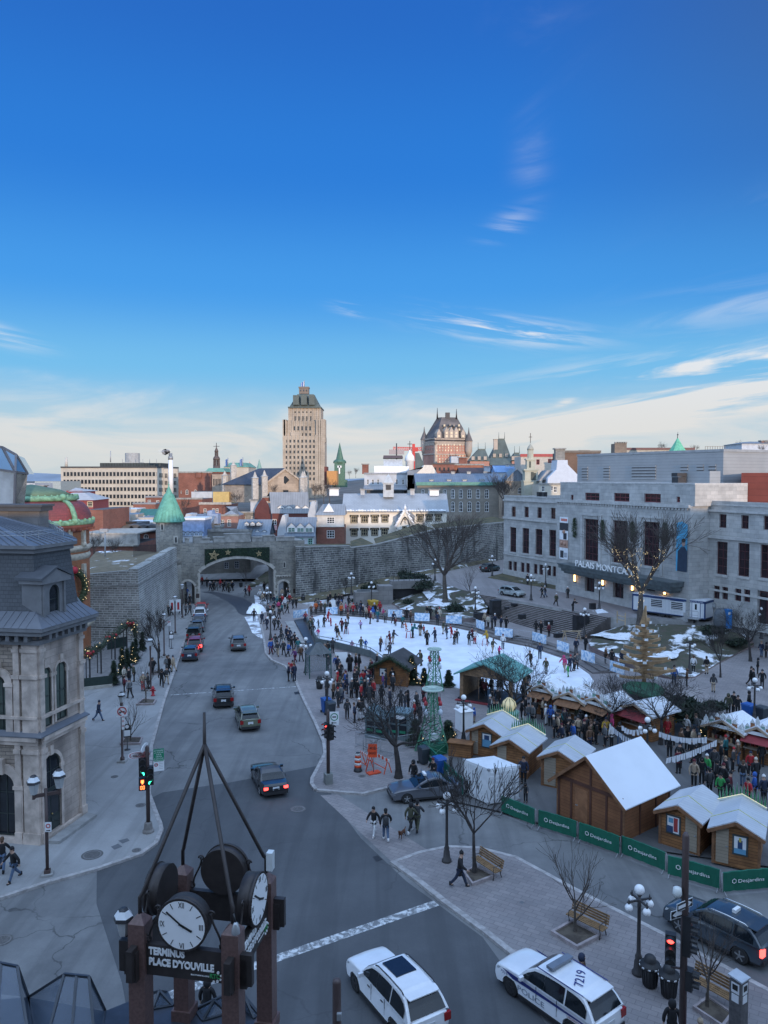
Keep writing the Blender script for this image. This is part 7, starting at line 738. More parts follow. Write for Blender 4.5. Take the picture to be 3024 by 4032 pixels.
SW=M('sign_white',(.7,.71,.72),.5,aj=.04);SR=M('sign_red',(.42,.03,.035),.5,aj=.05);SG=M('sign_green',(.01,.2,.1),.5,aj=.05);SB=M('sign_black',(.015,.015,.015),.5,aj=0);UP=VZ(1);p=lp.location.copy();n,u=bj(p);c=G(at,996,417,0);c=AT(at,996,417,p.y-.15);t=ae('prohibition_sign','square white no-motorcycle sign with red ring on the lantern post',bi,c);mb=MB();aS(mb,c,.75,.75,n,u);cv(mb,c,.25,.33,n,u,1);mb.aC(c-u*.2+UP*.2+n*.012,c+u*.2-UP*.2+n*.012,.06,.01,1,up=n).aC(c-u*.18-UP*.05+n*.01,c+u*.18-UP*.02+n*.01,.08,.008,2,up=n);cv(mb,c-u*.14-UP*.09,.03,.07,n,u,2,.01,10);cv(mb,c+u*.14-UP*.09,.03,.07,n,u,2,.01,10);mb.U(bM,[SW,SR,SB],t);c=AT(at,1005,502,p.y-.15);t=ae('parking_sign','narrow white parking sign below the no-motorcycle sign',bi,c);mb=MB();aS(mb,c,.2,1.15,n,u);cv(mb,c+UP*.35,.04,.07,n,u,1);cv(mb,c+UP*.05,.04,.07,n,u,1);cv(mb,c-UP*.3,.04,.07,n,u,1);mb.U(bM,[SW,SR],t);p=bpy.data.objects[gY].location;n,u=bj(Vx((p.x+12,p.y,0)));c=AT(at,393,1362,p.y-.2);t=ae('parking_sign','white no-parking sign on the double lantern post',bi,c);mb=MB();aS(mb,c,.32,.5,n,u);cv(mb,c+UP*.06,.07,.12,n,u,1);aS(mb,c-UP*.18+n*.004,.2,.05,n,u,2,.002);mb.U(bM,[SW,SR,SB],t);kg={k:M('lens_'+k,c,.4,aj=0,dc=e,es=s_)for k,c,e,s_ in(('green',(0,.5,.3),(.05,1,.55),3.5),(cZ,(.5,.02,.02),(1,.05,.04),5),('orange',(.6,.15,.02),(1,.16,.04),4),(aX,(.05,.045,.04),None,0))}
def aH(eP,c,n,u,lens,w=.36,nm='signal_head',iF=True):
 k=len(lens);h=.36*k;mb=MB();q=[c-u*w/2-UP*h/2,c+u*w/2-UP*h/2,c+u*w/2+UP*h/2,c-u*w/2+UP*h/2];mb.aB([v-n*.26 for v in q]+q)
 for i in ab(k):
  z=c+UP*(h/2-.18-.36*i)
  if iF:
   for j in ab(7):a,b=pi*j/7-0,pi*(j+1)/7;P=lambda t,f:z+(u*cos(t)+UP*sin(t))*.15+n*f;mb.aB([P(a,0),P(b,0),P(b,.24),P(a,.24)]+[v+(u*cos((a+b)/2)+UP*sin((a+b)/2))*.012 for v in(P(a,0),P(b,0),P(b,.24),P(a,.24))])
 o=mb.U(nm,aU,eP)
 for i,l in enumerate(lens):
  z=c+UP*(h/2-.18-.36*i);mb=MB();aD=l.split('_')
  if len(aD)>1 and aD[1]=='arrow':s_=1 if aD[-1]=='r' else-1;mb.aC(z-UP*.1+n*.01-u*.08*s_,z+UP*.06+n*.01-u*.04*s_,.07,.01,up=n).aC(z+UP*.05+n*.01-u*.09*s_,z+UP*.09+n*.01+u*.12*s_,.07,.01,up=n)
  elif len(aD)>1 and aD[1]=='hand':mb.ak(z+n*.01,(.16,.02,.16),atan2(u.y,u.x)).ak(z+n*.01-UP*.1,(.08,.02,.1),atan2(u.y,u.x))
  elif len(aD)>1 and aD[1]=='count':
   for dx in(-.065,.065):
    for a_,b_ in(((-.04,-.09),(-.04,.09)),((.04,-.09),(.04,.09)),((-.04,.09),(.04,.09)),((-.04,-.09),(.04,-.09))):mb.aC(z+u*(dx+a_[0])+UP*a_[1]+n*.01,z+u*(dx+b_[0])+UP*b_[1]+n*.01,.025,.01,up=n)
  else:P=[z+n*.008+(u*cos(t*.5236)+UP*sin(t*.5236))*.13 for t in ab(12)];mb.add(P,[tuple(range(12))])
  mb.U('lens',kg[aD[0]],o)
 return o
def dT(t,b,h,r=.11,hX=True):
 mb=MB()
 if hX:mb.ah(b,[(.34,0),(.34,.1),(.27,.2),(.22,.55),(.14,.62)],8,1,sm=False)
 mb.ah(b,[(r,.5),(r*.92,h),(r*.5,h+.12)],10);mb.U('pole',[di,M('signal_base_stone',(.2,.185,.175),.8,aj=.2)],t)
b=G(at,1212,1402,.125);t=ae(ej,'left traffic signal with green arrows and orange countdown on a brown pole',eu,b);dT(t,b,AT(at,1208,712,b.y).z-b.z,.12);n,u=bj(Vx((b.x-2,b.y,0)));c=AT(at,1163,875,b.y-.2);aH(t,c,n,u,[aX,aX,'green_arrow_l'],.4);c2=AT(at,1163,1015,b.y-.2);aH(t,c2,n,u,['orange_hand','orange_count'],.4,'pedestrian_head',False);c3=AT(at,1228,945,b.y-.15);aH(t,c3,n,u,[aX,aX,'green_arrow_r'],.36);MB().aC(AT(at,1205,745,b.y),AT(at,1260,745,b.y-.05),.05).aC(AT(at,1205,815,b.y),AT(at,1260,815,b.y-.05),.05).U('sign_bracket',aK,t);c=AT(at,1296,770,b.y-.12);s=ae('direction_sign','green sign with white French text on the left traffic signal',bi,c);mb=MB();wd=AT(at,1337,770,b.y).x-AT(at,1255,770,b.y).x;hg=AT(at,1296,722,b.y).z-AT(at,1296,815,b.y).z;aS(mb,c,wd,hg,n,u);mb.U(bM,SG,s)
for i,kf in enumerate(('ATTENDRE','LA FLÈCHE','POUR','VIRAGE','À GAUCHE')):bS(eg,kf,SW,s,c+UP*(hg*(.3-.175*i))+n*.012,u,UP,size=hg*.155,ext=.003,dh=eT)
c=AT(at,1298,860,b.y-.12);s=ae('notice_sign','white notice sign with small red ring below the green sign',bi,c);mb=MB();hg=AT(at,1296,818,b.y).z-AT(at,1296,905,b.y).z;aS(mb,c,wd,hg,n,u);cv(mb,c-u*wd*.27+UP*hg*.1,hg*.11,hg*.17,n,u,1);aS(mb,c-u*wd*.27+UP*hg*.1+n*.006,hg*.2,hg*.07,n,u,2,.002)
for i in ab(5):aS(mb,c+u*wd*.2+UP*hg*(.32-.15*i)+n*.005,wd*.4,hg*.035,n,u,3,.002)
aS(mb,c+UP*hg*.44+n*.005,wd*.9,hg*.07,n,u,4,.002);mb.U(bM,[SW,SR,SB,M('sign_grey',(.35,.36,.37),.5),SG],s);c=AT(at,1140,772,b.y-.1);s=ae(e9,'white oval street name sign on the left traffic signal',bi,c);mb=MB();wd=1.25;hg=.42
for m_,k in((0,1),(1,.9),(0,.84)):mb.ext([c+n*(.02+.008*(m_+(k<.9)))+u*copysign(abs(cos(a))**.6,cos(a))*wd/2*k+UP*copysign(abs(sin(a))**.75,sin(a))*hg/2*(k if k==1 else k-.06)for a in[2*pi*i/28 for i in ab(28)]],n*-.02,m_)
mb.U(bM,[SW,SR],s);bS(eg,'des Glacis',SB,s,c+n*.04-UP*.07,u,UP,size=.2,aW=.75,ext=.003,dh=eT);bS(eg,'rue',SB,s,c+n*.04+UP*.07,u,UP,size=.09,ext=.003,dh=eT);c=AT(at,1178,710,b.y-.05);s=ae(e9,'edge-on oval street sign on top of the left traffic signal',bi,c);mb=MB();e=(u*.35+n*-.93).normalized();e2=e.cross(UP);mb.ext([c+e*cos(a)*.6+UP*sin(a)*.21 for a in[2*pi*i/20 for i in ab(20)]],e2*.03);mb.U(bM,SW,s);b=G('M',192,1212,.12);t=ae(ej,'middle traffic signal with two red-topped heads at the plaza corner',eu,b);mb=MB().ak(b+VZ(.35),(.5,.5,.7),.4,1);hp=AT('M',198,605,b.y).z;mb.ah(b,[(.12,.7),(.12,hp-b.z-.15),(.02,hp-b.z)],8);mb.U('pole',[di,M('signal_plinth',(.19,.2,.19),.8,aj=.2)],t);n,u=bj(b);n2=(n*.75+u*.66).normalized();u2=Vx((-n2.y,n2.x,0));aH(t,AT('M',222,795,b.y-.2),n2,u2,[aX,aX,aX],.38);n3=(n*.6-u*.8).normalized();u3=Vx((-n3.y,n3.x,0));aH(t,AT('M',170,780,b.y-.2),n3,u3,[cZ,aX,aX],.3);c=AT('M',241,682,b.y-.15);s=ae('permission_sign','white sign with green ring and black arrow on the middle traffic signal',bi,c);mb=MB();aS(mb,c,.62,.9,n,u);cv(mb,c+UP*.1,.2,.26,n,u,1);aS(mb,c+UP*.1+n*.008,.26,.08,n,u,2,.002);mb.aC(c-UP*.3-u*.12+n*.008,c-UP*.3+u*.14+n*.008,.05,.006,2,up=n).add([c-UP*.3-u*.22+n*.01,c-UP*.38-u*.1+n*.01,c-UP*.22-u*.1+n*.01],[(0,1,2)],2);mb.U(bM,[SW,SG,SB],s);bq=G('X',2685,4180,.12);t=ae(ej,'near right traffic signal with a red light and one-way arrows',eu,bq);hq=AT('P',1170,430,bq.y).z;dT(t,bq,hq-bq.z,.13);n,u=bj(bq);c=AT('P',1092,1095,bq.y-.15);aH(t,c,n,u,[cZ,aX,aX],.36);MB().aC(AT('P',1095,1190,bq.y),AT('P',1150,1200,bq.y),.06).aC(AT('P',1150,1210,bq.y),AT('P',1215,1245,bq.y),.06).ak(AT('P',1132,755,bq.y-.1),(.22,.22,.34)).U('bracket',di,t);mb=MB().ah(AT('P',1132,765,bq.y-.25),[(.1,-.12),(.16,0),(.14,.2),(.05,.24)],10);mb.U('camera_dome',M('camera_white',(.6,.62,.6),.4),t);na=(n*.2+u*.98).normalized();ua=Vx((-na.y,na.x,0));aH(t,AT('P',1213,1010,bq.y-.1),na,ua,[aX,aX,aX,aX],.34,hk);aH(t,AT('P',1222,1270,bq.y-.1),na,ua,[aX,aX],.34,hk)
for x0,y0,x1,y1,lab,sg in((1090,835,1205,925,'black one-way sign with white arrow pointing left on the near signal',-1),(1128,865,1222,800,'black one-way sign with white arrow pointing right on the near signal',1)):
 if sg<0:a,b_=AT('P',1095,858,bq.y-.25),AT('P',1200,902,bq.y+.1)
 else:a,b_=AT('P',1130,845,bq.y-.35),AT('P',1222,818,bq.y+.1)
 c=(a+b_)/2;d=b_-a;d.z=0;L=d.length;d.normalize();nn=Vx((d.y,-d.x,0));s=ae('one_way_sign',lab,bi,c);mb=MB();aS(mb,c,L,.3,nn,d);aS(mb,c+nn*.004,L*.95,.26,nn,d,1,.002);s_=sg;mb.add([c+nn*.008+d*s_*x*L+UP*z_ for x,z_ in((-.42,-.06),(.2,-.06),(.2,-.11),(.43,0),(.2,.11),(.2,.06),(-.42,.06))][::s_],[tuple(range(7))],0);mb.U(bM,[SW,SB],s)
def id(p,d,lab):
 r=ae('park_bench',lab,'bench',(p.x,p.y,.123),atan2(d.y,d.x),'wooden slat benches on the paved island');WB=M('bench_slats',(.22,.13,.06),.7,aj=.25,vs=6);mb=MB()
 for i in ab(4):mb.dW(-.95,.95,-.42+i*.12,-.33+i*.12,.43,.47)
 mb.U('seat',WB,r,al=True);mb=MB()
 for i in ab(4):mb.dW(-.95,.95,.08+i*.03,.11+i*.03,.52+i*.11,.61+i*.11)
 mb.U('backrest',WB,r,al=True)
 for x in(-.8,.8):MB().aq([(x,-.42,0),(x,-.36,.25),(x,-.42,.43),(x,.1,.43),(x,.2,.95)],.025,6).aq([(x,.16,0),(x,.06,.25),(x,.1,.43)],.025,6).aq([(x,-.42,.43),(x,-.4,.66),(x,.12,.66)],.02,6).U('leg',gd,r,al=True)
 return r
def dJ(k,x0,y0,x1,y1,lab):a,b=G(k,x0,y0,.123),G(k,x1,y1,.123);c=(a+b)/2;id(c,b-a,lab)
dJ('Q',1262,745,1418,848,'brown slat bench beside the tall crooked tree');dJ('P',525,925,712,1015,'brown slat bench behind the small bare tree planter');dJ('P',1255,1310,1452,1420,'brown slat bench behind the parking meter')
def bT(f3,z0,lab,h=.16):
 P=[G(k,x,y,z0)for k,x,y in f3];c=sum(P,Vx())/len(P);r=ae('tree_planter',lab,'planter',c,0,'square stone tree planters');mb=MB();n=len(P);I=[p.lerp(c,.17)for p in P];ar=sum((P[i].x*P[(i+1)%n].y-P[(i+1)%n].x*P[i].y for i in ab(n)))
 for i in ab(n):j=(i+1)%n;q=[P[i],P[j],I[j],I[i]]if ar>0 else[P[j],P[i],I[i],I[j]];mb.aB([(v.x,v.y,z0-.02)for v in q]+[(v.x,v.y,z0+h)for v in q])
 mb.U('stone_edge',M('planter_stone',(.3,.255,.25),.85,aj=.2,vs=3),r);MB().bL([(p.x,p.y)for p in I],z0,z0+h*.55).U('soil',kt,r);return c
bT([('Q',1150,815),('Q',1240,765),('Q',1385,840),('Q',1215,905)],.123,'stone tree planter beside the walking man in black');bT([('P',395,1000),('P',520,930),('P',695,1020),('P',550,1095)],.123,'stone tree planter with small bare tree in front of the bench');bT([('P',1220,1440),('P',1310,1375),('P',1460,1480),('P',1400,1560)],.123,'stone tree planter by the parking meter');bT([(at,978,695),(at,1010,638),(at,1168,640),(at,1148,690)],.125,'stone tree planter behind the oval notice post');bT([(at,1110,370),(at,1165,322),(at,1278,330),(at,1258,365)],.125,'snow-dusted stone tree planter near the hydrant');bT([('E',1420,1560),('E',1450,1530),('E',1535,1535),('E',1520,1565)],.125,'stone tree planter near the town wall')
def ba(p,lab):
 r=ae('litter_bin',lab,'bin',p,0,'black litter bins');b=Vx(p);mb=MB().ah(b,[(.24,0),(.27,.05),(.32,.82)],16)
 for i in ab(16):a=i*.3927;mb.aC(b+Vx((cos(a)*.27,sin(a)*.27,.06)),b+Vx((cos(a)*.335,sin(a)*.335,.8)),.035)
 mb.U('bin_body',aU,r);ld=MB().ah(b,[(.4,.8),(.42,.86),(.4,.93),(.25,.98),(.24,1.05),(.22,1.18),(.13,1.27),(.02,1.29)],18).U('lid',c9,r);mb=MB()
 for i in ab(10):a=i*.628-2.6;mb.ak(b+Vx((cos(a)*.415,sin(a)*.415,.865)),(.02,.1,.05),a)
 mb.U('lid_label',SW,ld)
ba(G('P',972,1300,.123),'black round litter bin right beside the globe lamp');ba(G('P',1082,1360,.123),'black round litter bin against the near traffic signal pole');ba(G('J',612,1095,.12),'dark litter bin beside the bus shelter');ba(G('J',458,278,.13),'dark round bin by the gate side door');ba(G(af,723,1785,.1),'dark bin seen through the gate arch');b=G('X',2905,4100,.123);t=ae('parking_meter','tall grey parking pay station with pale slanted top','parking meter',b);mb=MB();zt=AT('P',1508,1245,b.y).z;mb.ak((b.x,b.y,zt/2-.05),(.46,.46,zt-.1),.6);mb.U('cabinet',M('meter_grey',(.1,.095,.095),.6,aj=.3,vs=4),t);MB().ak((b.x,b.y,zt),(.56,.56,.06),.6,rx=.1).U('top',M('meter_top',(.4,.43,.47),.5,aj=.15),t)
for a in(.6-pi/2,.6-pi):mb=MB();q=VC(a)*.235;mb.ak((b.x+q.x,b.y+q.y,zt-.36),(.3,.02,.38),a+pi/2).ak((b.x+q.x,b.y+q.y,zt-.74),(.27,.02,.28),a+pi/2).ak((b.x+q.x*1.06,b.y+q.y*1.06,zt-.33),(.2,.02,.2),a+pi/2,1);mb.U('notice',[SW,SB],t)
b=G('E',1428,1752,.125);t=ae('fire_hydrant','red fire hydrant on the left pavement kerb','hydrant',b);HR=M('hydrant_red',(.36,.02,.03),.5,aj=.1);mb=MB().ah(b,[(.2,0),(.2,.06),(.13,.08),(.13,.62),(.18,.64),(.18,.7),(.13,.74),(.1,.86),(.04,.92)],12);mb.U('barrel',HR,t)
for s_ in(-1,1):MB().aq([b+Vx((s_*.1,0,.5)),b+Vx((s_*.26,0,.5))],.07,8).U('outlet',HR,t)
def c8(k,x,y,ji,lab):b=G(k,x,y,.125);n,u=bj(b);r=ae('bus_stop_sign',lab,bi,b);MB().ah(b,[(.24,0),(.22,.03),(.04,.05),(.03,ji-.75)],10).U(bJ,aU,r);c=b+UP*(ji-.4);mb=MB();aS(mb,c,.52,.8,n,u);aS(mb,c-UP*.08+n*.004,.44,.45,n,u,1,.002);cv(mb,c+UP*.42,0,.22,n,u,0);cv(mb,c+UP*.42,0,.14,n,u,1,.01);mb.U('sign_board',[aU,SW],r)
c8(at,1040,730,1.75,'black notice stand with round white crest by the near planter');c8(av,1120,1415,1.9,'black notice stand with round white crest near the parked cars');b=G(av,1106,1408,.125);t=ae('bus_stop_pole','thin pole with a small red and white panel beside the town wall',bi,b);MB().aq([b,b+UP*3.2],.035,6).U(bJ,aG,t);mb=MB();n,u=bj(b);aS(mb,b+UP*2.9,.35,.55,n,u);aS(mb,b+UP*3.1+n*.004,.3,.12,n,u,1,.002);mb.U(bM,[SW,SR],t);b=G(av,1145,1200,.125);n,u=bj(b);t=ae('street_banner','pair of small white and red banners on a post below the town wall','banner',b);MB().aq([b,b+UP*2.4],.05,6).U(bJ,aG,t)
for s_ in(-.45,.45):mb=MB();aS(mb,b+u*s_+UP*1.5,.75,1.8,n,u);aS(mb,b+u*s_+UP*1.4+n*.004,.3,1.1,n,u,1,.002);mb.U('banner_cloth',[SW,SR],t)
for k,x,y,w in(('G',1568,692,1),(at,753,1588,1.15),(at,1148,1183,.62),(at,1115,1550,.5),(at,935,950,.5),('T',-99,0,0),('H',20,715,.9),('M',468,1152,.5)):
 if w==0:continue
 p=G(k,x,y,.128 if k in'FM' else .006);cj(MB().ah(p,[(w/2,0),(w/2,.006)],24).ah(p,[(w*.42,.006),(w*.42,.009)],24,1).ah(p,[(w*.36,.009),(w*.36,.0095)],20,0).U('manhole_cover',[M('cast_iron_cover',(.1,.095,.092),.7,aj=.3,vs=8),M('cover_ring',(.16,.155,.15),.7)]),{('G',1568):'round manhole cover beside the black sedan',(at,753):'large oval-looking manhole cover on the left pavement',(at,1148):'small manhole cover by the left traffic signal pole',(at,1115):'small round cover beside the dark pavement squares',(at,935):'faint round cover in the middle of the left pavement',('H',20):'rusty manhole cover at the left edge of the side street',('M',468):'round cover beside the striped barricades'}[k,x],'manhole cover')
for k,L in((at,[(905,1540),(965,1515),(1000,1540),(935,1565)]),(at,[(965,1490),(1040,1470),(1060,1490),(1000,1515)]),('P',[(210,828),(228,822),(246,832),(228,840)])):aJ(cm('pavement_patch',[G(k,x,y,0)for x,y in L],M('dark_patch',(.12,.125,.135),.9,aj=.1),z=.1285))
for k,L in(('Q',[(490,690),(530,680),(565,710),(520,725)]),('I',[(1322,1245),(1380,1238),(1388,1262),(1330,1268)])):cj(cm('drain_grate',[G(k,x,y,0)for x,y in L],aU,z=.012),'dark drain grate at the island kerb' if k=='Q' else'dark drain grate by the plaza kerb','drain')
for o in fW.objects:
 if o.name.startswith('drain_grate')and cg in o:del o[cg]
b=G('X',1327,4225,0);t=ae('camera_post','brown bollard post with small grey box at the bottom edge',bJ,b);zt=AT('Q',235,1575,b.y).z;MB().ah(b,[(.2,0),(.2,.05),(.16,.1),(.15,zt-.12),(.13,zt-.03),(.05,zt)],14).U(bJ,di,t);q=AT('Q',250,1848,b.y-.2);MB().ak(q,(.16,.12,.24)).U('control_box',aK,t);hE['RR']=(2650,2650,.22544);i1=M('brown_granite',(.135,.078,.068),.45,aj=.22,vs=14);hI=M('clock_bronze',(.042,.034,.032),.5,.2,aj=.2,vs=3);ZT=9.72;cr={n:G('G',x,y,ZT)for n,x,y in(('FL',442,1425),('FR',1106,1502),('BL',757,1090),('BR',1350,1145))};cc=sum(cr.values(),Vx())/4;ct=ae('clock_tower','four-sided street clock on brown granite posts with pointed pipe frame','clock tower',(cc.x,cc.y,5.3));ax=cr['FR']-cr['FL']+cr['BR']-cr['BL'];ax.z=0;ax.normalize();jS=atan2(ax.y,ax.x);ay=Vx((-ax.y,ax.x,0));S_=((cr['FR']-cr['FL']).length+(cr['BR']-cr['FL']).length*0+(cr['BL']-cr['FL']).length)/4;cr={'FL':cc-ax*S_-ay*S_,'FR':cc+ax*S_-ay*S_,'BL':cc-ax*S_+ay*S_,'BR':cc+ax*S_+ay*S_};et=Vx((cc.x,cc.y,AT('G',920,235,cc.y).z));jV=AT('G',920,8,cc.y).z
for n_,p in cr.items():mb=MB();zb=5.3 if n_!='BL' else 5.3;pw=.44;mb.ak((p.x,p.y,(zb+ZT-.18)/2),(pw,pw,ZT-.18-zb),jS);q=[Vx((p.x,p.y,0))+ax*a*pw/2+ay*b*pw/2 for a,b in((-1,-1),(1,-1),(1,1),(-1,1))];mb.add([(v.x,v.y,ZT-.18)for v in q]+[(p.x,p.y,ZT+.06)],[(0,1,4),(1,2,4),(2,3,4),(3,0,4)]).ak((p.x,p.y,5.45),(pw+.12,pw+.12,.3),jS);mb.U('granite_post',i1,ct);MB().aq([(p.x,p.y,ZT-.05),(p.x,p.y,ZT+.42),p.lerp(et,.04)+VZ(.42-0)*0+Vx((0,0,ZT+.5-p.lerp(et,.04).z)),et],.052,8).U('pipe_strut',hI,ct)
mb=MB().aq([et-VZ(.25),et,(et.x,et.y,jV)],[.09,.05,.035],8);mb.U('spire_pipe',hI,ct);iR=[('front',-ay,ax),('right',ax,ay),('back',ay,-ax),('left',-ax,-ay)];hm,gE=AT('G',760,1875,cc.y-S_).z,AT('G',760,1660,cc.y-S_).z;rc=.64;zc=gE+rc+.02;la={12:'XII',3:'III',6:'VI',9:'IX'};hY=M('clock_white',(.82,.82,.82),.4,aj=.02)
for nm,n,u in iR:
 m=cc+n*S_;m=Vx((m.x,m.y,0));mb=MB();c=m+UP*(hm+gE)/2;mb.ak(c+n*.04,(2*S_+1.05,.16,gE-hm),atan2(u.y,u.x));bd=mb.U('sign_board',hI,ct)
 if nm in('front','right'):
  o=m+n*.13-u*(S_-.3);W_=2*S_-.62;bS(hc,'TERMINUS',hY,bd,o+UP*(gE-.23),u,UP,size=.25,aW=W_*.52,ext=.025,gr=.035);bS(hc,"PLACE D'YOUVILLE",hY,bd,o+UP*(gE-.5),u,UP,size=.25,aW=W_*.93,ext=.025,gr=.035);bS('small_lettering','RÉSEAU DE TRANSPORT DE LA CAPITALE',hY,bd,o+u*W_*.6+UP*(hm+.13),u,UP,size=.045,aW=W_*.26,ext=.01);bS('board_logo','RTC',M('logo_green',(.05,.3,.1),.5,aj=0),bd,o+u*W_*.87+UP*(hm+.12),u,UP,size=.15,aW=.26,ext=.015,gr=.03);mb=MB()
  for dx,dz,r_ in((.22,.27,.035),(.3,.2,.03),(.1,.03,.03),(.2,.05,.035),(.28,.1,.025)):mb.aq([o+u*(W_*.87+dx)+UP*(hm+dz)-n*.02,o+u*(W_*.87+dx)+UP*(hm+dz)+n*.015],r_,8)
  mb.U('logo_dots',hY,bd)
 for e in(-1,1):MB().ak(m+u*e*(S_+.02)+n*.22+UP*((hm+gE)/2-.1),(.2,.34,gE-hm-.05),atan2(u.y,u.x)).U('end_block',hI,ct)
 c=m+UP*zc+n*.06;mb=MB().aq([c-n*.2,c+n*.17],[rc,rc],40,sm=True).aq([c+n*.1,c+n*.19],[rc+.025,rc+.025],40)
 for i in ab(44):a=i*pi/22;mb.ak(c+(u*cos(a)+UP*sin(a))*(rc+.005)+n*.185,(.035,.035,.03),0,0)
 cl=mb.U('clock_drum',hI,ct);MB().add([c+n*.193+(u*cos(a*.1496)+UP*sin(a*.1496))*(rc-.03)for a in ab(42)],[tuple(range(42))]).U('clock_face',hY,cl)
 def eO(h,r_):a=radians(h*30);return c+n*.197+(u*sin(a)+UP*cos(a))*r_
 for h in ab(12):
  h=h or 12
  if h in la:bS('roman_numeral',la[h],SB,cl,eO(h,rc*.8)-UP*.075,u,UP,size=.21,aW={12:.15,3:.1,6:.12,9:.12}[h],ext=.004,dh=eT)
  else:MB().aC(eO(h,rc*.7),eO(h,rc*.92),.018,.006,up=n).U('hour_mark',SB,cl)
 for ll,h,L,w in(('hour_hand',3.85,.3,.055),('minute_hand',10.25,.5,.04)):mb=MB();a=eO(h,-.08)+n*.01;b=eO(h,L)+n*.01;mb.aC(a,b,w,.012,up=n);mb.U(ll,SB,cl)
 mb=MB()
 for e in(-1,1):
  bn=[]
  for i in ab(15):t=i/14;bn.append(m+n*.06+u*e*(rc+.06+.3*sin(t*2.2)*t)+UP*(zc+.25-t*(zc+.25-gE-.1)))
  mb.aq(bn,.028,5)
  for q,r_ in((bn[0],.09),(bn[-1]+u*e*.05,.12)):mb.aq([q+(u*cos(k*.7)*e+UP*sin(k*.7))*r_*(1-k/14)for k in ab(12)],.024,5)
  sc=mb.U('scroll_bracket',hI,ct);mb=MB()
r=ae('square_lantern','pale four-sided lantern on the left of the clock posts',eD,cr['FL']-ax*.42);mb=MB();b=cr['FL']-ax*.45;mb.aC(cr['FL']+UP*(ZT-.62-cr['FL'].z),b+UP*(ZT-.62-b.z),.05);mb.U('bracket',hI,r);mb=MB();bC(mb,(b.x,b.y,ZT-.62),1.25);mb.U(dt,[aP[fz],aG,aP[fU]],r);b=cr['BR']+ax*.16-ay*.1;cj(MB().ak((b.x,b.y,ZT+.42),(.17,.22,.5),jS).U('antenna_box',M('antenna_grey',(.55,.57,.57),.4)),'pale grey antenna box on the rear right clock post','antenna');b=cr['FR']+ax*.12-ay*.12;r=ae('dome_camera','silver dome security camera on the front right clock post','camera',(b.x,b.y,ZT));MB().ah((b.x,b.y,ZT-.1),[(.03,.22),(.06,.18),(.1,.05),(.11,-.05),(.08,-.1)],12).U('housing',M('camera_silver',(.5,.51,.52),.3,.5),r);MB().aV((b.x,b.y,ZT-.2),.075).aq([(b.x,b.y,ZT+.1),(b.x-.06,b.y+.06,ZT+.3)],.025,6).U('dome',aU,r);RZ=5.3;tm=ae('bus_terminus','dark flat terminus roof with blue glass skylight pyramids','bus terminus',(-8,15,0));rp=[G('X',x,y,RZ)for x,y in[(-600,3990),(110,3926),(413,3981),(585,3912),(655,3905),(690,3992),(760,3976),(880,3920),(950,3905),(1020,3995),(1060,4100),(1060,4500),(-900,4500)]];lW=M('terminus_roof',(.045,.052,.066),.35,.2,aj=.3,vs=1.2);MB().bL([(p.x,p.y)for p in rp],5.05,RZ).U(bK,lW,tm);c_=sum(rp,Vx())/len(rp);mb=MB().bL([tuple(p.lerp(c_,.08).xy)for p in rp],0,5.05);mb.U(aZ,hK,tm);m_,n_,b_=cG('clear_blue_glass');ac(b_,dn,(.14,.18,.24,1));ac(b_,cA,.06);ac(b_,'Alpha',.5);lz=m_
def bO(hX,jA,z=RZ):
 P=[G('X',x,y,z)for x,y in hX];T=[G('X',x,y,zz)for x,y,zz in jA];mb=MB();fr=MB()
 if len(T)==1:
  for i in ab(len(P)):mb.add([P[i],P[(i+1)%len(P)],T[0]],[(0,1,2)]);fr.aC(P[i],T[0],.07).aC(P[i],P[(i+1)%len(P)],.08)
 else:
  A_,B_=T;L,R_,F1,F0=P
  for f in((L,F0,A_),(F0,F1,B_,A_),(F1,R_,B_),(R_,L,A_,B_)):mb.add(f,[tuple(range(len(f)))])
  for a,b in((L,A_),(A_,B_),(B_,R_),(F0,A_),(F1,B_),(L,F0),(F1,R_),(F0,F1),(F0.lerp(F1,.5),A_.lerp(B_,.5))):fr.aC(a,b,.07)
 s=mb.U('skylight',lz,tm);fr.U(ha,M(ha,(.05,.058,.07),.4,.3),s)
bO([(112,3926),(413,3979),(380,4180),(165,4160)],[(253,3836,6.6),(350,3846,6.6)]);bO([(-200,3900),(110,3924),(130,4190),(-150,4170)],[(-60,3780,6.6),(68,3806,6.6)]);bO([(585,3913),(655,3907),(680,3960),(600,3975)],[(628,3902,5.6)]);bO([(768,3976),(880,3922),(900,3990),(800,4020)],[(842,3940,5.6)]);bO([(950,3908),(1018,3994),(1000,4010),(955,3970)],[(962,3925,5.65)]);j0=BR('hut_roof_tarp',(.5,.52,.55),(.46,.48,.51),(.4,.42,.45),40,.22,.02,r=.45,aw=.12,a5=.2);iG=BR('hut_door_boards',(.34,.28,.21),(.31,.255,.19),(.22,.18,.13),40,.18,.012,ds=0,aw=.15);eh=BR('hut_boards',(.31,.14,.052),(.24,.105,.04),(.07,.03,.014),40,.17,.012,aw=.35,ss=1.5);hl=M('warm_led',(.9,.8,.5),.4,aj=0,dc=(1,.82,.45),es=.4);ig=M('cutout_green',(.02,.16,.06),.6,aj=.3,vs=5);h8=M('cutout_edge_white',(.62,.68,.62),.6)
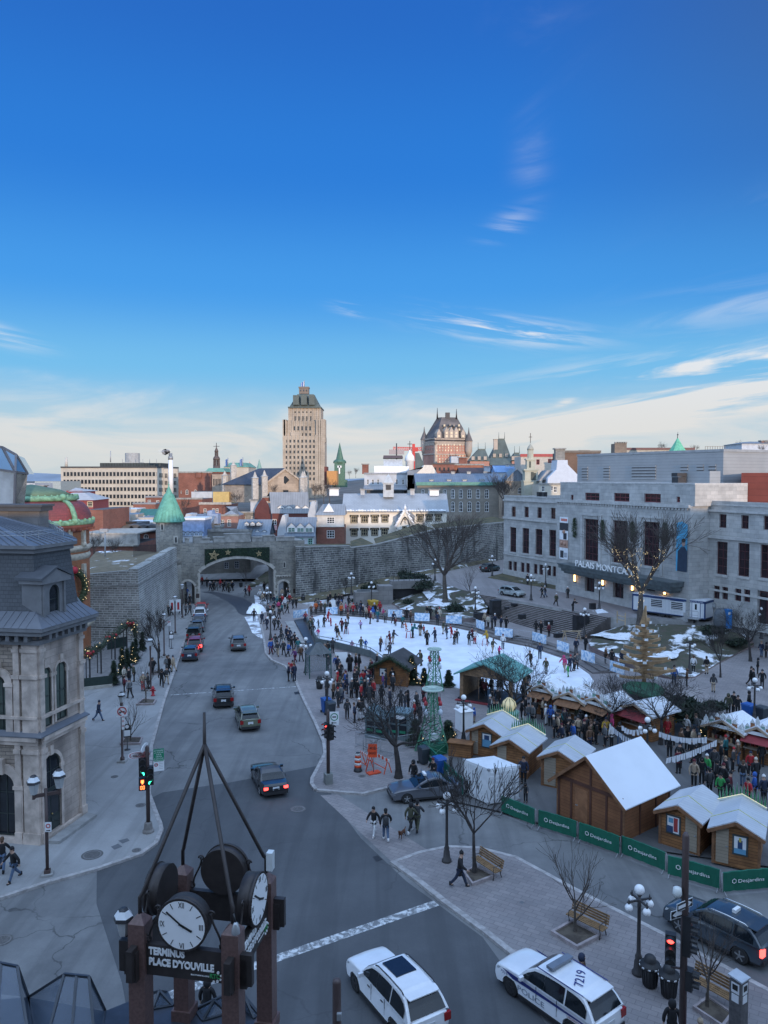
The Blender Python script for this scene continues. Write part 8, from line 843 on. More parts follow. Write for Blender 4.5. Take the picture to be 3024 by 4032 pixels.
def f7(f,t0,t1,ce,zf,fj,au):
 r=ae('tree_cutout_sign',au,'decoration',f.pt((t0+t1)/2,zf(.5),ce));mb=MB();jm=MB()
 for i in ab(fj):s=(i+.5)/fj;t=t0+(t1-t0)*s;z=zf(s);w=(t1-t0)/fj*.62;h=.52+.1*(i*7%3);sh=[(-.5,0),(.5,0),(.3,.35),(.42,.35),(0,1),(-.42,.35),(-.3,.35)];jm.ext([f.pt(t+a*w*1.2,z+b*h*1.08,ce-.01)for a,b in sh],f.nv.to_3d()*-.03);mb.ext([f.pt(t+a*w,z+.03+b*h,ce+.012)for a,b in sh],f.nv.to_3d()*-.03)
 f.bx(jm,t0,t1,zf(0)-.06,zf(0)+.08,ce-.05,ce-.02)if abs(zf(0)-zf(1))<.01 else None
 if abs(zf(0)-zf(.5))>.01:
  for a,b in((0,.5),(.5,1)):jm.aC(f.pt(t0+(t1-t0)*a,zf(a),ce),f.pt(t0+(t1-t0)*b,zf(b),ce),.04,.14)
 jm.U('white_board',h8,r);mb.U('green_trees',ig,r)[cg]=cK;mb=MB()
 for a,b in((0,.5),(.5,1)):mb.aC(f.pt(t0+(t1-t0)*a,zf(a)+.07,ce+.05),f.pt(t0+(t1-t0)*b,zf(b)+.07,ce+.05),.025)
 mb.U('light_strip',hl,r)
def hO(FL,FR,aM,ze,zp,au,gt=None,cL=None,jW=None,fG=None,th=.1,ov=.28,il=None,z0=.125):
 f=bZ(FL,FR);r=ae('market_hut',au,'market hut',f.pt(f.L/2,z0,-aM/2));mb=bQ(MB(),f,0,f.L,aM,z0,ze,(),0,dG=False);c5(MB(),f,0,f.L,aM,ze,zp,ov,th,0,'y',1)
 for n in(0,-aM):mb.add([f.pt(0,ze,n),f.pt(f.L,ze,n),f.pt(f.L/2,zp,n)],[(0,1,2)])
 mb.U(aZ,il or eh,r);rf=c5(MB(),f,0,f.L,aM,ze,zp,ov,th,0,'y',1);rf.f=rf.f[:-2];rf.m=rf.m[:-2];rf.sm=rf.sm[:-2];rf.U(bK,fG or j0,r);mb=MB();k=(zp-ze)/(f.L/2)
 for a,b in((-ov,f.L/2),(f.L+ov,f.L/2)):mb.aC(f.pt(a,zp-abs(a-f.L/2)*k-.06,ov+.02),f.pt(b,zp-.06,ov+.02),.05,.18)
 for t in(0,f.L):f.bx(mb,t-.07,t+.07,z0,ze,-.05,.035)
 mb.U('trim',gH,r)
 if gt:d=f.bx(MB(),gt[0]*f.L,gt[1]*f.L,z0+.12,z0+2,0,.03).U(dw,iG,r);MB().ak(f.pt((gt[1]-.04)*f.L,z0+1.05,.05),(.1,.05,.05),atan2(f.u.y,f.u.x)).U('handle',aK,d)
 if cL:
  mb=MB();a,b,c,d_=cL[0]*f.L,cL[1]*f.L,z0+cL[2],z0+cL[3];f.bx(mb,a-.09,b+.09,c-.09,d_+.09,0,.04);o=mb.U('window_shutter',M('shutter_dark',(.045,.055,.055),.6),r);mb=f.bx(MB(),a,b,c,d_,.04,.05);h=d_-c;w=b-a
  for x0,x1,y0,y1,mi in cL[4]:f.bx(mb,a+x0*w,a+x1*w,c+y0*h,c+y1*h,.05,.054+.001*mi,mi)
  mb.U('poster',[SW,M('poster_navy',(.03,.06,.14),.5),M('poster_red',(.38,.05,.05),.5),M('poster_sky',(.12,.3,.45),.5),M('poster_yellow',(.5,.42,.1),.5)],o)
 mb=MB();s=.35
 for a,b in((0,.5),(.5,1)):t0,t1=-ov+(f.L+2*ov)*a,-ov+(f.L+2*ov)*b;zz=lambda t:zp-abs(t-f.L/2)*k+th+.012;mb.aC(f.pt(t0,zz(t0),-aM*.4),f.pt(t1,zz(t1),-aM*.4),.05,.02)
 mb.U(g7,M('strap_yellow',(.5,.5,.2),.6),r)
 if jW:f7(f,-.15,f.L+.15,-aM-ov+.05,lambda s_:zp+th+.04-abs(s_-.5)*f.L*k,jW[0],jW[1])
 return(r,f)
gh=lambda k,x,y,z=.125:G(k,x,y,z);kN=gh('N',650,1345);hv=Vx((.85,-.53,0));hO(gh('N',125,1112),gh('N',125,1112)+hv*2.35,3,2.05,2.62,'farthest wooden hut of the front row with a blue poster',(.04,.26),(.42,.7,.8,1.75,[(0,1,0,.55,3),(.2,.8,.45,.9,1)]),(15,'row of lit green tree cut-outs on the farthest front hut'));hO(kN-hv*2.35,kN,3,2.1,2.68,'wooden hut between the container and the grey-door hut',(.08,.36),None,(16,'row of lit green tree cut-outs on the hut beside the container'));hO(gh('N',792,1402),gh('N',792,1402)+hv*2.35,3,2.15,2.72,'wooden hut with pale grey door left of the large barn',(.06,.4));b4=gh('P',1030,472);hO(b4,gh('P',1256,546),3.2,2.1,2.65,'wooden hut with red and blue poster right of the barn',(.66,.95),(.2,.5,.85,1.75,[(0,.5,0,.4,1),(.55,.9,.1,.95,2),(.1,.5,.6,.9,3)]));hO(gh('P',1338,584),gh('P',1606,645),3.2,2.1,2.65,'nearest wooden hut at the right edge with a winter poster',(.06,.34),(.46,.72,.8,1.7,[(0,1,0,.3,3),(.3,.7,.2,.8,1),(.4,.6,.7,.95,4)]),(14,'row of lit green tree cut-outs on the nearest hut'));BW=BR('barn_boards',(.27,.115,.05),(.23,.095,.042),(.1,.04,.02),40,.2,.008,aw=.2,ss=1.2);jq,bf=hO(gh('P',437,303),gh('P',816,468),4.7,2.55,4.45,'large brown barn with smooth white pitched roof',None,None,None,M('white_membrane',(.66,.69,.74),.5,aj=.03,vs=.5),.06,.42,BW)
for o in list(jq.children):
 if o.name.startswith(g7):bpy.data.objects.remove(o)
kX=M('dark_brown_frame',(.1,.04,.025),.7,aj=.2);mb=MB()
for t in(.02,.22,.52,.76,.98):T_=t*bf.L;ji=4.4-abs(T_-bf.L/2)*(1.9/(bf.L/2))if t in(.52,)else 2.55;bf.bx(mb,T_-.07,T_+.07,.125,ji,0,.04)
bf.bx(mb,0,bf.L,2.45,2.65,0,.045);mb.U('frame',kX,jq);d=bf.bx(MB(),.28*bf.L,.48*bf.L,.3,2.25,0,.03).U(dw,M('barn_door',(.29,.13,.06),.75,aj=.2,vs=3),jq);MB().ak(bf.pt(.31*bf.L,1.2,.05),(.14,.06,.05),atan2(bf.u.y,bf.u.x)).U('handle',aK,d);sf=bZ((bf.pt(bf.L,0).x,bf.pt(bf.L,0).y),(bf.pt(bf.L,0,-4.7).x,bf.pt(bf.L,0,-4.7).y));mb=MB()
for t in(.05,1.6,3.2,4.6):sf.bx(mb,t-.06,t+.06,.125,2.5,0,.04)
mb.U('side_frame',kX,jq);c0,c1,c2=gh('N',65,1490),gh('N',292,1592),gh('N',575,1552);CW=BR('container_white',(.62,.64,.66),(.58,.6,.62),(.4,.42,.44),60,.2,.05,r=.5,aw=.15,a5=.6);t=ae('shipping_container','small white corrugated shipping container with doors facing the street','container',(c0+c1+c2)/3);fA,fB=bZ(c0,c1),bZ(c1,c2);zt=2.45;lP=c0+(c2-c1);MB().bL([(p.x,p.y)for p in(c0,c1,c2,lP)],.22,zt).U('box',M(fQ,(.66,.68,.7),.5,aj=.08),t);mb=MB();k=int(fA.L/.2)
for i in ab(k):fA.bx(mb,.1+i*(fA.L-.2)/k,.1+(i+.55)*(fA.L-.2)/k,.4,zt-.12,0,.03)
mb.U('corrugation',aP[fQ],t)
for i in ab(2):
 mb=MB();a,b=.06+i*(fB.L-.08)/2,(i+1)*(fB.L-.04)/2;fB.bx(mb,a,b,.3,zt-.08,0,.025)
 for j in ab(7):fB.bx(mb,a+.06,b-.06,.42+j*.28,.56+j*.28,.025,.05)
 d=mb.U(dw,aP[fQ],t);mb=MB()
 for q in(.3,.72):p=a+(b-a)*q;mb.aq([fB.pt(p,.3,.08),fB.pt(p,zt-.1,.08)],.02,6)
 mb.U('lock_rod',aK,d)
mb=MB()
for p in(c0,c1,c2):
 for z in(.22,zt-.1):mb.ak(p+UP*(z+.05-p.z),(.16,.16,.13),.5)
mb.U('corner_casting',aK,t);le=M('banner_green',(.006,.115,.07),.55,aj=.12,vs=1.5)
def bF(a,b,lab,j4=True):
 f=bZ(a,b);r=ae('barrier_banner',lab,eE,f.pt(f.L/2,a.z),0,'green printed barriers along the lane');z0=a.z;mb=MB();n=14
 def P(i,z,o):s=i/n;w=.02*sin(s*21)+.015*sin(s*47+z*5);return f.pt(f.L*(.015+.97*s),z0+z+(.02*sin(pi*s)if z>.5 else 0),w+o)
 for i in ab(n):
  for z,z2 in((.16,.45),(.45,.8),(.8,1.12)):mb.add([P(i,z,.03),P(i+1,z,.03),P(i+1,z2,.03),P(i,z2,.03)],[(0,1,2,3)],0,True)
 for i in ab(n):mb.add([P(i,1.12,.03),P(i+1,1.12,.03),P(i+1,1.12,-.06),P(i,1.12,-.06)],[(0,1,2,3)],0,True)
 mb.U('banner_cloth',le,r);mb=MB().aq([f.pt(0,z0+.2,-.02),f.pt(0,z0+1.1,-.02),f.pt(f.L,z0+1.1,-.02),f.pt(f.L,z0+.2,-.02)],.02,6)
 for t in(.12,f.L-.12):mb.aq([f.pt(t,z0,.3),f.pt(t,z0+.2,0),f.pt(t,z0,-.3)],.018,5)
 mb.U(gL,aK,r)
 if j4:
  s0=f.L*.22;hx=MB()
  for i in ab(6):A_=lambda r_,k:f.pt(s0+r_*sin(k*pi/3),z0+.68+r_*cos(k*pi/3),.075);hx.add([A_(.13,i),A_(.13,i+1),A_(.095,i+1),A_(.095,i)],[(0,1,2,3)])
  hx.U('hexagon_mark',hY,r);bS('banner_text','Desjardins',hY,r,f.pt(s0+.2,z0+.58,.072),f.u.to_3d(),UP,size=.25,aW=f.L*.5,ext=.004)
for i,(x0,y0,x1,y1,lab)in enumerate([(108,300,308,383,'green printed barrier in front of the white container'),(322,385,550,458,'green printed barrier with yellow crate above its left end'),(558,462,800,552,'green printed barrier below the barn doors'),(806,545,1066,650,'green printed barrier below the right corner of the barn'),(1072,665,1382,755,'green printed barrier behind the near traffic signal'),(1390,772,1690,745,'green printed barrier at the right edge below the nearest hut')]):bF(G('P',x0,y0,0),G('P',x1,y1,0),lab)
bF(G('M',950,985,.12),G('M',1130,1150,.12),'green printed barrier beside the blue wheeled bin');bF(G('M',1135,1160,.12),G('M',1300,1330,.12),'green printed barrier between the taxi and the container');iY=bG('stall_roof_snow',(.66,.68,.72),(.4,.36,.32),.9,.52,.64);k_=M('red_awning',(.22,.03,.035),.8,aj=.12);j9=M('gingerbread_cutout',(.3,.13,.06),.7,aj=.25,vs=6)
def dy(FL,FR,aM,au,kZ=None,lights=True,fh=0,j6=None):
 f=bZ(FL,FR);r=ae('market_stall',au,'market stall',f.pt(f.L/2,.125,-aM/2));z0=.125;ze,zp=2.25,2.85;f.bx(f.bx(f.bx(f.bx(MB(),0,.1,z0,ze,-aM,0),f.L-.1,f.L,z0,ze,-aM,0),0,f.L,z0,ze,-aM,-aM+.1).add([f.pt(0,ze,0),f.pt(f.L,ze,0),f.pt(f.L/2,zp,0)],[(0,1,2)]),0,f.L,ze-.25,ze,-.06,0).U(aZ,eh,r);f.bx(f.bx(MB(),.1,f.L-.1,z0,z0+.95,-.1,.02),0,f.L,z0+.95,z0+1.02,-.5,.22,1).U('counter',[eh,M('counter_top',(.36,.3,.24),.6)],r);rf=c5(MB(),f,0,f.L,aM,ze,zp,.35,.12,0,'y',0);rf.U(bK,iY,r);mb=MB();k=(zp-ze)/(f.L/2)
 for a,b in((-.35,f.L/2),(f.L+.35,f.L/2)):mb.aC(f.pt(a,zp-abs(a-f.L/2)*k-.05,.37),f.pt(b,zp-.05,.37),.04,.16)
 mb.U('bargeboard',M('scalloped_board',(.4,.3,.21),.7),r)
 if kZ:MB().aB([f.pt(.05,ze-.5,.95),f.pt(f.L-.05,ze-.5,.95),f.pt(f.L-.05,ze-.1,0),f.pt(.05,ze-.1,0),f.pt(.05,ze-.47,.95),f.pt(f.L-.05,ze-.47,.95),f.pt(f.L-.05,ze-.06,0),f.pt(.05,ze-.06,0)]).U('awning',k_ if kZ==1 else gH,r)
 rr=RND(int(FL.x*100));mb=MB()
 for i in ab(16):t=.2+(f.L-.4)*rr.random();h=rr.uniform(.12,.4);f.bx(mb,t-.07,t+.07,z0+1.02,z0+1.02+h,-.42,-.3,rr.randint(0,2))
 f.bx(f.bx(mb,.12,f.L-.12,z0+1.3,z0+1.34,-aM+.12,-aM+.4),.12,f.L-.12,z0+1,z0+1.03,-.45,-.25);lv=mb.U('goods',[M('goods_tan',(.38,.26,.15),.7,aj=.4,vs=9),M('goods_red',(.32,.06,.05),.7,aj=.3),M('goods_white',(.6,.58,.54),.7)],r);lv[cg]=cK
 if lights:
  mb=MB();n=9
  for i in ab(n):mb.aq([f.pt(.2+(f.L-.4)*i/(n-1),ze-.3,-.3),f.pt(.2+(f.L-.4)*(i+.5)/(n-1),ze-.34,-.3)],.03,5)
  mb.U('lamp_strip',hl,r)
 if fh:
  rd=ae('roof_cutouts',j6,'decoration',f.pt(f.L/2,zp,.1));mb=f.bx(MB(),-.3,f.L+.3,ze-.02,ze+.22,.28,.33,1)
  for i in ab(fh):t=-.2+(f.L+.4)*(i+.5)/fh;z=zp-abs(t-f.L/2)*k+.08;w=(f.L+.4)/fh*.85;h=rr.uniform(.4,.7);m_=(i+fh)%3;mb.ext([f.pt(t-w/2,z-.2,.25),f.pt(t+w/2,z-.2,.25),f.pt(t+w/2,z+h*.55,.25),f.pt(t,z+h,.25),f.pt(t-w/2,z+h*.55,.25)],f.nv.to_3d()*-.05,m_).ext([f.pt(t-w*.55,z+h*.5,.27),f.pt(t+w*.55,z+h*.5,.27),f.pt(t,z+h*1.08,.27)],f.nv.to_3d()*-.03,1)
  mb.U('cutout_board',[j9,M('icing_white',(.66,.68,.68),.7),M('frosted_green',(.22,.36,.3),.7)],rd)
 return r
E=lambda k,x,y:Vx((*G(k,x,y,2.25).xy,.125));dy(E('N',695,500),E('N',905,545),2.4,'small stall with pale green roof edge nearest the rink shelter',2,True,6,'gingerbread cut-outs on the stall nearest the rink shelter');dy(E('N',940,572),E('N',1178,622),2.4,'stall with scalloped boards second from the rink shelter',2,True,8,'gingerbread cut-outs on the scalloped stall second from the shelter');dy(E('N',1190,610),E('N',1440,690),2.6,'snowy-roofed stall with wide wooden counter behind the crowd',2,False,8,'red brown cut-outs on the snowy stall with wide counter');dy(E('O',335,412),E('O',615,498),2.8,'stall with dull red awning in front of the wooden spiral tree',1,False);dy(E('RR',600,880),E('RR',1205,1030),2.6,'lit stall with glowing lamps beside the dark conifer',0,True,7,'frosted green cut-outs on the lit stall');dy(E('RR',1240,1010),E('RR',1760,1130),2.6,'red-trimmed stall with bright counter at the right edge',1,True,7,'brown house cut-outs on the red-trimmed stall');mb=MB();a=G('O',330,300,.8);cj(mb.ext([G('O',x,y,.8)for x,y in[(340,250),(420,215),(640,230),(730,290),(700,380),(560,340),(400,300)]],(0,0,.3)).U('green_canopy',M('green_tarp',(.01,.07,.035),.6,aj=.15)),'bright green tarpaulin canopy behind the red-awning stall','canopy');f0,f1=G('M',575,400,.12),G('M',835,425,.12);r_,f_=hO(f0,f1,3.4,2.1,3,'log kiosk with dark garlanded roof at the rink edge',None,(.16,.34,.9,1.6,[]),None,M('dark_shingle_roof',(.05,.048,.05),.8,aj=.2),.12,.5,eh,.12)
for o in list(r_.children):
 if o.name.startswith('ratchet'):bpy.data.objects.remove(o)
gm=MB();rr=RND(9)
for i in ab(700):s=rr.random();t=-.5+(f_.L+1)*s;z=3.05-abs(t-f_.L/2)*(.9/(f_.L/2));p=f_.pt(t,z-.05+rr.gauss(0,.14),.55+rr.gauss(0,.14));d=GV(rr)*.16;e=GV(rr)*.06;gm.add([p-d,p+e,p+d],[(0,1,2)])
for a,b in((-.5,.5),(1.5,.5)):A_=f_.pt(f_.L*.5,3,.55);B_=f_.pt(-.5 if a<0 else f_.L+.5,3-.9*(f_.L/2+.5)/(f_.L/2),.55);gm.aq([A_,B_],.12,6)
cj(gm.U('fir_garland',M('garland_green',(.03,.05,.025),.9,aj=.3,vs=5)),'thick fir garland along the dark kiosk roof edge',e4);be('M',664,160,200,f0.y+2,.55,aK,r_);a,b=G('N',45,600,.12),G('N',500,672,.12);f=bZ(a,b);r=ae('rink_shelter','open timber shelter with teal gabled roof beside the ice','shelter',f.pt(f.L/2,.12,-2));dp=3.6;jn=M('shelter_timber',(.24,.15,.085),.8,aj=.25,vs=3)
for t in(0,f.L):
 for n in(0,-dp):f.bx(MB(),t-.16,t+.16,.12,2.7,n-.16,n+.16).U(bJ,jn,r)
f.bx(f.bx(MB(),-.3,f.L+.3,.12,.35,-dp-.2,.3,1),-.4,f.L+.4,.12,.22,.3,.7,2).U('floor',[jn,aG,k_],r);f.bx(f.bx(f.bx(MB(),-.2,f.L+.2,2.45,2.75,-.1,.1),-.2,f.L+.2,2.45,2.75,-dp-.1,-dp+.1).add([f.pt(-.2,2.75,.1),f.pt(f.L+.2,2.75,.1),f.pt(f.L/2,3.75,.1)],[(0,1,2)]),0,.12,.12,2.6,-dp,-.2).U('beam',jn,r);rf=c5(MB(),f,0,f.L,dp,2.72,3.75,.6,.14,0,'y',0);rf.U(bK,M('teal_roof_sheet',(.12,.3,.27),.55,aj=.15,vs=.8),r)
for t in(.35,.65):MB().aq([f.pt(f.L*t,.35,0),f.pt(f.L*t,2.5,0)],.03,6).U('rope_post',jn,r)
c=G('J',600,975,.12);r=ae('bus_shelter','glass bus shelter with dark pyramid roof on green posts','bus shelter',c);k9=M('shelter_green',(.02,.075,.065),.5);d=Vx((.93,.36,0));e=Vx((-.36,.93,0));q=[c+d*a*1.15+e*b*.8 for a,b in((-1,-1),(1,-1),(1,1),(-1,1))]
for p in q:MB().aC(p,p+UP*2.45,.1).U(bJ,k9,r)
mb=MB();Q=[v+(v-c)*.12+UP*2.45 for v in q];mb.aB(Q+[c+(v-c)*.25+UP*3.45 for v in q])
for i in ab(4):
 for k in ab(1,5):a=Q[i].lerp(Q[(i+1)%4],k/5);mb.aC(a,c+(a-c-UP*(a.z-c.z))*.22+UP*3.46,.03)
mb.U('pyramid_roof',M('shelter_roof_grey',(.1,.11,.115),.5,.3,aj=.15),r);mb=MB()
for i in(1,2,3):a,b=q[i],q[(i+1)%4];mb.aB([a+UP*.25,b+UP*.25,b+UP*.25+Vx((.01,.01,0)),a+UP*.25+Vx((.01,.01,0)),a+UP*2.3,b+UP*2.3,b+UP*2.3+Vx((.01,.01,0)),a+UP*2.3+Vx((.01,.01,0))])
m_,n_,b_=cG('clear_glass');ac(b_,dn,(.25,.3,.32,1));ac(b_,cA,.05);ac(b_,'Alpha',.28);mb.U('glass_wall',m_,r);KG=M('kiosk_teal_grey',(.12,.165,.175),.5,aj=.1)
for x0,x1,y0,y1,yt,lab,sl in((492,652,838,862,610,'teal grey information kiosk with slanted top left of the crooked tree',1),(684,843,852,870,632,'teal grey information kiosk with oval sign behind the crooked tree',0)):
 a,b=G('M',x0,y0,.12),G('M',x1,y1,.12);f=bZ(a,b);zt=AT('M',(x0+x1)/2,yt+60*sl,a.y).z;r=ae('information_kiosk',lab,'kiosk',f.pt(f.L/2,.12));mb=f.bx(MB(),0,f.L,.12,zt,-1.5,0)
 if sl:mb.ext([f.pt(0,zt,0),f.pt(f.L,zt,0),f.pt(f.L*.1,zt+.75,0)],f.nv.to_3d()*-1.5)
 f.bx(mb,-.06,f.L+.06,zt-.08,zt+.05,-1.55,.06);mb.U('housing',KG,r)
 for i in ab(2):mb=MB();s0=f.L*(.08+.46*i);f.bx(f.bx(f.bx(mb,s0,s0+f.L*.38,.5,zt*.58,0,.02,0),s0,s0+f.L*.38,zt*.65,zt*.85,0,.02,0),s0+.05,s0+f.L*.33,.7,.9,.02,.03,1);mb.U('display_window',[aT,M('display_green',(.02,.22,.12),.5)],r)
 if not sl:MB().ext([f.pt(f.L*.6+.42*cos(k*.393),zt-.3+.16*sin(k*.393),.05)for k in ab(16)],f.nv.to_3d()*-.03).U('oval_sign',SW,r)
def ey(a,b,lab,h=1.1,cb='steel crowd barriers by the kiosks'):
 f=bZ(a,b);z0=a.z;r=ae('crowd_barrier',lab,eE,f.pt(f.L/2,z0),0,cb);MB().aq([f.pt(0,z0+.15),f.pt(0,z0+h),f.pt(f.L,z0+h),f.pt(f.L,z0+.15),f.pt(0,z0+.15)],.022,6).U('tube_frame',aK,r);mb=MB();n=max(4,int(f.L/.13));mb.aC(f.pt(0,z0+.16),f.pt(f.L,z0+.16),.02)
 for i in ab(1,n):mb.aC(f.pt(f.L*i/n,z0+.15),f.pt(f.L*i/n,z0+h),.014)
 mb.U('bars',aK,r);mb=MB()
 for t in(.15,f.L-.15):mb.aq([f.pt(t,z0,.3),f.pt(t,z0+.18,0),f.pt(t,z0,-.3)],.018,5)
 mb.aC(f.pt(.15,z0+.17),f.pt(f.L-.15,z0+.17),.02);mb.U('feet',aK,r)
for x0,y0,x1,y1,lab in((418,905,620,965,'steel barrier farthest left in front of the kiosk'),(478,958,735,1008,'front steel barrier in the stacked pair by the crooked tree'),(500,940,740,985,'rear steel barrier in the stacked pair by the crooked tree'),(745,948,908,922,'steel barrier right of the crooked tree trunk')):ey(G('M',x0,y0,.12),G('M',x1,y1,.12),lab)
jv=M('safety_orange',(.65,.075,.02),.6,aj=.05);iI=M('reflective_white',(.72,.72,.7),.5);b=G('M',434,1112,.12);t=ae('traffic_drum','orange and white striped traffic drum on black base','traffic drum',b);mb=MB();H_=AT('M',434,958,b.y).z-.12;mb.ah(b,[(.3,0),(.3,.1),(.25,.14),(.25,H_*.22)],14,2)
for i in ab(6):mb.ah(b,[(.25-.01*i,H_*(.22+.125*i)),(.24-.01*i,H_*(.22+.125*(i+1)))],14,i%2)
mb.ah(b,[(.2,H_*.96),(.12,H_),(.03,H_)],12,2);mb.U('drum',[jv,iI,aU],t);b=G('M',562,1130,.12);n,u=bj(b);t=ae('works_sign','orange road-closed sign on a stand beside the striped barricades',bi,b);MB().aq([b,b+UP*2.4],.035,6).ak(b+UP*.06,(.95,.5,.08),.5,1).U(bP,[aK,jv],t);c=AT('M',554,946,b.y-.05);mb=MB();aS(mb,c,.62,.95,n,u);mb.U(bM,M('bright_orange_sign',(.85,.1,.03),.5,aj=.04),t);bS(eg,'RUE',SB,t,c+n*.01+UP*.08,u,UP,size=.26,aW=.38,ext=.003,dh=eT);bS(eg,'BARRÉE',SB,t,c+n*.01-UP*.25,u,UP,size=.24,aW=.52,ext=.003,dh=eT)
for x0,y0,x1,y1,lab in((455,1060,535,1115,'short orange striped barricade beside the traffic drum'),(512,1045,690,1140,'long orange striped barricade below the orange sign')):
 a,b=G('M',x0,y0,.12),G('M',x1,y1,.12);f=bZ(a,b);r=ae('striped_barricade',lab,'barricade',f.pt(f.L/2,.12));mb=MB();n=12
 for i in ab(n):mb.aB([f.pt(f.L*i/n,.95,0),f.pt(f.L*(i+1)/n,.95,0),f.pt(f.L*(i+1)/n,.95,-.03),f.pt(f.L*i/n,.95,-.03),f.pt(f.L*i/n,1.15,0),f.pt(f.L*(i+1)/n,1.15,0),f.pt(f.L*(i+1)/n,1.15,-.03),f.pt(f.L*i/n,1.15,-.03)],i%2)
 mb.U('striped_board',[jv,iI],r);mb=MB()
 for tt in(.08,.92):mb.aC(f.pt(f.L*tt,.12,.3),f.pt(f.L*tt,1.1,-.02),.05).aC(f.pt(f.L*tt,.12,-.35),f.pt(f.L*tt,1.1,-.02),.05)
 mb.aC(f.pt(f.L*.08,.5,.17),f.pt(f.L*.92,.5,.17),.04);mb.U('trestle',jv,r)
def bE(p,kM,lab,h=1.15,w=.62):
 r=ae('wheeled_bin',lab,'bin',p);a=.5;b=Vx(p);mb=MB();c,s=cos(a),sin(a);R_=lambda x,y,z:b+Vx((c*x-s*y,s*x+c*y,z));mb.aB([R_(x*w*.4,y*w*.42,.08)for x,y in((-1,-1),(1,-1),(1,1),(-1,1))]+[R_(x*w*.5,y*w*.55,h)for x,y in((-1,-1),(1,-1),(1,1),(-1,1))]);mb.U('bin_body',kM,r);MB().aB([R_(x*w*.54,y*w*.6,h)for x,y in((-1,-1),(1,-1),(1,1),(-1,1))]+[R_(x*w*.48,y*w*.5,h+.12)for x,y in((-1,-1),(1,-1),(1,1),(-1,1))]).U('lid',kM,r)
 for x in(-1,1):MB().aq([R_(x*w*.44,w*.4,.1),R_(x*w*.54,w*.4,.1)],.1,10).U('wheel',er,r)
kc=M('bin_blue',(.015,.09,.32),.5,aj=.08);jD=M('bin_dark',(.035,.045,.055),.5,aj=.1);bE(G('M',968,1052,.12),jD,'dark wheeled bin with clear bag in front of the green mast');bE(G('M',1098,1148,.12),kc,'bright blue wheeled bin beside the green barrier',1.2,.72);bE(G('J',672,1318,.12),kc,'blue recycling bin under the bare branches by the kerb',1.2,.7);bE(G('J',715,1345,.12),jD,'dark bin beside the blue recycling bin by the kerb',1.1,.7);bE(G('O',1480,515,.12),kc,'blue bin behind the stalls at the right edge',1.1,.8);bE(G('O',1600,530,.12),jD,'black bin behind the stalls at the right edge',1,.8);bE(G(ai,-1,-1)if 0 else G(ag,495,1540,.2),M('bin_yellow',(.45,.28,.03),.5),'yellow salt bin in front of the stone stair entrance',.8,1.3);MG=M('mint_green_steel',(.1,.28,.175),.5,aj=.1)
def ic(b,h,w0,w1,rd,lab,dW=False):
 r=ae('lattice_mast',lab,'mast',b,0,'green lattice masts of the market');b=Vx(b);c4=[(-1,-1),(1,-1),(1,1),(-1,1)];n=6;fY=.5;mb=MB()
 def P(i,k):f=k/n;w=w0+(w1-w0)*(1-(1-f)**1.6);a=fY+atan2(c4[i][1],c4[i][0]);return b+Vx((cos(a)*w*.707,sin(a)*w*.707,h*f))
 for i in ab(4):
  j=(i+1)%4
  for k in ab(n):mb.aC(P(i,k),P(i,k+1),.1).aC(P(i,k),P(j,k+1),.035).aC(P(j,k),P(i,k+1),.035).aC(P(i,k+1),P(j,k+1),.04)
 mb.U('lattice',MG,r);mb=MB().ah(b+UP*h,[(.2,0),(rd,.12),(rd,.22),(rd*.92,.24),(rd*.92,.16),(.1,.14)],20)
 for k in ab(8):a=k*.785;mb.aC(b+UP*(h+.2),b+UP*(h+.2)+VC(a)*rd*.95,.04)
 mb.U('disc',M('pale_mint',(.42,.52,.46),.5),r)
 for k in ab(4):a=k*1.571+.8;q=b+UP*h+VC(a)*rd*.95;MB().aC(q,q-UP*1.5,.02).ah(q-UP*.75,[(.03,.2),(.12,.1),(.16,-.15),(.03,-.2)],8,1).ah(q-UP*1.4,[(.03,.25),(.16,.1),(.18,-.2),(.03,-.25)],8,2).U('hanging_ornament',[aG,M('orn_red',(.4,.04,.05),.4),M('orn_white',(.5,.55,.6),.4)],r)
 if dW:MB().ak(b+UP*.45+Vx((.1,-.1,0)),(1.5,1.3,.8),.5).ak(b+UP*1.2,(.7,.5,.4),.5,1).U('base_box',[M('base_green',(.01,.11,.06),.6),SW],r)
b1=G('M',1042,962,.12);ic(b1,AT('M',1045,460,b1.y).z-.12,1.9,.45,.8,'nearer green lattice mast with a round disc top',True);b2=G('M',1058,455,.12);ic(b2,AT('M',1055,130,b2.y).z-.12,1.3,.5,.7,'farther green lattice mast with hanging bells at the rink edge');b=G('N',482,878,.12);t=ae('advertising_column','white round advertising column with lit glass dome and green rim','advertising column',b);mb=MB();zt=AT('N',487,735,b.y).z-.12;mb.ah(b,[(.62,0),(.62,.2),(.55,.25),(.55,zt)],18);mb.U('drum',a6,t);MB().ah(b+UP*zt,[(.6,-.05),(.85,.05),(.85,.2),(.6,.3)],20).U('rim',M('rim_mint',(.22,.42,.36),.4),t);MB().ah(b+UP*(zt+.3),[(.42,0),(.62,.35),(.5,.75),(.2,1),(.02,1.05)],12).U('dome',M('lit_dome',(.55,.5,.32),.3,aj=.2,dc=(.9,.8,.45),es=.25),t);mb=MB()
for k in ab(8):a=k*.785;pr=None;mb.aq([b+UP*(zt+.3+z)+VC(a)*r_*1.02 for r_,z in((.42,0),(.62,.35),(.5,.75),(.2,1))],.025,4)
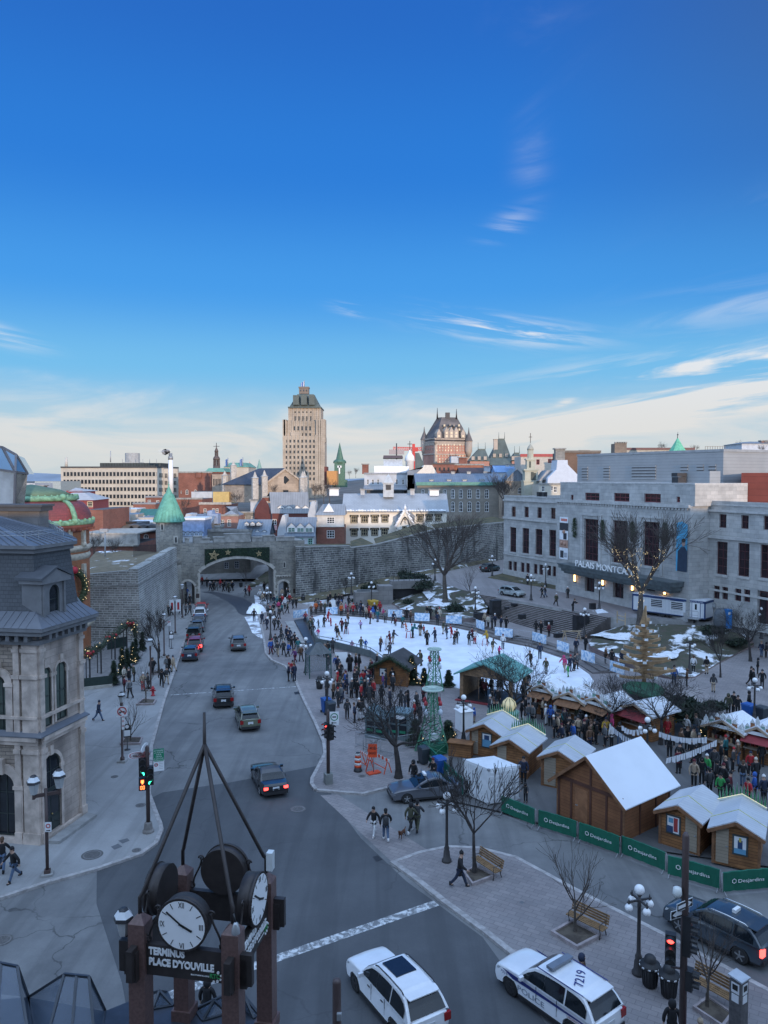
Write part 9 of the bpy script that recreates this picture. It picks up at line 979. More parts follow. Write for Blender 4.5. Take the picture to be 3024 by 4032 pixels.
mb.U('dome_ribs',k9,t);c=G('M',1275,985,.12);cj(MB().ak(c+UP*.5,(1.7,.8,1),-.35).ak(c+UP*1.03,(1.9,1,.06),-.35).U('wooden_counter',eh),'plain wooden counter beside the farthest front hut','counter');c=G('M',1300,770,.12);r=ae('market_tent','white market tent panel beside the globe lamp','tent',c);MB().ak(c+UP*.8,(1.1,1,1.6),.4).U('tent_wall',a6,r);mb=MB();q=[c+UP*1.6+Vx((cos(.4+a),sin(.4+a),0))*.9 for a in(.785,2.356,3.927,5.498)];mb.add(q+[c+UP*2.1],[(0,1,4),(1,2,4),(2,3,4),(3,0,4)]);mb.U('tent_roof',a6,r)
def cT(a,b,n,lab,lC=.25):
 a,b=Vx(a),Vx(b);mb=MB();d=b-a;d.z=0;d.normalize();P=lambda s:a.lerp(b,s)-UP*lC*4*s*(1-s);mb.aq([P(i/16)for i in ab(17)],.012,4);rr=RND(n)
 for i in ab(n):p=P((i+.5)/n);w,h=rr.uniform(.16,.22),rr.uniform(.34,.46);o=rr.uniform(-.08,.08);q=[p-d*w/2-UP*h+d*o,p+d*w/2-UP*h+d*o,p+d*w/2,p-d*w/2];mb.ext(q,Vx((-d.y,d.x,0))*.012,1)
 cj(mb.U('bunting',[aU,M('bunting_white',(.66,.68,.72),.7,aj=.05)]),lab,'bunting')
bz=lambda k,x,y,z:G(k,x,y,z);cT(bz('O',225,565,2.6),bz('O',445,718,2.6),12,'string of white paper flags behind the barn roof left end',.15);cT(bz('O',745,880,2.5),bz('O',1198,715,2.7),22,'long string of white paper flags over the market crowd',.12);cT(bz('O',335,582,2.5),bz('O',520,610,2.5),7,'short string of white paper flags in front of the red-awning stall');cT(bz('O',675,640,2.4),bz('O',1110,690,2.4),16,'string of white paper flags behind the long one');b=G(am,540,1140,.2);h=AT(am,538,425,b.y).z-b.z;t=ae('wooden_tree','tall spiral Christmas tree of stacked wooden beams with white ends','sculpture',b);jH=M('beam_wood',(.33,.215,.115),.75,aj=.25,vs=2.5);mb=MB().ah(b,[(.22,0),(.12,h*.9),(.05,h*.97)],8);mb.U('core_pole',jH,t);N=22
for i in ab(N):
 f=i/(N-1);z=.7+(h-2.2)*f;L=2.75*(1-f)**.9+.45;a=i*1.19+.4
 for s in(1,-1):
  if f>.85 and s<0:continue
  d=VC(a)*s;u=Vx((-d.y,d.x,0));mb=MB();n=6;q=lambda k,e,zz:b+d*(L*k/n)+u*e*(.2-.03*k/n)+UP*(z+zz+.28*(k/n)**2.2*L*.5)
  for k in ab(n):mb.aB([q(k,-1,0),q(k+1,-1,0),q(k+1,1,0),q(k,1,0),q(k,-1,.24),q(k+1,-1,.24),q(k+1,1,.24),q(k,1,.24)],0)
  mb.add([q(n,-1,0)+d*.01,q(n,1,0)+d*.01,q(n,1,.24)+d*.01,q(n,-1,.24)+d*.01],[(0,1,2,3)],1);mb.U('beam',[jH,M('beam_end_white',(.66,.68,.7),.6)],t)
for s in ab(3):d=Vx((cos(s*2.1+.5),sin(s*2.1+.5),0));MB().ext([b+UP*(h-1.9)+d*.5,b+UP*(h-1.7)+d*.06,b+UP*(h+.02)+d*.03,b+UP*(h-1.3)+d*.32],Vx((-d.y,d.x,0))*.12).U('top_fin',jH,t)
A_,B_=G(am,436,492,TZ),G(am,1088,592,TZ-.15);f=bZ(A_,B_);zf=TZ+.55;zt=AT(am,1088,388,B_.y).z;r=ae('office_trailer','long white site office trailer with dark blue trim','trailer',f.pt(f.L/2,TZ));dp=2.9;f.bx(MB(),0,f.L,zf,zt,-dp,0).U('body',BR('trailer_white',(.64,.66,.68),(.61,.63,.65),(.5,.52,.54),.4,40,.015,ds=0,aw=.08),r);NV=M('trailer_navy',(.015,.045,.14),.5);f.bx(f.bx(f.bx(f.bx(f.bx(MB(),-.04,f.L+.04,zt-.28,zt,-dp-.04,.05),-.04,.1,zf,zt,-.1,.05),f.L-.1,f.L+.04,zf,zt,-.12,.05),f.L-.1,f.L+.04,zf,zt,-dp-.04,-dp+.1),0,f.L+.02,zf-.08,zf+.02,-dp,.03).U('blue_trim',NV,r);mb=f.bx(MB(),-.05,f.L+.05,zt,zt+.06,-dp-.05,.06);mb.U(bK,M('trailer_roof',(.62,.65,.7),.6),r)
for x0,y0,x1,y1 in((598,358,712,445),(780,382,898,470)):
 o=f.bv(am,x0,y0,x1,y1);w_=f.bx(f.bx(MB(),o[0],o[1],o[2],o[3],0,.06),o[0],o[1],o[3],o[3]+.12,0,.1,1).U(cN,[SW,NV],r);mb=f.bx(MB(),o[0]+.1,o[1]-.1,o[2]+.12,o[3]-.1,.06,.07)
 for k in ab(5):z=o[2]+.2+(o[3]-o[2]-.35)*k/4;f.bx(mb,o[0]+.1,o[1]-.1,z-.03,z+.03,.07,.1,1)
 mb.U('pane',[aT,SW],w_)
o=f.bv(am,975,395,1046,580);d=f.bx(f.bx(f.bx(f.bx(MB(),o[0],o[1],zf+.02,o[3],0,.05),o[0]-.06,o[1]+.06,o[3],o[3]+.08,0,.07,1),o[0]-.05,o[0],zf,o[3],0,.06,1),o[1],o[1]+.05,zf,o[3],0,.06,1).U(dw,[SW,NV],r);f.bx(MB(),(o[0]+o[1])/2-.15,(o[0]+o[1])/2+.1,zf+1,zf+1.7,.05,.06).U('door_pane',aT,d);q=f.aQ(am,948,385);q2=f.aQ(am,1070,395);bS('phone_number','418 878-2733',SW,r,f.pt(q[0],zt-.22,.055),f.u.to_3d(),UP,size=.2,aW=max(.8,q2[0]-q[0]),ext=.004);MB().ak(f.pt(f.L+.12,zt-.7,-dp*.82),(.5,.6,.5),atan2(f.u.y,f.u.x)).U('air_conditioner',aK,r);mb=MB()
for tt in(.15,.45,.5,.85):f.bx(mb,f.L*tt-.1,f.L*tt+.1,TZ-.2,zf,-.4,-.2)
f.bx(mb,0,f.L,zf-.2,zf-.08,-dp,-.05).aq([f.pt(f.L*.42,TZ+.35,-.1),f.pt(f.L*.42,TZ+.35,-.4)],.36,12);mb.U('chassis',aU,r);mb=MB();t0,t1=o[0]-.35,o[1]+.2
for t_ in(t0,t1):mb.aC(f.pt(t_,TZ,1),f.pt(t_,zf+.95,1),.05)
f.bx(mb.aC(f.pt(t0,zf+.95,1),f.pt(t1,zf+.95,1),.05).aC(f.pt(t0,zf+.45,1),f.pt(t1,zf+.45,1),.04),t0,t1,zf-.1,zf-.02,0,1.05).aC(f.pt(t0,zf+.95,1),f.pt(t0,zf+.95,.05),.05);mb.U('entry_steps',aK,r);b=G(am,1296,625,TZ-.2);t=ae('portable_toilet','bright blue portable toilet beside the white trailer','toilet',b);MB().ak(b+UP*1.1,(.62,.7,2.2),.25).ak(b+UP*2.24,(.66,.74,.1),.25).U('cabin',M('toilet_blue',(.02,.16,.42),.5),t);MB().ak(b+UP*1.85+Vx((0,-.37,0)),(.3,.02,.3),.25).U('label_plate',SW,t);b=G(am,1245,615,TZ-.2);t=ae('generator','grey rounded generator under a cover beside the blue toilet','generator',b);MB().ah(b,[(.95,0),(1.05,.4),(1,1.6),(.7,2.2),(.1,2.35)],14,sx=1,sy=.8).U('cover',M('tarp_grey',(.1,.11,.12),.7,aj=.2),t);a=G(am,300,585,TZ);t=ae('wooden_platform','small timber platform rail left of the lit tree','platform',a);mb=MB()
for x,y0,y1 in((298,460,580),(370,485,600)):p=G(am,x,y1,TZ);mb.aC(p,p+UP*1.5,.12)
p,q=G(am,298,580,TZ),G(am,370,600,TZ);mb.aC(p+UP*1,q+UP*1,.1).aC(p+UP*.5,q+UP*.5,.1);mb.U('rail',M('raw_timber',(.38,.29,.19),.8),t);m_,n_,b_=cG('icy_print');ps=gX(n_);n_.lk(n_.mix(n_.cU(n_.noise(ps,3.2,4,.6),.42,.6),(.66,.72,.78),(.25,.42,.62)),b_.inputs[dn]);lj=[('J',368,440,503,420),('J',672,408,780,400),('J',1250,428,1385,432),('J',1498,462,1640,468),(ai,66,505,188,512),(ai,322,528,454,536),(ai,570,562,635,588),(ai,722,628,868,648),(ai,1028,668,1140,702),(ai,1230,742,1327,775),(ai,1428,826,1538,858),(am,2,918,96,950),(am,232,1012,364,1052)]
for i,(k,x0,y0,x1,y1)in enumerate(lj):
 a,b=G(k,x0,y0,.55),G(k,x1,y1,.55);f=bZ(a,b);r=ae('rink_barrier','white barrier cover with pale blue ice print round the rink',eE,f.pt(f.L/2,.55),0,'ice-printed barriers round the rink');f.bx(MB(),.02,f.L-.02,.55+.05,.55+1.12,-.06,.03).U('printed_cover',m_,r);mb=MB()
 for t in(.15,f.L-.15):mb.aq([f.pt(t,.5,.28),f.pt(t,.68,0),f.pt(t,.5,-.28)],.018,5).aC(f.pt(t,.6,-.01),f.pt(t,1.6,-.01),.03)
 mb.aC(f.pt(.15,.63,-.01),f.pt(f.L-.15,.63,-.01),.02);mb.U(gL,aK,r)
for k,x0,y0,x1,y1,lab in((ai,875,648,1020,668,'plain steel barrier between two ice-printed covers at the steps foot'),(am,100,952,225,1008,'plain steel barrier near the wooden spiral tree'),(ai,460,536,565,552,'plain steel barrier between ice covers below the mound'),('J',1245,395,1400,385,'plain steel barrier above the rink by the stair entrance')):ey(G(k,x0,y0,.55),G(k,x1,y1,.55),lab,cb='steel barriers above the rink')
bn=[G('J',x,y,.2)for x,y in[(470,440),(520,545),(575,680),(760,715),(960,765),(1085,800),(1200,880)]];t=ae('rink_boards','low glazed rink boards curving along the street side of the ice',eE,bn[2]);mb=MB();mg=MB()
for a,b in zip(bn,bn[1:]):mb.aB([a,b,b+Vx((.12,.12,0)),a+Vx((.12,.12,0)),a+UP*.75,b+UP*.75,b+UP*.75+Vx((.12,.12,0)),a+UP*.75+Vx((.12,.12,0))]).aC(a+UP*1.1,b+UP*1.1,.06)
for a in bn:mb.aC(a,a+UP*1.12,.07)
mb.U('board',M('rink_board_grey',(.11,.13,.13),.5,aj=.15),t)
for k,x,y,w,h,z,lab in((ai,727,460,1.5,2.2,.7,'tall black loudspeaker stack at the left foot of the steps'),(ai,1425,612,2,2.5,.35,'tall black loudspeaker stack at the right foot of the steps'),(ai,945,490,1,.6,1.15,'small black stage monitor in the middle of the steps'),(ai,1160,545,1.1,.7,1,'small black equipment case right on the lower steps'),(ai,595,500,1.6,1,.6,'low black speaker box at the left end of the walkway'),(ai,1245,640,1.3,.5,.15,'flat black case at the foot of the steps'),(ai,880,385,.8,.35,2,'black floodlight bar on the upper left steps'),(ai,820,410,.6,.3,1.8,'little black floodlight left on the upper steps'),(ai,1520,410,.8,.8,2.6,'black speaker cube at the top of the steps beside the snow')):
 b=G(k,x,y,z);r=ae('loudspeaker' if h>.65 else'stage_light',lab,'loudspeaker' if h>.65 else'stage light',b);MB().ak(b+UP*h/2,(w,.9 if h>1 else .5,h),.35).U('cabinet',aU,r);mb=MB();d=Vx((sin(.35),-cos(.35),0));n=2 if h>1 else 1
 for i in ab(n):c=b+UP*h*(i+.5)/n+d*(.46 if h>1 else .26);mb.ext([c+Vx((cos(.35),sin(.35),0))*cos(q*.524)*w*.36+UP*sin(q*.524)*h/n*.4 for q in ab(12)],d*.02)
 mb.U('grille',aG,r)
b=G(ai,1350,668,.15);t=ae('trestle_table','raw timber trestle beside the right loudspeaker stack','trestle',b);mb=MB()
for s in(-1,1):
 for e in(-1,1):mb.aC(b+Vx((s*.9+e*.3,0,0)),b+Vx((s*.9,0,1.2)),.1)
mb.aC(b+Vx((-1.2,0,1.2)),b+Vx((1.2,0,1.2)),.12);mb.U('timber_frame',aP['raw_timber'],t);a,b=G(ag,475,1530,.2),G(ag,640,1525,.2);f=bZ(a,b);r=ae('stair_entrance','grey stone stair entrance set into the planted mound','entrance',f.pt(f.L/2,.2));ka=BR('pale_panel_stone',(.25,.235,.225),(.22,.21,.2),(.14,.135,.13),1.6,.8,.02);f.bx(f.bx(f.bx(f.bx(MB(),-2.4,f.L,.1,2.2,-2.5,0),1.5,f.L,2.2,3.1,-2.5,0),f.L,f.L+7,2.4,3.7,-3.2,-1.2),f.L+5.5,f.L+7,.5,2.4,-3,-1.3).U('stone_wall',ka,r);f.bx(MB(),f.L,f.L+5.5,.5,2.38,-3,-2).U('dark_opening',aU,r);mb=MB()
for i in ab(8):f.bx(mb,f.L+.3+i*.9,f.L+.36+i*.9,3.7,4.5,-1.4,-1.34)
f.bx(mb,f.L+.3,f.L+6.6,4.45,4.5,-1.4,-1.34);mb.U('railing',aG,r);b=G(ag,428,1525,.2);cj(MB().ak(b+UP*1.1,(2.2,.5,2.4),.1).U('metal_panel',M('panel_grey',(.16,.17,.175),.5,.2)),'tall grey metal panel left of the stair entrance','panel')
for k,x,y,lab,w,h,c1 in(('J',735,345,'white A-frame board among the skaters gathering above the rink',.9,1.3,SW),('J',815,900,'A-frame poster board with colourful print beside the bus shelter',1.3,1.7,M('poster_print',(.4,.45,.25),.6,aj=.7,vs=2.2))):
 b=G(k,x,y,.12);n,u=bj(b);r=ae('sandwich_board',lab,bi,b);mb=MB()
 for s in(-1,1):q=[b+n*s*.35-u*w/2,b+n*s*.35+u*w/2,b+n*s*.04+u*w/2+UP*h,b+n*s*.04-u*w/2+UP*h];mb.ext(q,n*s*.03)
 mb.U('board',SW,r);mb=MB();v=(UP*h-n*.31).normalized();aS(mb,b+n*.22+UP*h*.5,w*.8,h*.7,(n+UP*.25).normalized(),u,0,.01,v);mb.U('poster',c1,r)
DK=[G('E',x,y,.125)for x,y in[(705,1690),(1055,1655),(1335,1370),(1310,1300),(900,1330),(700,1500)]];aJ(MB().bL([(p.x,p.y)for p in DK],0,.3).U('terrace_deck',M('deck_grey',(.2,.19,.185),.85,aj=.2,vs=2)));TF=[G('E',x,y,.3)for x,y in[(690,1692),(1050,1652),(1330,1372)]];r=ae('terrace_fence','low dark green fence round the cafe terrace','fence',TF[1]);mb=MB();kJ=M('dark_green_canvas',(.015,.03,.026),.7,aj=.2);mb.ext([TF[0],TF[1],TF[1]+UP*.95,TF[0]+UP*.95],(0,.05,0));mb.U('fence_panel',kJ,r);MB().aB([(v.x,v.y,z)for z in(.1,.42)for v in(TF[0]-Vx((0,.15,0)),TF[1]-Vx((0,.15,0)),TF[1]+Vx((0,.1,0)),TF[0]+Vx((0,.1,0)))]).U('fence_kerb',dY,r);mb=MB();q,w_=G('E',1000,1325,.3),G('E',1190,1290,.3);mb.ext([q,w_,w_+UP*1.2,q+UP*1.2],(0,.05,0));mb.U('rear_panel',kJ,r);gp=[(840,1600,1395),(945,1545,1320),(1075,1415,1210),(1185,1330,1120)];PG=[];r=ae('garland_pergola','black pergola posts carrying a lit fir garland with red bows','pergola',G('E',960,1545,.3))
for x,y0,y1 in gp:b=G('E',x,y0,.3);z=AT('E',x,y1,b.y).z;PG.append(Vx((b.x,b.y,z)));MB().aC(b,(b.x,b.y,z),.12).aC(b+Vx((-.45,.2,0)),(b.x-.45,b.y+.2,z),.08).aC((b.x-.45,b.y+.2,z),(b.x+.1,b.y,z),.08).U(bJ,aU,r)
mb=MB()
for a,b in zip(PG,PG[1:]):mb.aC(a,b,.1)
mb.aC(PG[0],PG[0]+Vx((-2.2,.6,0)),.08).aC(PG[3],PG[3]+Vx((-6,1,0)),.08);mb.U('beam',aU,r);mb=MB();rr=RND(12);gu=[PG[0]+Vx((-.3,0,.1))]+PG+[PG[-1]+Vx((.6,.6,0)),PG[-1]+Vx((.8,.7,-1.5))]
def eI(s):s=s*(len(gu)-1);i=min(int(s),len(gu)-2);return gu[i].lerp(gu[i+1],s-i)+UP*(.25+.35*sin(s*3.1)**2)
for i in ab(2600):p=eI(rr.random())+Vx((rr.gauss(0,.28),rr.gauss(0,.28),rr.gauss(0,.26)));d=GV(rr)*.17;e=GV(rr)*.06;mb.add([p-d,p+e,p+d],[(0,1,2)],rr.randint(0,1))
mb.aq([eI(i/30)for i in ab(31)],.2,6);g=mb.U('fir_garland',[M('pergola_fir',(.035,.05,.03),.9),M('pergola_fir_light',(.075,.085,.05),.9)]);cj(g,'fir garland with red bows and lights on the black pergola',e4)
for s in(.14,.2,.42,.5,.72,.8):mb=MB();p=eI(s)+Vx((.1,-.35,.1));mb.aV(p+Vx((-.16,0,.03)),.15,8,6).aV(p+Vx((.16,0,.03)),.15,8,6).aV(p,.08,6,5).aC(p,p+Vx((-.12,-.03,-.35)),.1,.03).aC(p,p+Vx((.12,-.03,-.35)),.1,.03);mb.U('red_bow',aP['red_ribbon'],g)
for i in ab(26):p=eI(rr.random())+Vx((rr.gauss(0,.25),-.3,rr.gauss(0,.2)));MB().aV(p,.035,5,3).U('fairy_light',M('pergola_bulb',(.9,.7,.35),.5,aj=0,dc=(1,.75,.4),es=2),g)
j7=M('bark',(.085,.07,.058),.9,aj=.3,vs=6,a5=.5,bs=30);ke=M('twig',(.075,.06,.052),.9,aj=.25,vs=3);cB=M('dark_bark',(.04,.034,.032),.9,aj=.3,vs=6)
def kh(seed,h,r0,aD):
 q=RND(seed);tr,cw=MB(),MB();ir=[];jM=dict(elm=.3,locust=.36,sapling=.34,street=.33)[aD];mx=dict(elm=5,locust=5,sapling=3,street=4)[aD];rm=dict(elm=.019,locust=.011,sapling=.006,street=.016)[aD]
 def br(p,d,L,r,dl,out):
  n=4 if dl<2 else 3;bn=[p];rs=[r];fZ=dict(elm=.1,locust=.24,sapling=.1,street=.14)[aD]*(.25 if dl==0 else 1)
  for i in ab(n):up=dict(elm=.06 if dl<3 else .02,locust=.02 if dl<4 else .1,sapling=.1,street=.1)[aD];d=(d+Vx((q.gauss(0,fZ),q.gauss(0,fZ),q.gauss(0,fZ*.6)+up))).normalized();bn.append(bn[-1]+d*L/n);rs.append(max(r*(1-.42*(i+1)/n),rm))
  (tr if dl==0 else cw).aq(bn,rs,(9,7,5,4,3,3,3)[dl],cap=dl==0)
  if dl>=mx:ir.append(bn[-1]);return
  k={0:dict(elm=6,locust=5,sapling=6,street=5)[aD],1:4,2:4,3:4,4:3}[dl]
  for i in ab(k):
   f=1 if dl==0 and aD!=cQ else 1 if i==0 else q.uniform(.3,1);j=min(int(f*n),n-1);b=bn[j].lerp(bn[j+1],f*n-j)if f<1 else bn[-1];a=q.uniform(0,6.283)+(i*6.283/k if dl==0 else 0);sp={0:dict(elm=.66,locust=.85,sapling=.6,street=.65)[aD]}.get(dl,dict(elm=.52,locust=.75,sapling=.6,street=.55)[aD])*q.uniform(.6,1.2)
   if i==0 and dl>0:sp*=.35
   if aD==cQ and dl==0 and(i==0):sp=.06
   x=d.orthogonal().normalized();y=d.cross(x);nd=(d*cos(sp)+(x*cos(a)+y*sin(a))*sin(sp)).normalized();br(b,nd,L*(dict(elm=1,locust=.85,sapling=.95,street=.85)[aD]if dl==0 else q.uniform(.58,.82)),rs[j+(f>=1)]*(.72 if i==0 or dl==0 else .5),dl+1,out)
 br(VZ(0),VZ(1),h*jM,r0,0,None);tr.ah((0,0,-.1),[(r0*1.5,0),(r0*1.15,.25),(r0,.6)],9,cap=False);return(tr,cw,ir)
ff={}
def iD(aD,ca,h,au,cb=None,rz=0,aj=0,r=None,bo=None):
 key=aD,aj
 if key not in ff:
  h0=dict(elm=13,locust=6.5,sapling=4,street=7)[aD];tr,cw,en=kh(31+7*aj+len(aD),h0,r or dict(elm=.42,locust=.19,sapling=.06,street=.13)[aD],aD);dG=max((v[2]for v in cw.v));sc=h0/dG
  for m_ in(tr,cw):m_.v=[(x*sc,y*sc,z*sc)for x,y,z in m_.v]
  t=ae('bare_tree',au,'tree',ca,rz,cb);tr.U('trunk',bo or j7,t,al=True);cw.U('crown',ke if bo is None else bo,t,al=True);t.scale=(h/h0,)*3;ff[key]=(t,h0,[e*sc for e in en]);return t
 t0,h0,en=ff[key];t=h2(t0,ca,rz,au,cb,h/h0)
 if eL in t and(not cb):del t[eL]
 return t
def jz(k,x,y0,p):return AT(k,x,y0,p.y).z-p.z
def dR(aD,k,x,y,eS,au,z=.12,**kw):p=G(k,x,y,z);return iD(aD,p,jz(k,x,eS,p),au,**kw)
dR('elm',ag,1020,1510,815,'big bare elm with spreading crown on the planted mound',1.5);lt=dR('elm',am,505,600,-480,'big bare tree wound with small lights in front of the concert hall',TZ-.1,aj=1);mb=MB();q=RND(5);tv=[v.co for ch in lt.children for v in ch.data.vertices if v.co.z<8.2 and hypot(v.co.x,v.co.y)<3.6 and(v.co.z>1)];lD=[v for v in tv if v.z<6.5]
for i in ab(240):p=q.choice(lD if i%2 else tv);mb.aV(p+Vx((q.gauss(0,.06),q.gauss(0,.06)-.12,q.gauss(0,.1))),.032,4,3)
o=mb.U('light_string',M('tree_bulb',(.9,.75,.4),.5,aj=0,dc=(1,.72,.36),es=.8),lt,al=True);o[cg]=cK;GL='crooked bare trees of the square';dR(dI,'M',765,1165,330,'widest crooked bare tree in front of the teal grey kiosks',cb=GL,bo=cB,r=.26);dR(dI,'N',545,880,95,'tall crooked tree beside the advertising column',cb=GL,aj=1,bo=cB);dR(dI,'O',225,690,95,'crooked tree behind the left end of the barn roof',cb=GL,aj=2,rz=1,bo=cB);dR(dI,'O',690,760,60,'crooked tree in front of the red-awning stall',cb=GL,aj=1,rz=2.2);dR(dI,'O',1168,800,320,'low crooked tree left of the lit stall',cb=GL,aj=2,rz=4);dR(ef,am,1230,1070,560,'slim bare tree on the paved walk right of the snowy lawn',cb=GL,bo=cB);dR(dI,am,1500,925,400,'bare tree at the right edge below the hall steps',cb=GL,rz=.7,aj=1);dR(ef,'Q',1232,800,-60,'tall thin-trunked crooked tree behind the walking man in black',.2,cb=GL,aj=6,rz=2.6,bo=cB);GS='slim young bare trees';dR(cQ,'P',537,985,440,'small bare young tree in the stone planter before the bench',.2,cb=GS);dR(cQ,'P',1305,1420,830,'small bare young tree beside the near traffic signal',.2,cb=GS,rz=2);dR(cQ,at,1068,655,290,'bare sapling in the planter behind the left lantern post',.2,cb=GS,rz=1);dR(cQ,'E',1362,1812,1430,'thin bare sapling in the snow-dusted planter near the hydrant',.2,cb=GS,rz=3);dR(ef,'E',1482,1545,900,'bare street tree in front of the left town wall',.2,cb=GS,rz=1.1);dR(cQ,ag,1198,1470,1250,'little bare tree on the mound right of the big elm',1.9,cb=GS,rz=4);dR(cQ,af,765,1760,1590,'thin bare tree seen through the gate arch',.4,cb=GS,rz=5);dR(ef,ag,295,1470,1315,'dark bushy leafless shrub tree below the right town wall',.2,cb=GS,rz=2.3,bo=cB);GB='bare trees among the old town houses'
for i,(k,x,y,yt,Y,aj,lab)in enumerate([(av,620,870,645,121,0,'left bare tree behind the left town wall'),(av,740,860,690,123,1,'right bare tree behind the left town wall'),(af,690,1175,985,190,0,'wide bare tree in front of the dark church roof'),(af,1000,1080,940,215,1,'bare tree against the tan church gable'),(af,1400,1110,905,230,0,'big bare tree right of the church gable'),(af,1330,1100,930,225,1,'bare tree beside the church pinnacles'),(ag,180,800,620,235,1,'bare tree left of the white hall chimney'),(ag,1440,880,575,180,0,'large bare tree in front of the stone convent right end'),(ao,45,500,235,176,1,'bare tree beside the cream bell tower'),(av,690,520,440,250,0,'small bare tree before the beige office slab'),(ao,1015,150,55,230,0,'bare tree left of the green pyramid roof'),(ao,1210,150,75,228,1,'bare tree right of the green pyramid roof'),(ao,1480,130,48,215,0,'bare tree at the right skyline'),(ao,1625,150,75,180,1,'bare tree at the far right skyline edge'),(af,1610,900,825,330,0,'distant bare tree right of the dark green spire'),(ag,370,610,535,300,1,'distant bare tree behind the orange chimney'),(av,1200,560,430,190,1,'reddish bare tree right of the green cone roof')]):p=AT(k,x,y,Y);iD(ef,p,AT(k,x,yt,Y).z-p.z,lab,GB,i*1.3,3+aj)
def eM(name,a,b):return[M(name+'_dark',a,.9,aj=.3,vs=4),M(name+'_light',b,.9,aj=.3,vs=4)]
lF=eM('juniper',(.014,.026,.017),(.035,.05,.03));ly=eM('fir',(.015,.028,.016),(.035,.052,.026));kI=cB
def bW(bn,h,au,n=900,name='juniper',bB='shrub',z=None,s=.28,cb=None):
 P=[p for p in bn];c=sum(P,Vx())/len(P);t=ae(name,au,bB,c,0,cb);mb=MB();q=RND(int(c.x*13+c.y*7));cl=[]
 for i in ab(26):w=[q.random()**1.5 for _ in P];p=sum((a*b for a,b in zip(P,w)),Vx())/sum(w);cl.append((p,q.uniform(.6,1.25)))
 for i in ab(n):p,k=q.choice(cl);R_=h*.62*k;v=Vx((q.gauss(0,1),q.gauss(0,1),abs(q.gauss(0,.8)))).normalized()*R_*q.random()**.4;v.z*=.8;p=p+v;d=(Vx((q.gauss(0,1),q.gauss(0,1),q.gauss(.3,.7))).normalized()+v.normalized()*.5).normalized()*s*q.uniform(.6,1.5);e=GV(q)*s*.35;mb.add([p-d,p-e,p+d,p+e],[(0,1,2,3)],0 if q.random()<.62 else 1)
 mb.U('foliage',lF,t);mb=MB()
 for p,k in cl[:8]:mb.aq([p-UP*.3,p+UP*h*.5],[.05,.02],4)
 mb.U('stem',cB,t)
def sp(k,L,z):return[G(k,x,y,z)for x,y in L]
bW(sp(ag,[(600,1330),(720,1310),(860,1320),(940,1370),(980,1420),(860,1440),(740,1400)],2.7),2.5,'large dark juniper mass behind the stair entrance',3600,s=.36);bW(sp(ag,[(380,1440),(470,1400),(560,1370),(600,1400)],1),1.8,'dark juniper bank left of the stair entrance',1800);bW(sp(ag,[(1020,1560),(1110,1530),(1190,1575),(1080,1590),(1040,1580)],1.1),1.7,'rounded dark juniper at the foot of the big elm',1300);bW(sp(ag,[(760,1500),(860,1530),(800,1560),(690,1510)],.9),.9,'low juniper on the mound beside the stair entrance',700);bW(sp(ag,[(330,1500),(420,1490),(370,1515)],.2),.7,'small snowy juniper left of the grey metal panel',400);bW(sp(ai,[(610,400),(650,390),(640,425)],1),.7,'small brown-green bush at the left edge of the steps',300);bW(sp(am,[(960,650),(1100,620),(1250,640),(1330,680),(1200,700),(1020,690)],1.9),1.3,'dark spreading juniper in front of the white trailer',1800);bW(sp(am,[(1290,760),(1400,770),(1500,740),(1420,800)],.9),1,'dark juniper at the right end of the snowy lawn',1000);bW(sp('O',[(780,470),(860,420),(960,480),(900,560),(800,540),(1020,440)],1.2),2.6,'tall dark evergreen thicket beside the red-awning stall',3200,s=.34);bW(sp('O',[(1080,450),(1180,420),(1260,430)],2),1,'dark evergreen boughs above the lit stall',1100)
def eC(p,h,r,au,cb=None,name='fir_tree',lights=0):
 t=ae(name,au,'tree',p,0,cb);q=RND(int(p.x*31+h*7));mb=MB();n=int(500+260*h)
 for i in ab(n):f=q.random()**1.25;z=h*(.06+.94*f);R_=r*(1-f)**.85*(.72+.28*cos(f*h*7))+.04;a=q.uniform(0,6.283);d=VC(a);p_=p+UP*z+d*R_*q.random()**.35;L=.16+.14*r;v=(d+UP*q.uniform(-.5,.15))*L;e=d.cross(UP)*L*.32;mb.add([p_-v*.5,p_-e,p_+v,p_+e],[(0,1,2,3)],0 if q.random()<.6 else 1)
 mb.U('foliage',ly,t);MB().aq([p,p+UP*h],[.03+.02*h,.01],6).U('trunk',cB,t)
 if lights:
  mb=MB()
  for i in ab(lights):f=q.random()*.9;a=q.uniform(3.2,6.2);mb.aV(p+UP*h*(.08+f*.9)+VC(a)*r*(1-f)**.85,.03,4,3)
  mb.U('light_string',aP['pergola_bulb'],t)[cg]=cK
GC='small conifers round the cafe terrace'
for x,y0,y1,lab in((1065,1645,1425,'nearest slim conifer at the corner of the cafe terrace'),(1140,1560,1290,'lit conifer second along the cafe terrace edge'),(1188,1510,1310,'conifer third along the cafe terrace edge'),(1240,1450,1250,'conifer fourth along the cafe terrace edge'),(1268,1420,1215,'conifer fifth along the cafe terrace edge'),(1330,1330,1155,'farthest slim conifer along the terrace edge')):p=G('E',x,y0,.2);eC(p,AT('E',x,y1,p.y).z-p.z,.48,lab,GC,'columnar_conifer',14 if y1 in(1290,1250)else 0)
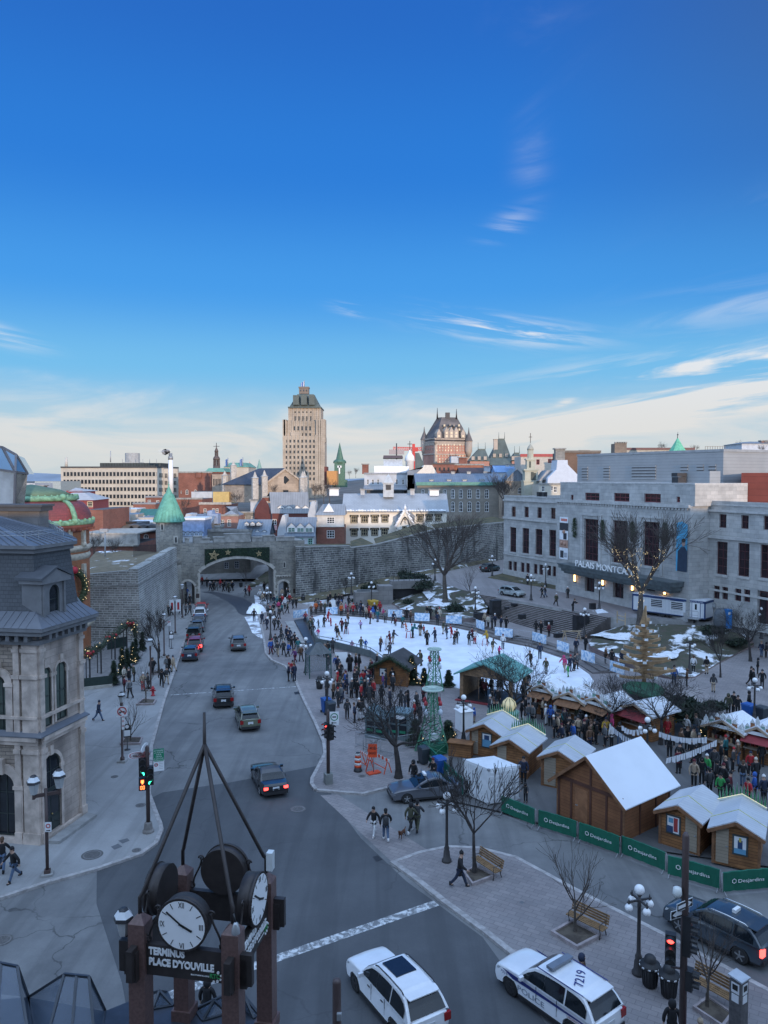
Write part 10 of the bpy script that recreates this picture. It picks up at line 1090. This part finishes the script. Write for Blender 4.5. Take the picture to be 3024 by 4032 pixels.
for k,x,y,yt,r,lab,l in(('M',872,395,168,.9,'Christmas tree with white globes beside the dark kiosk',20),('M',1175,420,285,.6,'small fir beside the rink shelter',0),('M',905,895,690,.8,'dark fir left of the near green mast',8),('M',1172,905,700,.9,'dark fir right of the near green mast',8),('N',492,900,770,.4,'tiny fir inside the advertising column foot',0),('M',975,410,270,.5,'slim fir between the kiosk and the far green mast',6),('O',1080,700,560,.5,'lit fir left of the lit stall',14)):p=G(k,x,y,.12);eC(p,AT(k,x,yt,p.y).z-p.z,r,lab,'firs among the market huts',lights=l)
iB=M('skin',(.42,.26,.19),.6,aj=.08);kl={};lH=dict(black=(.012,.012,.014),navy=(.016,.024,.05),charcoal=(.04,.042,.046),grey=(.13,.135,.14),olive=(.055,.058,.035),burgundy=(.1,.014,.022),red=(.36,.02,.025),blue=(.03,.1,.34),pink=(.5,.05,.16),white=(.62,.62,.62),beige=(.36,.28,.2),brown=(.1,.055,.032),teal=(.02,.13,.14),yellow=(.5,.3,.03),purple=(.12,.04,.14),denim=(.07,.11,.18),orange=(.5,.1,.02),green=(.04,.3,.08),lilac=(.38,.25,.46),tan=(.22,.15,.09),cream=(.5,.46,.38))
def dE(n):
 if n not in kl:kl[n]=M('cloth_'+n,lH[n],.85,aj=.15,vs=8)
 return kl[n]
def bU(V,E,Rr,aO=0,k5=1):
 me=bpy.data.meshes.new('s');me.from_pydata(V,E,[]);o=bpy.data.objects.new('s',me);fW.objects.link(o);m=o.modifiers.new('k','SKIN');m.use_smooth_shade=True
 for i,r in enumerate(Rr):me.skin_vertices[0].data[i].radius=r if hasattr(r,ea)else(r,r)
 me.skin_vertices[0].data[aO].use_root=True;s=o.modifiers.new('u','SUBSURF');s.levels=k5;s.render_levels=k5;dg=bpy.context.evaluated_depsgraph_get();dg.update();out=bpy.data.meshes.new_from_object(o.evaluated_get(dg));bpy.data.objects.remove(o);bpy.data.meshes.remove(me)
 for p in out.polygons:p.use_smooth=True
 return out
def hB(lean=.05,L=(.25,-.25),K=(.1,.35),A=(-.3,.3),B=(.3,.3),out=.12,tw=(0,0)):
 J={};lJ=.93;J[by]=VZ(lJ);f=Vx((0,sin(lean),cos(lean)));J['ch']=J[by]+f*.36;J['nk']=J[by]+f*.55;J['hd']=J['nk']+f*.1+Vx((0,.03,.02));J['tp']=J['hd']+Vx((0,.01,.17));mn=9
 for i,s in enumerate((-1,1)):h=J[by]+Vx((s*.095,0,-.04));a=L[i];k=h+Vx((s*.015,sin(a),-cos(a)))*.43;b=a-K[i];an=k+Vx((0,sin(b),-cos(b)))*.42;J[f'h{i}'],J[f'k{i}'],J[f'a{i}']=(h,k,an);J[f't{i}']=an+Vx((s*.02,.15,-.04));mn=min(mn,an.z);sh=J['nk']+Vx((s*.19,0,-.06));a=A[i]+lean;el=sh+Vx((s*out,sin(a)*.28,-cos(a)*.28));b=a+B[i];wr=el+Vx((-s*.03*B[i],sin(b)*.25,-cos(b)*.25));J[f's{i}'],J[f'e{i}'],J[f'w{i}']=(sh,el,wr);J[f'f{i}']=wr+(wr-el).normalized()*.09
 for k in J:J[k]=J[k]-VZ(mn-.075)
 return J
def em(J,gO=0,hood=False,hat=True):
 def jG(gW,h9,io):ix={n:i for i,n in enumerate(gW)};return bU([tuple(J[n])for n in gW],[(ix[a],ix[b])for a,b in h9],io)
 out={};nm=[by,'ch','nk','hd','tp','h0','k0','a0','t0','h1','k1','a1','t1','s0','e0','w0','f0','s1','e1','w1','f1'];ed=[(by,'ch'),('ch','nk'),('nk','hd'),('hd','tp')]+[(a+i,b+i)for i in'01' for a,b in(('h','k'),('k','a'),('a','t'),('s','e'),('e','w'),('w','f'))]+[(by,'h0'),(by,'h1'),('nk','s0'),('nk','s1')];eO=[(.12,.09),(.13,.09),.055,(.085,.1),(.07,.08)]+[.075,.055,.04,(.045,.035)]*2+[.05,.04,.03,(.038,.022)]*2;body=jG(nm,ed,eO);mb=MB();mb.v=[tuple(v.co)for v in body.vertices];mb.f=[list(p.vertices)for p in body.polygons];mb.m=[0]*len(mb.f);mb.sm=[True]*len(mb.f);bpy.data.meshes.remove(body)
 for i,s in enumerate((-1,1)):
  d=(J[f'f{i}']-J[f'w{i}']).normalized();x=Vx((1,0,0));y=d.cross(x).normalized()
  for j,(o_,ln)in enumerate(((-.026,.06),(-.009,.072),(.009,.068),(.026,.052))):b=J[f'f{i}']+y*o_*1-d*.01;mb.aq([b,b+d*ln*.55,b+d*ln*.9-x*s*.02],[.01,.009,.006],5)
  b=J[f'w{i}']+d*.035+y*.03;mb.aq([b,b+(y*.7+d*.6)*.045,b+(y*.6+d)*.06],[.012,.011,.008],5)
 hd=J['hd'].lerp(J['tp'],.45);mb.aq([hd+Vx((0,.095,.03)),hd+Vx((0,.125,-.015))],[.012,.02],5)
 for s in(-1,1):mb.aV(hd+Vx((s*.09,0,0)),.026,6,4)
 out[S_81_]=mb;ks=MB();[ks.aV(hd+Vx((s*.034,.093,.022)),.013,6,4)for s in(-1,1)];ks.ak(hd+Vx((0,.098,-.052)),(.05,.012,.01));out['face_marks']=ks;V=[by,'ch','nk','s0','e0','w0','s1','e1','w1'];J2=dict(J);J2['lo']=J[by]+Vx((0,0,-.1-gO));ix=['lo']+V;g=J;J_=J2;me=bU([tuple(J_[n])for n in ix],[(ix.index(a),ix.index(b))for a,b in(('lo',by),(by,'ch'),('ch','nk'),('nk','s0'),('s0','e0'),('e0','w0'),('nk','s1'),('s1','e1'),('e1','w1'))],[(.19,.15),(.175,.14),(.19,.145),(.1,.09),.085,.072,.058,.085,.072,.058],1);out['coat']=me;out['trousers']=bU([tuple(J[n])for n in(by,'h0','k0','a0','h1','k1','a1')],[(0,1),(1,2),(2,3),(0,4),(4,5),(5,6)],[(.15,.12),.105,.08,.062,.105,.08,.062])
 for i in'01':mb=out['boot'+i]=MB();mb.aq([J['a'+i]+VZ(.1),J['a'+i]+VZ(-.02),J['a'+i]+Vx((0,.01,-.06))],[.06,.062,.066],8).aq([J['a'+i]+Vx((0,-.05,-.045)),J['a'+i]+Vx((0,.06,-.045)),J['t'+i]+VZ(0)],[.045,.052,.038],8)
 mb=MB();c=J['hd'].lerp(J['tp'],.55)
 if hood:mb.ah(c+Vx((0,-.035,-.02)),[(.09,-.17),(.135,-.1),(.145,0),(.12,.1),(.06,.15),(.01,.16)],12)
 else:mb.ah(c+Vx((0,-.012,.02)),[(.104,-.03),(.108,0),(.108,.035),(.09,.09),(.045,.125),(.005,.13)],12);mb.aV(c+Vx((0,-.01,.16)),.035,6,4)if hat else mb.ah(c+Vx((0,-.05,-.06)),[(.06,-.1),(.088,0),(.09,.08)],10)
 out['hood' if hood else'hat' if hat else'hair']=mb;return out
kr=dict(stand=dict(L=(.03,-.03),K=(.02,.02),A=(-.02,.06),B=(.15,.2),out=.09),walk=dict(lean=.07),stride=dict(lean=.08,L=(.42,-.42),K=(.08,.3),A=(-.5,.45),B=(.35,.5)),phone=dict(L=(.04,-.02),K=(.03,.03),A=(.35,.25),B=(1.5,1.6),out=.08),skate=dict(lean=.22,L=(.28,-.26),K=(.35,.4),A=(-.2,.4),B=(.4,.5),out=.12),glide=dict(lean=.1,L=(.12,-.06),K=(.2,.15),A=(.2,-.1),B=(.4,.5),out=.1),lean=dict(lean=.4,L=(.2,.05),K=(.25,.15),A=(.5,.55),B=(.5,.5),out=.1),sit=dict(lean=.05,L=(1.35,1.3),K=(1.25,1.3),A=(.3,.3),B=(.8,.8)));hU={}
def f4(eX,cS):
 k=eX,cS
 if k not in hU:
  d=em(hB(**kr[eX]),gO={'h':0,'c':.28,'o':.05,'n':.05}[cS],hood=cS=='o',hat=cS in'hc');r={}
  for n,g in d.items():
   if isinstance(g,MB):me=bpy.data.meshes.new(n);me.from_pydata(g.v,[],g.f);me.polygons.foreach_set('use_smooth',[True]*len(me.polygons))
   else:me=g;me.name=n
   me.materials.append(iB);r[n]=me
  hU[k]=r
 return hU[k]
PN=0
def fg(p,h,jQ,eX,cS,dV,hJ,au,cap=None,eF=S_30_,a7=None):
 global PN;PN+=1;S_=f4(eX,cS);aO=None;rr=RND(PN)
 for n in S_:
  o=bpy.data.objects.new(n.strip('01'),S_[n]);fW.objects.link(o);o.material_slots[0].link='OBJECT';o.material_slots[0].material={S_81_:iB,'face_marks':aU,'coat':dE(dV),'trousers':dE(hJ),'boot0':dE(eF),'boot1':dE(eF)}.get(n)or dE(cap or(dV if n=='hood' else rr.choice((S_30_,dZ,dZ,S_30_,'tan'))if n=='hair' else rr.choice((S_30_,eb,e5,cM,bX,S_30_,'grey',cZ))))
  if aO is None:aO=o
  else:o.parent=aO
 k=h/1.76;aO.location=p;aO.scale=(k*rr.uniform(1,1.1),k,k);aO.rotation_euler=(0,0,jQ);cj(aO,au,S_81_,a7);return aO
rd=math.radians;C1=dict(k=S_30_,n=bX,c=eb,g='grey',o='olive',m=e5,r=cZ,b='blue',p='pink',w=cM,e='beige',f=dZ,t='teal',y='yellow',u='purple',d=d6,a='orange',v='green',l='lilac',s='tan',i='cream');P1=dict(s=bP,w='walk',t=bH,p='phone',k='skate',g='glide',l='lean',i='sit');jF='black charcoal burgundy white navy black grey red white cream'.split()
def aY(k,z,where,data,a7,hs=1,q=None):
 q=q or RND(len(data))
 for e in data.split():x,y,w=e.split(',');h=(int(w[4:])/10 if len(w)>4 else q.uniform(1.62,1.8))*hs;p=G(k,float(x),float(y),z);ps=P1[w[2]];hd=q.uniform(0,6.28)if ps not in('sit',)else 3.1+q.uniform(-.5,.5);verb={'skate':'skating','glide':'skating','lean':'leaning','sit':'sitting',bH:'striding','walk':'walking'}.get(ps,'standing');cap=q.choice(jF)if w[3]in'hc' else None;fg(p,h,hd,ps,w[3],C1[w[0]],C1[w[1]],f"{('child' if h < 1.4 else S_81_)} in {C1[w[0]]} coat{(', ' + cap + ' hat' if cap else ', hood up' if w[3] == 'o' else '')}{('' if C1[w[1]] == S_30_ else ', ' + C1[w[1]] + ' trousers,')} {verb} {where}",cap,a7=a7)
aY('J',.2,'on the ice','603,525,gcgh12 653,520,kkgn 718,510,rrgo11 690,470,rrkh 770,615,kngh 792,640,kekn 820,560,mkgh 858,580,ckgc 880,490,fkgh 995,540,lkkh12 600,625,pwgh13 735,760,ckpn 915,725,upgo10 1000,745,oogh 1042,720,bngh11 1180,745,fngh 1235,735,wwgh 1268,690,mmgh 1298,680,ceko 1085,490,mkgh 1150,465,tegh 1225,480,gkgn 1300,490,nkkn 1322,510,mkgh11 1385,525,tkgh 1420,555,aakh12 1480,620,tklo 1550,600,cegn 1585,585,rkkh11 1612,685,kkgn 1265,800,cngn 1555,880,ookh 545,540,gngh',gG);aY(ai,.2,'near the far boards','300,615,oegh 330,655,cdgo 370,645,rrkh 170,705,kkgn 235,680,nngh 118,625,cegn 145,610,rkgh11 390,700,kkgh 412,690,kkgn 513,705,kkgo 560,695,wrgh 540,670,mkgh 660,700,ykko 705,770,oekn 788,735,wngh 758,800,pkko12 120,875,oogh 1090,815,nngn 1015,880,kkkn 1140,940,oogn 1290,925,peko 1320,965,vvgh13 1335,920,nngh 1368,915,ckgn 1390,900,gkgh 50,645,tkgh',gG);aY('I',.12,'by the street-side kerb','1025,610,nnwn 1068,660,nnwh 1140,665,ckwh 1175,665,ckwn 1105,895,bmws 1170,910,ceth 1150,830,cgwn 1225,900,ckwc 1268,915,bkwh 1205,800,cgwo 1250,760,nkws 1280,770,nnsh 1330,820,kkwh 1330,975,umwc 1388,960,fkwn 1360,880,tgsh 1300,860,kkwo 1120,880,ckwh 1200,740,kkwn 1270,810,nkpn 1345,850,kkws'.replace('ws','wh'),'walkers between the street and the rink');aY('I',.12,'near the gate','870,350,nkwh 905,350,rkwo 1005,385,wgwh 1025,420,egwn 1045,400,fkwh 1068,400,kkwn 1108,395,kkwh 1045,310,kksn 1165,370,ckwn 1210,375,egsh 1250,370,ckwh 1268,370,kwwh 1298,360,rkto 1140,440,nnwh 1165,450,tkwo 1190,450,kkwn 1215,440,rnwh 1238,470,wkwo 1280,420,rkwh 1310,465,ckwn 1342,460,kkwh 1180,500,pksh 1210,520,tkwh 1260,510,okwn 1100,560,kksh 1130,520,kesn 1180,560,ckwh 1145,600,ckwo 1080,520,gkwh','people near the gate');aY('I',0,'under the gate arch','510,265,kkwn 540,300,nkwh 562,300,kkto 575,290,ckwn 598,295,gkwh 632,275,rkwo 660,305,kkwh 675,290,kkwn 700,305,ckwh 715,315,okwo 740,300,kkwn 750,298,nkwh 465,240,rksh','people under the gate arch');aY('I',.12,'in the small side arch','283,385,fkwh 322,360,bnwn 318,435,kkwo 350,435,kkwn','people at the side arch');aY(av,.125,'below left town wall','1100,1205,ckwh 1118,1200,ckwn 1180,1195,kkwo 1215,1200,gkwh 1240,1195,ckwn 1040,1480,kksn 1015,1255,rrso 1052,1300,kkwn 998,1580,ckwh',g3);aY('E',.125,'near the fire hydrant','1155,1640,iksh 1208,1660,kksh 1252,1620,oksc 1160,1720,mkpn15 1212,1775,gkwh 1335,1710,ersh 1385,1705,ckpc 1420,1560,kksn 1510,1670,kkwo 1555,1645,cewn 1560,1530,gkwn 1580,1530,kkwc 1620,1530,eewh',g3);aY('J',.12,'outside the log kiosk','690,920,kksn 765,930,bwsh 710,870,tkso 660,800,fksh 890,935,kkso 900,930,ckwc 948,920,kksn 980,930,kkso 1045,1060,nksn 1068,1060,mdsh 1100,1000,mkso 505,920,kksh 1085,980,kksn 850,1080,fksc 935,1090,kksh 955,1070,cksh 690,790,kksn 785,1110,rkso 800,1180,cksn 830,1190,nnsh 870,1140,nnso 740,1190,fksh 680,1170,cksn 870,1375,ckso 940,1410,nksn 985,1385,kwsh 1020,1380,kwso 910,1180,cksh 1000,1160,teso 960,1180,kksn 1060,1180,gksh 1120,1190,rksn 1270,1270,nnsh 1370,1290,ckso 1410,1310,cdsn 1500,1400,rksc 1550,1420,kksn 1520,1300,cksh 1440,1290,kkso 1190,1240,kkso 1300,1120,cksh 1580,1220,mksn',gM);aY('J',.25,'behind the rink boards','580,350,ckso 535,415,fkph 485,465,rnin 578,395,ancn 690,320,kksn 665,390,oksh 710,300,kksn 760,305,kkso 795,310,kksn 820,315,kksn 885,330,kkso 815,415,accn 858,395,pksh 875,440,mkgo 958,400,ckso 1000,385,kksn 1045,440,eksh 1075,430,rkso 1110,445,beso 1155,470,tdsn 1175,395,rkso 1208,430,pkso12 1020,420,kksh 1095,425,cksn 1130,410,cksh 1425,450,kksn 1460,480,fksh 525,540,okin 550,590,kkio 1290,280,kksn'.replace('ancn','aksn').replace('accn','aksn').replace('mkgo','mkso'),gU);aY(ai,.6,'on the rink walkway','168,480,kesh 196,490,kksn 248,500,kkso 270,505,iesc 255,545,nkin 640,545,ekso 668,560,iksn 700,570,ckso 725,555,nksh 772,570,nksn 815,580,kksn 1058,612,kkso 1100,622,kksn 1165,635,mkin 1385,775,nksn 1462,755,kksn 1625,855,fksh'.replace('nkin','nksn').replace('mkin','mksh'),'people on the rink walkway');aY(ai,TZ,'before the concert hall','990,213,kksn 1108,318,kkwn 1134,316,cdwh 1222,383,oktc 1318,322,cksh 1530,320,kksh 1610,325,kksn 1358,430,kkln','people on the concert hall forecourt');aY(am,.25,'beside the snowy lawn','190,945,fksh 250,965,kksn 340,960,nksh 985,1025,wksn 1105,1040,kesn 1165,1205,ceso 1600,885,ndsn 1640,890,kkso 1565,1040,kkso 1500,1140,kkwn 1530,1150,kksn 1605,1165,kkwc 810,1130,bnsh 925,1150,fkso','people on the paved walk');aY('N',.12,'at the timber shelter','220,560,kksh 240,570,mkso 320,560,kksn 380,560,cksh 320,675,kwso 380,680,kksh 300,760,cdsh 345,790,kksn 370,795,kesh 160,815,beso12 410,540,kkso 265,590,mksh','people at the timber shelter');aY('N',.125,'among the market stalls','600,790,kksn 615,620,cksh 748,730,rksh 805,700,rkso 670,830,gdsh 705,840,gksn 860,740,rkso 830,840,wwsh 870,850,bkso 915,810,wksn 1070,790,akso 660,600,kksh 1130,820,mksn 880,640,rksh 1360,850,kksn 1395,880,pksh 905,960,cksh 950,940,kksn 1085,1020,bdsh 1030,1010,kksn 1150,900,kkso 1200,960,cksh 1240,1000,kksn 1190,1010,kksh 1300,1020,kkso 1380,1040,gksn 1440,1040,wksh 1320,900,kksn 1100,960,ckso 1270,900,fksh 980,1030,nksh 1175,870,kksn 1000,880,cksn',gD);aY('O',.125,'behind the barn','165,660,kksn 250,690,pkso 195,720,yksh 610,720,nnso 750,720,rrsh 795,660,ykso 870,830,fksn 930,810,kksn 980,820,eksh 1010,690,gdsn 1290,840,wksh 1350,870,kksn 1390,950,fdsh 1430,890,cksn 1280,900,tksh 770,880,kksn 860,970,kksh 850,1020,mksn 970,920,kksn 1030,880,kksh 1010,990,kkso 1130,980,nksn 1175,1010,cksn 1110,1080,vdsh 1190,1140,kkso 1280,1100,kksn 1250,1180,kksh 1430,1140,kdsn 1550,1130,kksh 1560,900,kksn 1600,960,kksn 1060,1120,kkso 990,1140,eksh 1130,1220,cksn 1230,1260,vksh 1310,1260,mksh 1290,1310,kkso 1480,1310,rksn 1540,1260,bkso 1620,1300,nksh 1340,1000,cksh 1230,950,kksn 1500,1040,rksh 1300,490,okso 1385,500,kksn 1345,470,kksh 1490,460,kkso 920,700,wksn','crowd in the market lane')
def hC(k,z,where,bp,n,a7):
 q=RND(n);k3='kkkcncgofmrnbeutk'
 for i in ab(n):a,b,c=q.sample(bp,3);u,v=q.random(),q.random();aY(k,z,where,'%d,%d,%s'%(a[0]+(b[0]-a[0])*u+(c[0]-a[0])*v*.7,a[1]+(b[1]-a[1])*u+(c[1]-a[1])*v*.7,q.choice(k3)+q.choice('kkkndc')+'s'+q.choice('hnoc')),a7,q=q)
hC('J',.12,'in the kiosk queue',[(720,1000),(1250,1010),(1280,1230),(760,1240)],26,gM);hC('N',.125,'in the market throng',[(600,720),(900,700),(1420,920),(1400,1060),(950,1020)],26,gD);hC('J',.25,'beside the rink edge',[(560,340),(960,330),(1180,440),(1000,430)],12,gU)
def bl(k,x,y,z,h,d,eX,cS,dV,hJ,au,cap=None,eF=S_30_):p=G(k,x,y,z);hd=atan2(-d[0],d[1]);return fg(p,h,hd,eX,cS,dV,hJ,au,cap,eF)
bl('Q',1125,905,.123,1.82,(1,-.25),bH,'c',S_30_,bX,'man in long black coat striding past the crooked tree',S_30_);bl('Q',502,532,.03,1.68,(-.4,-1),bH,'n',S_30_,cM,'woman in black vest and white trousers walking before the taxi',S_30_,cM);bl('Q',588,566,.03,1.72,(-.1,1),'walk','n',S_30_,d6,'person in black jacket and pale jeans with backpack before the taxi',S_30_,cM);bl('Q',768,512,.02,1.75,(.5,.8),bH,'o','olive',S_30_,'person in dark hooded coat with white shoes beside the taxi',S_30_,cM);bl('Q',815,500,.02,1.78,(.3,1),bH,'n',eb,'olive','person with grey backpack walking beside the taxi front wheel',S_30_);bl('Q',790,175,.12,1.7,(-.5,-.8),bP,'o',S_30_,S_30_,'person in black hood standing behind the taxi bonnet',S_30_);bl('Q',932,160,.12,1.7,(-.4,-.9),'phone','c',S_30_,S_30_,'person in dark red headscarf standing behind the taxi roof',e5);bl('I',1270,1140,.1,1.75,(.9,.3),bP,'h',bX,S_30_,'person in red Santa hat at the kerb before the bus shelter',cZ);bl('I',1310,1112,.1,1.76,(.1,-1),bP,'n',cZ,S_30_,'person in red coat behind two others at the kerb');bl('I',1325,1143,.1,1.78,(-.6,.7),bP,'n',bX,bX,'person in navy coat seen from behind at the kerb');bl('I',950,582,.02,1.75,(-.2,1),'walk','n',S_30_,S_30_,'lone person in black walking in the street by the snow pile');bl(at,805,495,.125,1.74,(1,-.15),bH,'h',bX,d6,'lone person in navy jacket crossing the left pavement',bX);bl(at,115,1800,.125,1.78,(-.5,-.8),bH,'n',S_30_,d6,'person in black coat and blue jeans at the stone building corner',S_30_);bl(at,20,1722,.125,1.76,(-.3,.9),bH,'n',S_30_,d6,'person in jeans at the left edge beside the stone building',dZ);bl('X',816,4040,0,1.72,(.2,1),bP,'o',S_30_,S_30_,'person in black hood behind the terminus roof under the clock',S_30_);bl('X',2285,3930,.123,1.74,(.7,-.5),bP,'o',dZ,S_30_,'person in brown coat and dark hood beyond the police car',bX);bl('X',2752,4205,.123,1.66,(.6,.7),bP,'h','pink',S_30_,'person in pink jacket and knitted hat beside the near signal pole','beige');bl('X',2645,4130,.123,1.72,(.2,1),bP,'o',S_30_,S_30_,'person in black partly hidden by the near signal pole',S_30_);bl('N',620,1390,.13,1.8,(-.4,-1),bP,'n',bX,S_30_,'guard in navy jacket standing between container and hut',S_30_);bl('N',640,1560,.13,1.3,(-.4,-1),'lean','o',eb,S_30_,'person crouching over equipment right of the container',S_30_);b=G('Q',588,566,.03);r=ae('backpack','dark backpack on the person in pale jeans','backpack',b+Vx((0,-.2,1.15)));mb=MB().ah(b+Vx((0,-.24,.95)),[(.1,0),(.16,.05),(.17,.3),(.14,.45),(.05,.52)],10,sy=.7);mb.U('bag',dE(eb),r)
for k,x,y,lab in(('J',862,585,'red skating aid frame in front of a skater'),('J',915,730,'small red skating aid held by the child in purple'),('J',1440,622,'skating aid frame leaned on by the teal skater'),(ai,640,710,'skating aid frame beside the skater in yellow'),(ai,20,645,'red skating aid frame near the upper boards')):
 b=G(k,x,y,.2);mb=MB()
 for s in(-.3,.3):mb.aq([b+Vx((s,-.3,.03)),b+Vx((s*.7,0,.85)),b+Vx((s,.35,.03)),b+Vx((s,-.3,.03))],.022,5)
 mb.aq([b+Vx((-.21,0,.85)),b+Vx((.21,0,.85))],.022,5);cj(mb.U('skating_aid',M('aid_red',(.4,.04,.04),.5)),lab,'skating aid','skating aid frames')
b=G('Q',706,552,.03);V=[(0,-.22,.34),(0,0,.33),(0,.2,.36),(0,.29,.46),(0,.33,.52),(0,.43,.49)];E_=[(i,i+1)for i in ab(5)];Rr=[(.085,.09),(.08,.085),(.1,.11),.06,.06,.035]
for s in(-1,1):
 for y0,h1,ft in((-.22,(-.18,.2),(-.26,.1)),(.2,(.18,.2),(.2,.1))):n=len(V);V+=[(s*.07,y0,.27),(s*.075,h1[0],h1[1]),(s*.075,ft[0],ft[1]),(s*.075,ft[0]+.03,.03)];E_+=[(0 if y0<0 else 2,n),(n,n+1),(n+1,n+2),(n+2,n+3)];Rr+=[.05,.032,.024,.026]
n=len(V);V+=[(0,-.34,.42),(0,-.42,.52)];E_+=[(0,n),(n,n+1)];Rr+=[.03,.018];kD=bU(V,E_,Rr,1);kD.materials.append(M('dog_fur',(.09,.035,.018),.9,aj=.3,vs=12));im=bpy.data.objects.new('dog',kD);fW.objects.link(im);im.location=b;im.rotation_euler=(0,0,2.6);cj(im,'small reddish brown dog walking beside the taxi','dog');mb=MB()
for s in(-1,1):mb.ext([(s*.05,.3,.55),(s*.09,.32,.47),(s*.055,.35,.53)],(0,.02,0))
mb.U('ear',aP['dog_fur'],im,al=True);lN=sorted((o for o in ee if o['category']==S_81_),key=lambda o:o.location.length)[298:];bpy.context.view_layer.update();mb=MB();ms=[]
for o in lN:
 ee.remove(o)
 for c in[o]+list(o.children):
  mt=c.material_slots[0].material;W_=c.matrix_world if c is o else o.matrix_world@c.matrix_local
  if mt not in ms:ms.append(mt)
  mb.add([W_@v.co for v in c.data.vertices],[tuple(p.vertices)for p in c.data.polygons],ms.index(mt),True)
 for c in list(o.children)+[o]:bpy.data.objects.remove(c)
cj(mb.U('crowd',ms),'far crowd of winter walkers and skaters near the gate and upper rink edge','crowd')[cg]=cK;i3={};ORD='first second third fourth fifth sixth seventh eighth ninth tenth eleventh twelfth'.split()
for o in ee:i3.setdefault(o[cX],[]).append(o)
for lab,L in i3.items():
 if len(L)<2:continue
 L.sort(key=lambda o:jO(o.location)[0]);n=len(L)
 for i,o in enumerate(L):w='left one' if n==2 and i==0 else'right one' if n==2 else'leftmost' if i==0 else'rightmost' if i==n-1 else f'{ORD[i]} from left' if i<n/2 else f'{ORD[n - 1 - i]} from right';o[cX]=f'{lab}, {w}'
